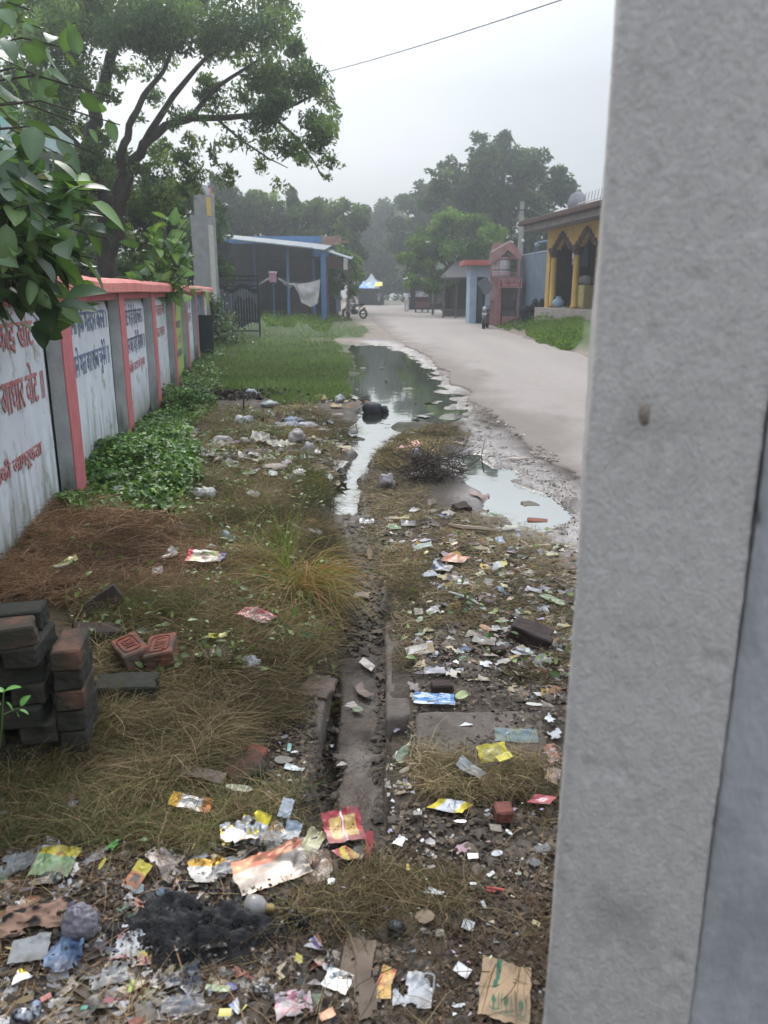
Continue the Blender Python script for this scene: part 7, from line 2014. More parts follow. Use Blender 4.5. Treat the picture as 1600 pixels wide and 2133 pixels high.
# brick stack at left edge
k = 0
stk = np.array(PY(100, 1640, 2.42)); ang = R(12)
def stloc(lx, ly, z): return (stk[0] + lx * math.cos(ang) - ly * math.sin(ang), stk[1] + lx * math.sin(ang) + ly * math.cos(ang), z)
rb = random.Random(3)
ORD = ['lowest', 'second', 'third', 'fourth', 'fifth', 'sixth', 'seventh', 'topmost']
for col_, (cx, wd_) in enumerate((('left', -.27), ('right', -.07))):
    for c_i in range(8):
        z = .02 + .0695 * c_i + .035
        cross = c_i % 2 == 0
        if cross: lay = [(-.075, R(90)), (.075, R(90))]
        else: lay = [(0, 0)]
        for j, (dx, rz_) in enumerate(lay):
            ly = 0 if cross else -.055
            mt = bworn if c_i == 7 and cx == 'right' else bmoss
            brick(stloc(wd_ + dx, ly + rb.uniform(-.016, .016), z), (R(rb.uniform(-1.5, 1.5)), R(rb.uniform(-1.5, 1.5)), ang + rz_ + R(rb.uniform(-9, 9))), mt,
                  ('mossy brick in the %s course of the %s column of the stack' % (ORD[c_i], cx)) + (', %s one' % ('left' if j == 0 else 'right') if cross else ''), group='bricks stacked at the left edge', seed=20 + k); k += 1
        if not cross:
            brick(stloc(wd_, .075, z), (0, 0, ang), bmoss, 'back brick in the %s course of the %s column of the stack' % (ORD[c_i], cx), group='bricks stacked at the left edge', seed=20 + k); k += 1
for i, z in enumerate((.07, .145, .22, .295, .37, .44)):
    brick(stloc(.13, -.0, z), (0, R(3), ang + R(88 + rb.uniform(-5, 5))), bworn if i in (3, 5) else bmoss, 'brick leaning on the right side of the stack, %s from the ground' % ORD[i].replace('lowest', 'first'), dims=(.21, .09, .07), group='bricks stacked at the left edge', seed=60 + i)

# concrete slab and ditch edges
cs_ = M_('muddy_concrete', lin((104, 94, 88)), lin((84, 75, 68)), scale=16, rough=.9, bump=.9, bscale=45, bdist=.008, dirt=lin((70, 60, 52)), dirt_scale=6, dirt_thr=(.5, .7))


def slab(name, quad_px, z1, th, mat, label, seed, amp=.006, nx_=40, ny_=30):
    Q = [P(x, y, z1) for x, y in quad_px]    # near-left, near-right, far-right, far-left
    u, v = np.meshgrid(np.linspace(0, 1, nx_), np.linspace(0, 1, ny_))
    B = (Q[0][:, None, None] * (1 - u) * (1 - v) + Q[1][:, None, None] * u * (1 - v) + Q[2][:, None, None] * u * v + Q[3][:, None, None] * (1 - u) * v)
    x, y = B[0], B[1]
    ed = np.minimum(np.minimum(u, 1 - u) * nx_, np.minimum(v, 1 - v) * ny_)
    z = z1 + amp * fbm(x * 9, y * 9, 0, seed, 4) - .012 * (ed < .5)
    x = x + .006 * fbm(x * 14, y * 14, 0, seed + 1, 3) * (ed < 2); y = y + .006 * fbm(x * 14, y * 14, 0, seed + 2, 3) * (ed < 2)
    zb = np.where(ed < .5, z1 - th, z)
    top = np.stack([x, y, z], -1).reshape(-1, 3); n = nx_ * ny_
    I = np.arange(n).reshape(ny_, nx_); F = [np.stack([I[:-1, :-1].ravel(), I[:-1, 1:].ravel(), I[1:, 1:].ravel(), I[1:, :-1].ravel()], 1)]
    ring = np.concatenate([I[0, :], I[1:, -1], I[-1, -2::-1], I[-2:0:-1, 0]]); bot = top[ring].copy(); bot[:, 2] = z1 - th
    m_ = len(ring); b0 = n + np.arange(m_); F.append(np.stack([ring, b0, np.roll(b0, -1), np.roll(ring, -1)], 1))
    V = np.concatenate([top, bot]); c = V.mean(0); c[2] = z1
    return tag(link(name, np_mesh(name, V - c, np.concatenate(F)), mat, loc=tuple(c)), label, 'slab')


slab('concrete_slab', [(862, 1604), (1150, 1600), (1132, 1478), (866, 1482)], .014, .10, cs_, 'flat muddy concrete slab right of the ditch with the blue packet at its far edge', 3)
slab('ditch_edge_stone', [(803, 1500), (868, 1490), (850, 1290), (803, 1292)], -.004, .14, cs_, 'narrow broken concrete edge along the right side of the ditch', 5, .016, nx_=14, ny_=40)
slab('ditch_edge_stone', [(560, 1655), (640, 1655), (690, 1405), (640, 1400)], -.006, .14, cs_, 'broken mud covered edge along the left side of the ditch', 8, .02, nx_=16, ny_=44)
# larger rags and bags in the litter row across the grass
for px, py, w, h, rot, cs, kd, lb in [
        (455, 935, 58, 22, 8, (176, 170, 160), 'bag', 'spread greyish bag at the left of the litter row'), (548, 925, 50, 22, -8, (176, 166, 152), 'bag', 'tan grey bag behind the long cream strip'), (540, 955, 64, 16, 4, (110, 94, 82), 'paper', 'dark brown rag under the long cream strip'),
        (600, 950, 50, 14, -6, (96, 88, 82), 'paper', 'dark wet rag right of the brown one'), (575, 985, 52, 12, 4, (186, 172, 160), 'paper', 'pinkish cream rag below the round green leaf'), (500, 905, 40, 14, -4, (130, 110, 90), 'paper', 'brown card piece in front of the white bag with stripes'),
        (520, 1000, 30, 12, 10, (110, 130, 96), 'leaf', 'dull green leaf in front of the litter row'), (640, 968, 42, 12, -12, (60, 74, 66), 'film', 'dark green film below the tall greyish white bag'), (675, 905, 34, 10, 8, (186, 178, 170), 'bag', 'pale film between the litter row and the stream'),
        (600, 893, 60, 14, 0, (196, 200, 212), 'bag', 'spread white film under the faded blue grey bundle'), (700, 880, 30, 10, 12, (176, 150, 140), 'bag', 'pinkish film at the near shore of the puddle'), (480, 975, 34, 12, -14, (150, 150, 140), 'bag', 'grey film in the grass left of the litter row'),
        (870, 990, 36, 20, 20, (150, 140, 132), 'bag', 'greyish film hanging in the brush heap'), (955, 975, 44, 16, 8, (186, 178, 166), 'bag', 'striped cream film at the right end of the brush heap'), (900, 1050, 30, 18, 30, (130, 116, 106), 'paper', 'brown card standing in the litter bank'), (935, 1075, 26, 18, 40, (196, 186, 180), 'paper', 'white bent strip in the litter bank'),
        (865, 1068, 22, 12, 0, (196, 200, 202), 'film', 'white tag above the green wrapper'), (1000, 1040, 40, 12, 6, (176, 150, 140), 'paper', 'pinkish card at the near shore of the right puddle'), (815, 1085, 24, 12, 0, (176, 160, 142), 'paper', 'tan flap at the top of the litter bank'), (770, 1160, 10, 44, 5, (150, 124, 100), 'paper', 'upright bark strip at the right edge of the ditch')]:
    S(px, py, w, h, rot, kd, 'leaf' if kd == 'leaf' else random.choice(['torn', 'blob']), 'plain', [cs], 'fallen_leaf' if kd == 'leaf' else 'rag' if 'rag' in lb else 'torn_film' if kd in ('bag', 'film') else 'card_piece', 'leaf' if kd == 'leaf' else 'rag' if 'rag' in lb else 'plastic' if kd in ('bag', 'film') else 'card', lb, cr=.28, tilt=16)
# ------------------------------------------------------------------ grass, straw, creeper, crumbs
GM = leafmat('grass_blades', .6, .25, .2)
STRAW = leafmat('dry_straw', .8, .15, .15)


def sample_px(polys, n, rg):
    """points on the ground under picture-space polygons (several: list of (poly, weight))"""
    out_ = []
    tot = sum(w for _, w in polys)
    for poly, w in polys:
        k = int(n * w / tot); xs_ = [p[0] for p in poly]; ys_ = [p[1] for p in poly]; got = 0; acc = []
        while got < k:
            x = rg.uniform(min(xs_), max(xs_), k * 2); y = rg.uniform(min(ys_), max(ys_), k * 2)
            m = sdist(poly, x, y) + 26 * fbm(x / 45, y / 45, 0, 3, 3) > 0
            acc.append(np.stack([x[m], y[m]], 1)); got += m.sum()
        out_.append(np.concatenate(acc)[:k])
    q = np.concatenate(out_)
    r0 = (q[:, 0] - 800) / FPX; b = (1066.5 - q[:, 1]) / FPX
    ry = CT + b * ST; rz = -ST + b * CT; t_ = -CAM_H / rz
    X, Y = r0 * t_, ry * t_
    return X, Y, ground_h(X, Y), q


def blades(X, Y, Z, length, width, elev, droop, curv, cols, rg, nseg=5, az=None, zmin=.003):
    n = len(X)
    a = rg.uniform(0, 2 * np.pi, n) if az is None else az
    e = np.asarray(elev) * np.ones(n)
    da = rg.normal(0, curv, n); seg = length / nseg
    p = np.stack([X, Y, Z], 1); pts = [p.copy()]; dirs = []
    g0 = Z.copy()
    for k in range(nseg):
        d = np.stack([np.cos(a) * np.cos(e), np.sin(a) * np.cos(e), np.sin(e)], 1); dirs.append(d)
        p = p + d * seg[:, None]; p[:, 2] = np.maximum(p[:, 2], g0 + zmin)
        pts.append(p.copy()); a = a + da + rg.normal(0, abs(curv) * .5, n); e = e - droop * rg.uniform(.4, 1.6, n)
    dirs.append(dirs[-1])
    side = np.stack([-dirs[0][:, 1], dirs[0][:, 0], rg.normal(0, .5, n)], 1); side /= np.linalg.norm(side, axis=1)[:, None]
    V = np.zeros((n, nseg + 1, 2, 3))
    for k in range(nseg + 1):
        w = (width * (1 - .75 * (k / nseg) ** 1.5) * .5)[:, None]
        V[:, k, 0] = pts[k] - side * w; V[:, k, 1] = pts[k] + side * w
    base = np.arange(n)[:, None] * (2 * (nseg + 1))
    F = np.concatenate([np.stack([base[:, 0] + 2 * k, base[:, 0] + 2 * k + 1, base[:, 0] + 2 * k + 3, base[:, 0] + 2 * k + 2], 1) for k in range(nseg)])
    return V.reshape(-1, 3), F, np.repeat(cols, 2 * (nseg + 1), 0)


def pal(cols, n, rg, var=.25):
    c = np.array([lin(x) for x in cols])
    return c[rg.integers(0, len(c), n)] * rg.uniform(1 - var, 1 + var, (n, 1))


rg = np.random.default_rng(123)
ST_ = [(150, 130, 100), (132, 112, 84), (116, 96, 72), (164, 146, 112), (96, 78, 58), (120, 106, 76)]
OL = [(104, 100, 66), (92, 92, 58), (124, 112, 80), (76, 76, 48), (134, 114, 86), (112, 94, 70)]
RB = [(138, 108, 84), (120, 92, 70), (150, 122, 94), (100, 76, 58)]
DG = [(70, 84, 46), (82, 96, 54), (60, 70, 42), (96, 100, 62)]
zH = [(870, 1160), (1190, 1120), (1190, 1440), (1060, 1420), (900, 1300), (830, 1420), (815, 1250)]
zI = [(830, 885), (960, 880), (980, 930), (900, 960), (800, 980), (770, 960)]
zJ = [(780, 1150), (850, 1130), (880, 1180), (850, 1250), (790, 1240)]
zK = [(745, 960), (850, 950), (900, 1050), (860, 1110), (780, 1150), (750, 1080)]
zL = [(880, 1060), (1080, 1080), (1180, 1140), (1000, 1160), (850, 1120)]
zM = [(-400, 1790), (330, 1790), (640, 1900), (700, 2000), (1120, 1750), (1400, 1750), (1400, 2200), (-400, 2200)]


def straw(name, polys, n, cols, L, Wd, lift, label, elev=(-.1, .5), curv=.35, seed=1, droop=.12):
    rg = np.random.default_rng(seed)
    X, Y, Z, q = sample_px(polys, n, rg); n = len(X)
    # straw lies thinner where litter rests on it
    kp = np.ones(n, bool)
    for fx, fy, ax_, ay_ in FOOT:
        m_ = ((X - fx) / (ax_ + .015)) ** 2 + ((Y - fy) / (ay_ + .02)) ** 2 < 1.0
        kp &= ~(m_ & (rg.random(n) < .9))
    X, Y, Z = X[kp], Y[kp], Z[kp]; n = len(X)
    # matted heaps: the mat itself has thickness that varies in clumps
    th = lift * (.35 + .9 * np.clip(fbm(X * 2.6, Y * 2.6, 0, 5, 3) + .3, 0, 1)); Z = Z + th * rg.random(n) ** .7
    az = np.pi * 2 * fbm(X * 1.4, Y * 1.4, 0, seed + 3, 2) + rg.normal(0, 1.3, n)
    az[rg.random(n) < .3] += np.pi
    V, F, C = blades(X, Y, Z, rg.uniform(*L, n), rg.uniform(*Wd, n) * (1 + Y * .05), rg.uniform(*elev, n), droop, curv, pal(cols, n, rg), rg, az=az)
    k = fbm(X * 2, Y * 2, 0, 44, 3) * 1.3 + fbm(X * 9, Y * 9, 0, 45, 2) * .5; C = C * np.repeat(np.clip(1 + .8 * k, .35, 1.7), len(C) // n)[:, None]
    return tag(link(name, np_mesh(name, V, F, C), STRAW), label, 'dry grass', kind='stuff')


straw('dry_grass', [(zA, 1.0)], 23000, RB, (.10, .34), (.0018, .0032), .10, 'reddish brown matted dry grass below the wall', seed=1)
straw('dry_grass', [(zB, .75), (zE, 1.3), (zE2, .8)], 42000, OL + ST_[:3], (.08, .28), (.0018, .003), .08, 'olive and straw coloured matted grass left of the ditch', elev=(-.1, .8), seed=2)
straw('dry_grass', [(zC, 1.0)], 21000, ST_ + OL[:2], (.08, .26), (.0014, .0024), .08, 'straw brown matted dry grass beside the brick stack', seed=3)
straw('dry_grass', [(zD, 1.0)], 16000, ST_[1:] + OL + DG, (.05, .18), (.0012, .0022), .06, 'sparse greenish dry grass above the burnt litter', elev=(0, .9), seed=4)
straw('dry_grass', [(zF, 1.0), (zG, .75), (zJ, .5)], 8000, ST_ + OL[:2], (.06, .2), (.0012, .0022), .06, 'straw tufts on the right side of the ditch', seed=5)
straw('dry_grass', [(zH, 1.0), (zK, .4), (zL, .3)], 11500, ST_ + OL, (.06, .2), (.0015, .0026), .035, 'thin straw cover over the litter bank', seed=6)
straw('dry_grass', [(zM, 1.0)], 5200, ST_ + RB, (.05, .24), (.001, .0024), .03, 'loose straw stalks strewn over the dark mud and litter', elev=(-.1, .35), curv=.18, seed=7)
straw('dry_grass', [(zI, 1.0)], 5000, OL + ST_, (.05, .13), (.003, .005), .03, 'olive grass island between the puddles', elev=(0, .8), seed=8)
# green meadow by the puddle
gpoly = [(480, 668), (735, 664), (768, 690), (758, 703), (640, 706), (715, 718), (730, 740), (722, 800), (742, 832), (700, 845), (620, 838), (560, 835), (470, 815), (400, 800), (420, 745), (440, 690)]
X, Y, Z, q = sample_px([(gpoly, 1.0)], 70000, rg); n = len(X)
V, F, C = blades(X, Y, Z, rg.uniform(.06, .15, n), rg.uniform(.006, .011, n), rg.uniform(.6, 1.5, n), .25, .2, pal([(96, 118, 66), (84, 106, 58), (108, 126, 74), (122, 130, 88), (72, 92, 52)], n, rg), rg, 3)
C = C * np.repeat(1 + .35 * fbm(X * .8, Y * .8, 0, 9, 3), len(C) // n)[:, None]
tag(link('green_grass', np_mesh('green_grass', V, F, C), GM), 'short green grass between the wall and the puddle', 'grass', kind='stuff')
# weeds along the foot of the blue building
bp = [(545, 655), (690, 655), (735, 660), (740, 672), (660, 690), (560, 690), (540, 680)]
X, Y, Z, q = sample_px([(bp, 1.0), ([(1030, 668), (1130, 668), (1215, 665), (1215, 735), (1130, 708), (1060, 690)], .9)], 16000, rg); n = len(X)
hh = .05 + .42 * np.clip(fbm(X * .9, Y * .5, 0, 13, 3) + .15, 0, 1)
C3 = np.stack([X, Y, Z + hh * rg.random(n)], 1); V, F = quads(C3, .07, rg, .4); 
tag(link('roadside_weeds', np_mesh('roadside_weeds', V, F, np.repeat(pal([(92, 116, 56), (78, 100, 50), (108, 128, 66), (64, 84, 44)], n, rg), 4, 0)), LM), 'leafy weeds along the blue building and on the bank below the yellow shop', 'weeds', kind='stuff')
X, Y, Z, q = sample_px([([(1060, 668), (1225, 664), (1225, 738), (1130, 708)], 1)], 16000, rg); n = len(X)
V, F, C = blades(X, Y, Z, rg.uniform(.1, .25, n), rg.uniform(.012, .02, n), rg.uniform(.6, 1.5, n), .25, .2, pal([(110, 136, 66), (126, 146, 80), (98, 122, 58)], n, rg), rg, 3)
tag(link('bank_grass', np_mesh('bank_grass', V, F, C), GM), 'yellow green grass on the bank in front of the yellow shop', 'grass', kind='stuff')

# creeper at the wall foot
cp_ = [(430, 690), (470, 700), (455, 790), (450, 850), (400, 900), (420, 960), (410, 1040), (340, 1120), (250, 1120), (130, 1085), (150, 1040), (250, 930), (320, 850), (370, 790), (410, 740)]
X, Y, Z, q = sample_px([(cp_, 1.0), ([(330, 1120), (250, 1050), (400, 1010), (380, 1110)], .1)], 22000, rg)
hgt = .04 + .2 * np.clip(fbm(X * 1.8, Y * 1.8, 0, 17, 3) + .35, 0, 1)
n = len(X); Cc = np.stack([X, Y, Z + hgt * rg.random(n) ** .6], 1)
D = rg.normal(size=(n, 3)); D[:, 2] = D[:, 2] * .35 + .1
V, F, cc = leaves(Cc, rg.uniform(.026, .058, n) * (1 + Y * .02), D, pal([(84, 116, 58), (72, 102, 52), (98, 128, 66), (60, 86, 46), (116, 136, 76)], n, rg) * np.clip(1 + .4 * fbm(X * 3, Y * 3, 0, 18, 2), .5, 1.5)[:, None], rg, .5)
tag(link('ground_creeper', np_mesh('ground_creeper', V, F, cc, smooth=True), LMB), 'green leafy creeper spreading along the foot of the white wall', 'creeper', kind='stuff')
# a few taller dark clumps of creeper
for (x, y, r_, lb) in [(395, 850, .34, 'dark bushy creeper clump beside the fourth pink pier'), (300, 1075, .2, 'dark leafy weed clump at the edge of the brown dry grass')]:
    g = G(x, y); n = 900; d = rg.normal(size=(n, 3)); d /= np.linalg.norm(d, axis=1)[:, None]; d[:, 2] = abs(d[:, 2])
    Cc = d * r_ * rg.random((n, 1)) ** .4 * np.array([1.2, 1, .65]); DD = d + rg.normal(0, .6, (n, 3))
    V, F, cc = leaves(Cc, rg.uniform(.04, .075, n), DD, pal([(70, 98, 52), (56, 80, 44), (84, 110, 58)], n, rg), rg, .5)
    tag(link('creeper_clump', np_mesh('creeper_clump', V, F, cc, smooth=True), LMB, loc=tuple(g)), lb, 'plant')

# tall grass tuft left of the ditch
g = G(625, 1255); n = 520
az = rg.normal(.0, .9, n) + np.pi / 2 * 0; az = np.where(rg.random(n) < .5, rg.normal(-.5, .6, n), rg.uniform(0, 2 * np.pi, n))
X = rg.normal(0, .045, n); Y = rg.normal(.02, .05, n)
V, F, C = blades(X, Y, np.zeros(n) - .01, rg.uniform(.25, .62, n), rg.uniform(.003, .006, n), rg.uniform(.7, 1.5, n), .26, .08, pal([(158, 132, 92), (140, 136, 80), (122, 128, 68), (170, 140, 104), (160, 116, 84), (146, 124, 88)], n, rg), rg, 8, az=az)
tag(link('grass_tuft', np_mesh('grass_tuft', V, F, C), GM, loc=tuple(g)), 'tall arching tuft of yellow green grass just left of the ditch', 'grass tuft')
g = G(590, 1215); n = 60
V, F, C = blades(rg.normal(0, .03, n), rg.normal(0, .03, n), np.zeros(n), rg.uniform(.35, .55, n), rg.uniform(.004, .007, n), rg.uniform(1.2, 1.6, n), .06, .04, pal([(122, 146, 66), (136, 152, 80)], n, rg), rg, 6)
tag(link('grass_tuft', np_mesh('grass_tuft', V, F, C), GM, loc=tuple(g)), 'upright green blades behind the arching tuft', 'grass tuft')
# green weeds pushing through the dead grass
X, Y, Z, q = sample_px([(zE, 1.0), (zE2, 1.2), (zB, .55), (zA, .12), (zH, .08), ([(330, 960), (470, 900), (520, 1060), (380, 1130), (300, 1100)], .7)], 7600, rg)
k = fbm(X * 2.6, Y * 2.6, 0, 61, 3) + rg.normal(0, .1, len(X)) > .08; X, Y, Z = X[k], Y[k], Z[k]; n = len(X)
Cc = np.stack([X, Y, Z + .02 + .09 * rg.random(n)], 1); D = rg.normal(size=(n, 3)); D[:, 2] = abs(D[:, 2]) * .6
V, F, cc = leaves(Cc, rg.uniform(.015, .05, n), D, pal([(84, 104, 58), (96, 118, 66), (70, 88, 50), (112, 124, 74)], n, rg), rg, .6)
tag(link('green_weeds', np_mesh('green_weeds', V, F, cc, smooth=True), LMB), 'small green weeds pushing up through the matted dead grass', 'weeds', kind='stuff')
# taller dark green bushes of grass along the back of the mat
X, Y, Z, q = sample_px([([(380, 1010), (560, 1080), (620, 1200), (520, 1180), (360, 1090)], 1), ([(620, 960), (700, 1000), (680, 1080), (600, 1060)], 1), ([(200, 1300), (420, 1290), (400, 1350), (220, 1360)], .8)], 9000, rg)
k = fbm(X * 3, Y * 3, 0, 66, 3) > -.05; X, Y, Z = X[k], Y[k], Z[k]; n = len(X)
V, F, C = blades(X, Y, Z, rg.uniform(.08, .2, n), rg.uniform(.002, .004, n), rg.uniform(.5, 1.5, n), .2, .2, pal(DG + OL[:2], n, rg), rg, 4)
tag(link('rank_grass', np_mesh('rank_grass', V, F, C), GM), 'darker green rank grass growing through the dead mat', 'grass', kind='stuff')
# brush heap between ditch and right puddle
g = G(915, 995); bhp = MB(); rr = random.Random(8)
for k in range(230):
    a = rr.uniform(0, 6.28); L_ = rr.uniform(.12, .34); p = Vector((rr.gauss(-.06, .13), rr.gauss(0, .12), rr.uniform(.0, .2))); pts = [p]
    for j in range(3): a += rr.gauss(0, .5); p = p + Vector((math.cos(a) * L_ / 3, math.sin(a) * L_ / 3, rr.gauss(0.01, .04))); p.z = max(p.z, .005); pts.append(p)
    bhp.tube(pts, [.005, .004, .003, .0015], 4, cap=False)
for k in range(9):
    a = rr.uniform(0, 6.28); p = Vector((rr.gauss(-.05, .16), 0, .05)); bhp.tube([p, p + Vector((rr.gauss(0, .06), 0, .14)), p + Vector((rr.gauss(0, .12), 0, .28))], [.006, .004, .002], 4, cap=False)
tag(bhp.build('brush_heap', M_('dry_twigs', lin((84, 72, 62)), lin((62, 54, 48)), scale=20), loc=tuple(g)), 'low heap of dark dry twigs between the ditch and the right puddle', 'brush heap')
# thin dead stem by the far litter
g = G(508, 868); m = MB(); m.tube([(0, 0, 0), (.01, 0, .25), (-.01, 0, .42)], [.015, .012, .006], 6); tag(m.build('dead_stem', BARK, loc=tuple(g)), 'short dark dead stem standing among the far white bags', 'stem')
# dark burnt patch at the far edge of the litter
g = G(470, 830); n = 500; Cc = np.stack([rg.normal(0, .45, n), rg.normal(0, .2, n), rg.uniform(0, .12, n)], 1); V, F = quads(Cc, .05, rg, .5)
tag(link('dark_debris', np_mesh('dark_debris', V, F, np.repeat(pal([(56, 50, 46), (74, 62, 54), (40, 38, 38)], n, rg), 4, 0)), LMAT['paper'], loc=tuple(g)), 'dark rotting debris heap left of the bright white bags', 'debris heap')

# crumbs: flakes, leaf litter and grit nobody would count
def crumbs(name, polys, n, cols, size, label, seed, wfac=.03):
    rg = np.random.default_rng(seed); X, Y, Z, q = sample_px(polys, n, rg); n = len(X)
    k = fbm(X * 4, Y * 4, 0, seed, 3) + rg.normal(0, .25, n) > -.1; X, Y, Z = X[k], Y[k], Z[k]; n = len(X)
    a = rg.normal(0, .45, (n, 3)) + np.stack([np.cos(rg.uniform(0, 6.3, n)), np.sin(rg.uniform(0, 6.3, n)), 0 * X], 1); a[:, 2] *= .6
    b = np.cross(a, np.array([0, 0, 1.0]) + rg.normal(0, .3, (n, 3))); a /= np.linalg.norm(a, axis=1)[:, None]; b /= np.linalg.norm(b, axis=1)[:, None]
    s = (rg.uniform(*size, n) * (1 + Y * wfac))[:, None]; C = np.stack([X, Y, Z + .004 + .012 * rg.random(n)], 1)
    V = np.stack([C - a * s, C + b * s * .6 + np.array([0, 0, .002]), C + a * s * .9, C - b * s * .7], 1).reshape(-1, 3)
    return tag(link(name, np_mesh(name, V, np.arange(4 * n).reshape(n, 4), np.repeat(pal(cols, n, rg), 4, 0)), LMAT['paper']), label, 'crumbs', kind='stuff')


DK = [(70, 58, 48), (88, 74, 60), (54, 46, 40), (104, 90, 74), (120, 104, 86), (44, 38, 34)]
PL = [(176, 166, 152), (196, 192, 188), (150, 138, 122), (130, 118, 104), (206, 206, 208)]
right_ = [(700, 1060), (1190, 1060), (1400, 1300), (1400, 2200), (640, 2200), (700, 1750), (860, 1660), (860, 1400), (800, 1300)]
crumbs('leaf_litter', [(right_, 1.0), (zM, .8), ([(560, 1480), (700, 1400), (680, 1680), (540, 1690)], .25), ([(700, 940), (800, 900), (900, 1060), (700, 1080)], .2)], 34000, DK, (.004, .014), 'dark leaf litter and grit over the mud', 41)
crumbs('pale_crumbs', [(right_, 1.0), (zM, .7), (zE2, .3)], 3400, PL, (.002, .007), 'pale crumbs of paper and plastic scattered over the mud', 42)
crumbs('verge_grit', [([(735, 706), (860, 722), (1000, 850), (1200, 1000), (1190, 1130), (960, 960), (880, 780)], 1)], 5000, [(120, 108, 98), (150, 140, 130), (96, 86, 78)], (.003, .012), 'grit and crumbs on the wet verge of the road', 43)
crumbs('road_edge_rubble', [([(985, 662), (1100, 700), (1215, 735), (1215, 752), (1100, 722), (990, 684)], 1)], 2600, [(150, 138, 126), (190, 180, 170), (110, 98, 88)], (.012, .04), 'rubble along the far edge of the road', 44, 0)


def mini(name, polys, n, cols, size, mat, label, seed, cat, crump=.45, lump=False, wf=.02, zlift=.004, clus=.0, cover=1.0):
    """many little crumpled sheets (3x3 grids) or lumps, each its own shape"""
    rg = np.random.default_rng(seed); X, Y, Z, q = sample_px(polys, n, rg)
    k = fbm(X * 3, Y * 3, 0, seed, 3) + rg.normal(0, .2, len(X)) > clus; X, Y, Z = X[k], Y[k], Z[k]; n = len(X)
    s = rg.uniform(0, 1, n) ** 2 * (size[1] - size[0]) + size[0]; s = s * (1 + Y * wf)
    u, v = np.meshgrid([-1., 0, 1], [-1., 0, 1]); u = u.ravel(); v = v.ravel()
    lx = (u[None] + rg.normal(0, .35, (n, 9))) * s[:, None] * .5; ly = (v[None] + rg.normal(0, .35, (n, 9))) * s[:, None] * rg.uniform(.25, .55, (n, 1))
    lz = rg.normal(0, crump, (n, 9)) * s[:, None] * .35
    if lump: lz = lz * .4 + (1 - .5 * (u ** 2 + v ** 2))[None] * s[:, None] * .35; 
    a = rg.uniform(0, 6.283, n)[:, None]; t_ = rg.normal(0, 0 if lump else .35, n)[:, None]
    x = lx * np.cos(a) - ly * np.sin(a); y = lx * np.sin(a) + ly * np.cos(a); z = lz + ly * np.sin(t_)
    z = np.maximum(z, -.001 if not lump else -.01)
    V = np.stack([X[:, None] + x, Y[:, None] + y, Z[:, None] + zlift + z], -1).reshape(-1, 3)
    f = np.array([[0, 1, 4, 3], [1, 2, 5, 4], [3, 4, 7, 6], [4, 5, 8, 7]]); F = (f[None] + (np.arange(n) * 9)[:, None, None]).reshape(-1, 4)
    return tag(link(name, np_mesh(name, V, F, np.repeat(pal(cols, n, rg), 9, 0), smooth=lump), mat), label, cat, kind='stuff')


COLM = [(190, 186, 180), (206, 206, 208), (168, 158, 146), (150, 140, 128), (128, 116, 104), (196, 180, 150), (110, 100, 92), (176, 176, 182), (206, 200, 196), (150, 150, 156)]
COLX = COLM * 2 + [(112, 98, 84), (96, 84, 74), (128, 112, 96)] * 3 + [(176, 146, 84), (160, 96, 86), (98, 116, 144), (112, 136, 108), (156, 118, 90)]
bank = [(760, 1080), (880, 1060), (1060, 1085), (1190, 1140), (1400, 1250), (1400, 1430), (1120, 1470), (1000, 1420), (870, 1380), (830, 1250)]
mini('paper_crumbs', [(bank, 1.0)], 2600, COLX, (.012, .06), LMAT['paper'], 'crumpled bits of paper and plastic all over the litter bank', 51, 'litter bits', clus=-.15)
mini('paper_crumbs', [([(620, 1500), (690, 1400), (690, 1650), (560, 1690), (520, 1640)], .4), ([(800, 1500), (865, 1480), (865, 1680), (800, 1700)], .25)], 260, COLM, (.008, .025), LMAT['paper'], 'crumpled bits beside the ditch', 52, 'litter bits')
mini('paper_crumbs', [([(700, 1690), (1400, 1690), (1400, 2200), (760, 2200), (640, 1900)], 1.0)], 2500, COLM + [(112, 100, 88), (90, 78, 68), (130, 116, 102)] * 5, (.006, .028), LMAT['film'], 'little pale bits trodden into the dark mud before the pillar', 53, 'litter bits', clus=-.05)
mini('plastic_crumbs', [([(-300, 1740), (330, 1720), (640, 1760), (740, 1900), (760, 2200), (-300, 2200)], 1.0)], 3400, COLX + [(60, 58, 56), (44, 42, 42), (80, 72, 64)] * 7, (.008, .055), LMAT['film'], 'dirty bits of plastic and foil filling the burnt litter at the bottom', 54, 'litter bits', clus=-.2)
mini('paper_crumbs', [([(390, 900), (520, 850), (690, 860), (745, 900), (710, 1010), (520, 1010), (380, 970)], 1.0)], 1200, COLM + [(120, 104, 90)] * 2, (.025, .14), LMAT['paper'], 'pale rags and bits in the litter row across the grass', 55, 'litter bits', clus=0)
mini('paper_crumbs', [([(500, 820), (740, 820), (745, 860), (480, 850)], 1.0)], 160, [(206, 180, 130), (196, 190, 184), (150, 120, 96), (80, 68, 60)], (.03, .12), LMAT['paper'], 'yellowish waste at the far edge of the litter', 56, 'litter bits', clus=0)
CL = [(70, 60, 52), (84, 72, 62), (58, 50, 44), (96, 84, 72)]
clm = M_('mud_clod', (.1, .1, .1), (.7, .68, .66), scale=60, rough=.75, attr=True, bump=.8, bscale=120, bdist=.004)
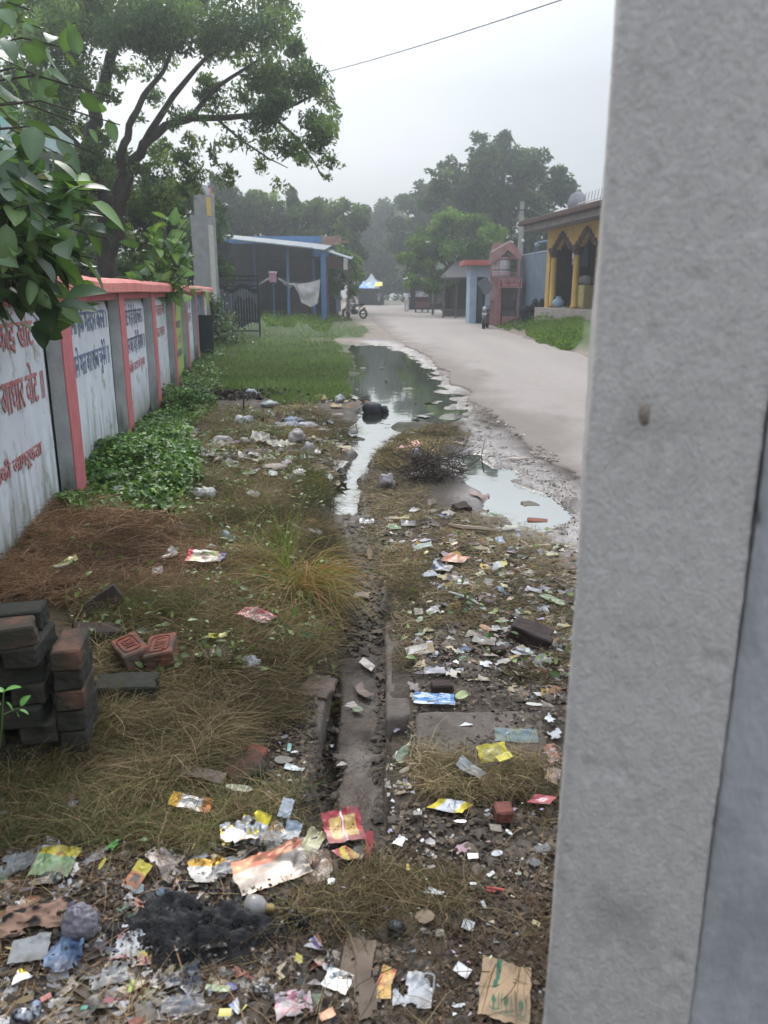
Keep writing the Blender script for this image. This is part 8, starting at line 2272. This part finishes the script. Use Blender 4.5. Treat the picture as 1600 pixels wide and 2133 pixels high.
mini('mud_clods', [(bank, 1.0), ([(700, 1690), (1400, 1700), (1400, 2200), (500, 2200), (640, 1800)], 1.6), ([(700, 1060), (790, 1060), (810, 1300), (690, 1320)], .8), ([(650, 1420), (690, 1400), (640, 1690), (590, 1690)], .3), ([(685, 1320), (720, 1320), (690, 1690), (650, 1690)], .15), ([(785, 1320), (805, 1320), (805, 1690), (780, 1690)], .1)], 8000, CL, (.008, .045), clm, 'lumps of dark mud broken up along the ditch and over the bank', 57, 'mud', lump=True, clus=-.1)
mini('wet_mud_flakes', [([(780, 712), (860, 730), (960, 820), (1010, 880), (1190, 1000), (1190, 1130), (980, 1000), (950, 880), (880, 790)], 1)], 800, [(124, 116, 110), (104, 96, 90), (140, 130, 122)], (.01, .07), clm, 'flakes and ridges of wet mud on the verge', 58, 'mud', lump=True, clus=.05, wf=.01, zlift=-.004)
mini('floating_scum', [([(735, 720), (860, 740), (930, 830), (940, 870), (760, 880), (735, 800)], 1)], 130, [(120, 120, 110), (90, 90, 76), (150, 148, 140)], (.03, .16), LMAT['paper'], 'flakes of scum and leaves floating on the puddle', 59, 'scum', crump=.03, clus=.15, zlift=.06)
edge = [(745, 645), (800, 690), (870, 735), (960, 805), (1010, 870), (1110, 935), (1200, 1000), (1200, 960), (1120, 890), (1050, 840), (980, 790), (900, 735), (820, 685), (760, 650)]
mini('road_gravel', [(edge, 1)], 1500, [(140, 128, 120), (116, 104, 96), (170, 158, 150), (96, 86, 80)], (.008, .04), clm, 'loose gravel along the broken left edge of the road', 61, 'gravel', lump=True, clus=0, wf=.01, zlift=.02)
# grass standing around the foot of the brick stack
X, Y, Z, q = sample_px([([(0, 1600), (170, 1530), (240, 1480), (260, 1560), (120, 1680), (0, 1700)], 1)], 2600, rg); n = len(X)
V, F, C = blades(X, Y, Z, rg.uniform(.07, .24, n), rg.uniform(.0012, .0026, n), rg.uniform(.6, 1.5, n), .22, .2, pal(OL + ST_ + DG, n, rg), rg, 5)
tag(link('rank_grass', np_mesh('rank_grass', V, F, C), GM), 'thin dry and green grass standing against the foot of the brick stack', 'grass', kind='stuff')
# ------------------------------------------------------------------ humid haze
hm = bpy.data.materials.new('haze_air'); hm.use_nodes = True
t = hm.node_tree; t.nodes.clear()
o_ = t.nodes.new('ShaderNodeOutputMaterial'); pv = t.nodes.new('ShaderNodeVolumePrincipled')
pv.inputs['Color'].default_value = (.90, .96, 1.0, 1); pv.inputs['Density'].default_value = 0.0032; pv.inputs['Anisotropy'].default_value = .7
t.links.new(pv.outputs[0], o_.inputs['Volume'])
m = MB(); m.box((0, 82, 12), (240, 185, 27)); hz = m.build('haze', hm); tag(hz, kind='stuff')
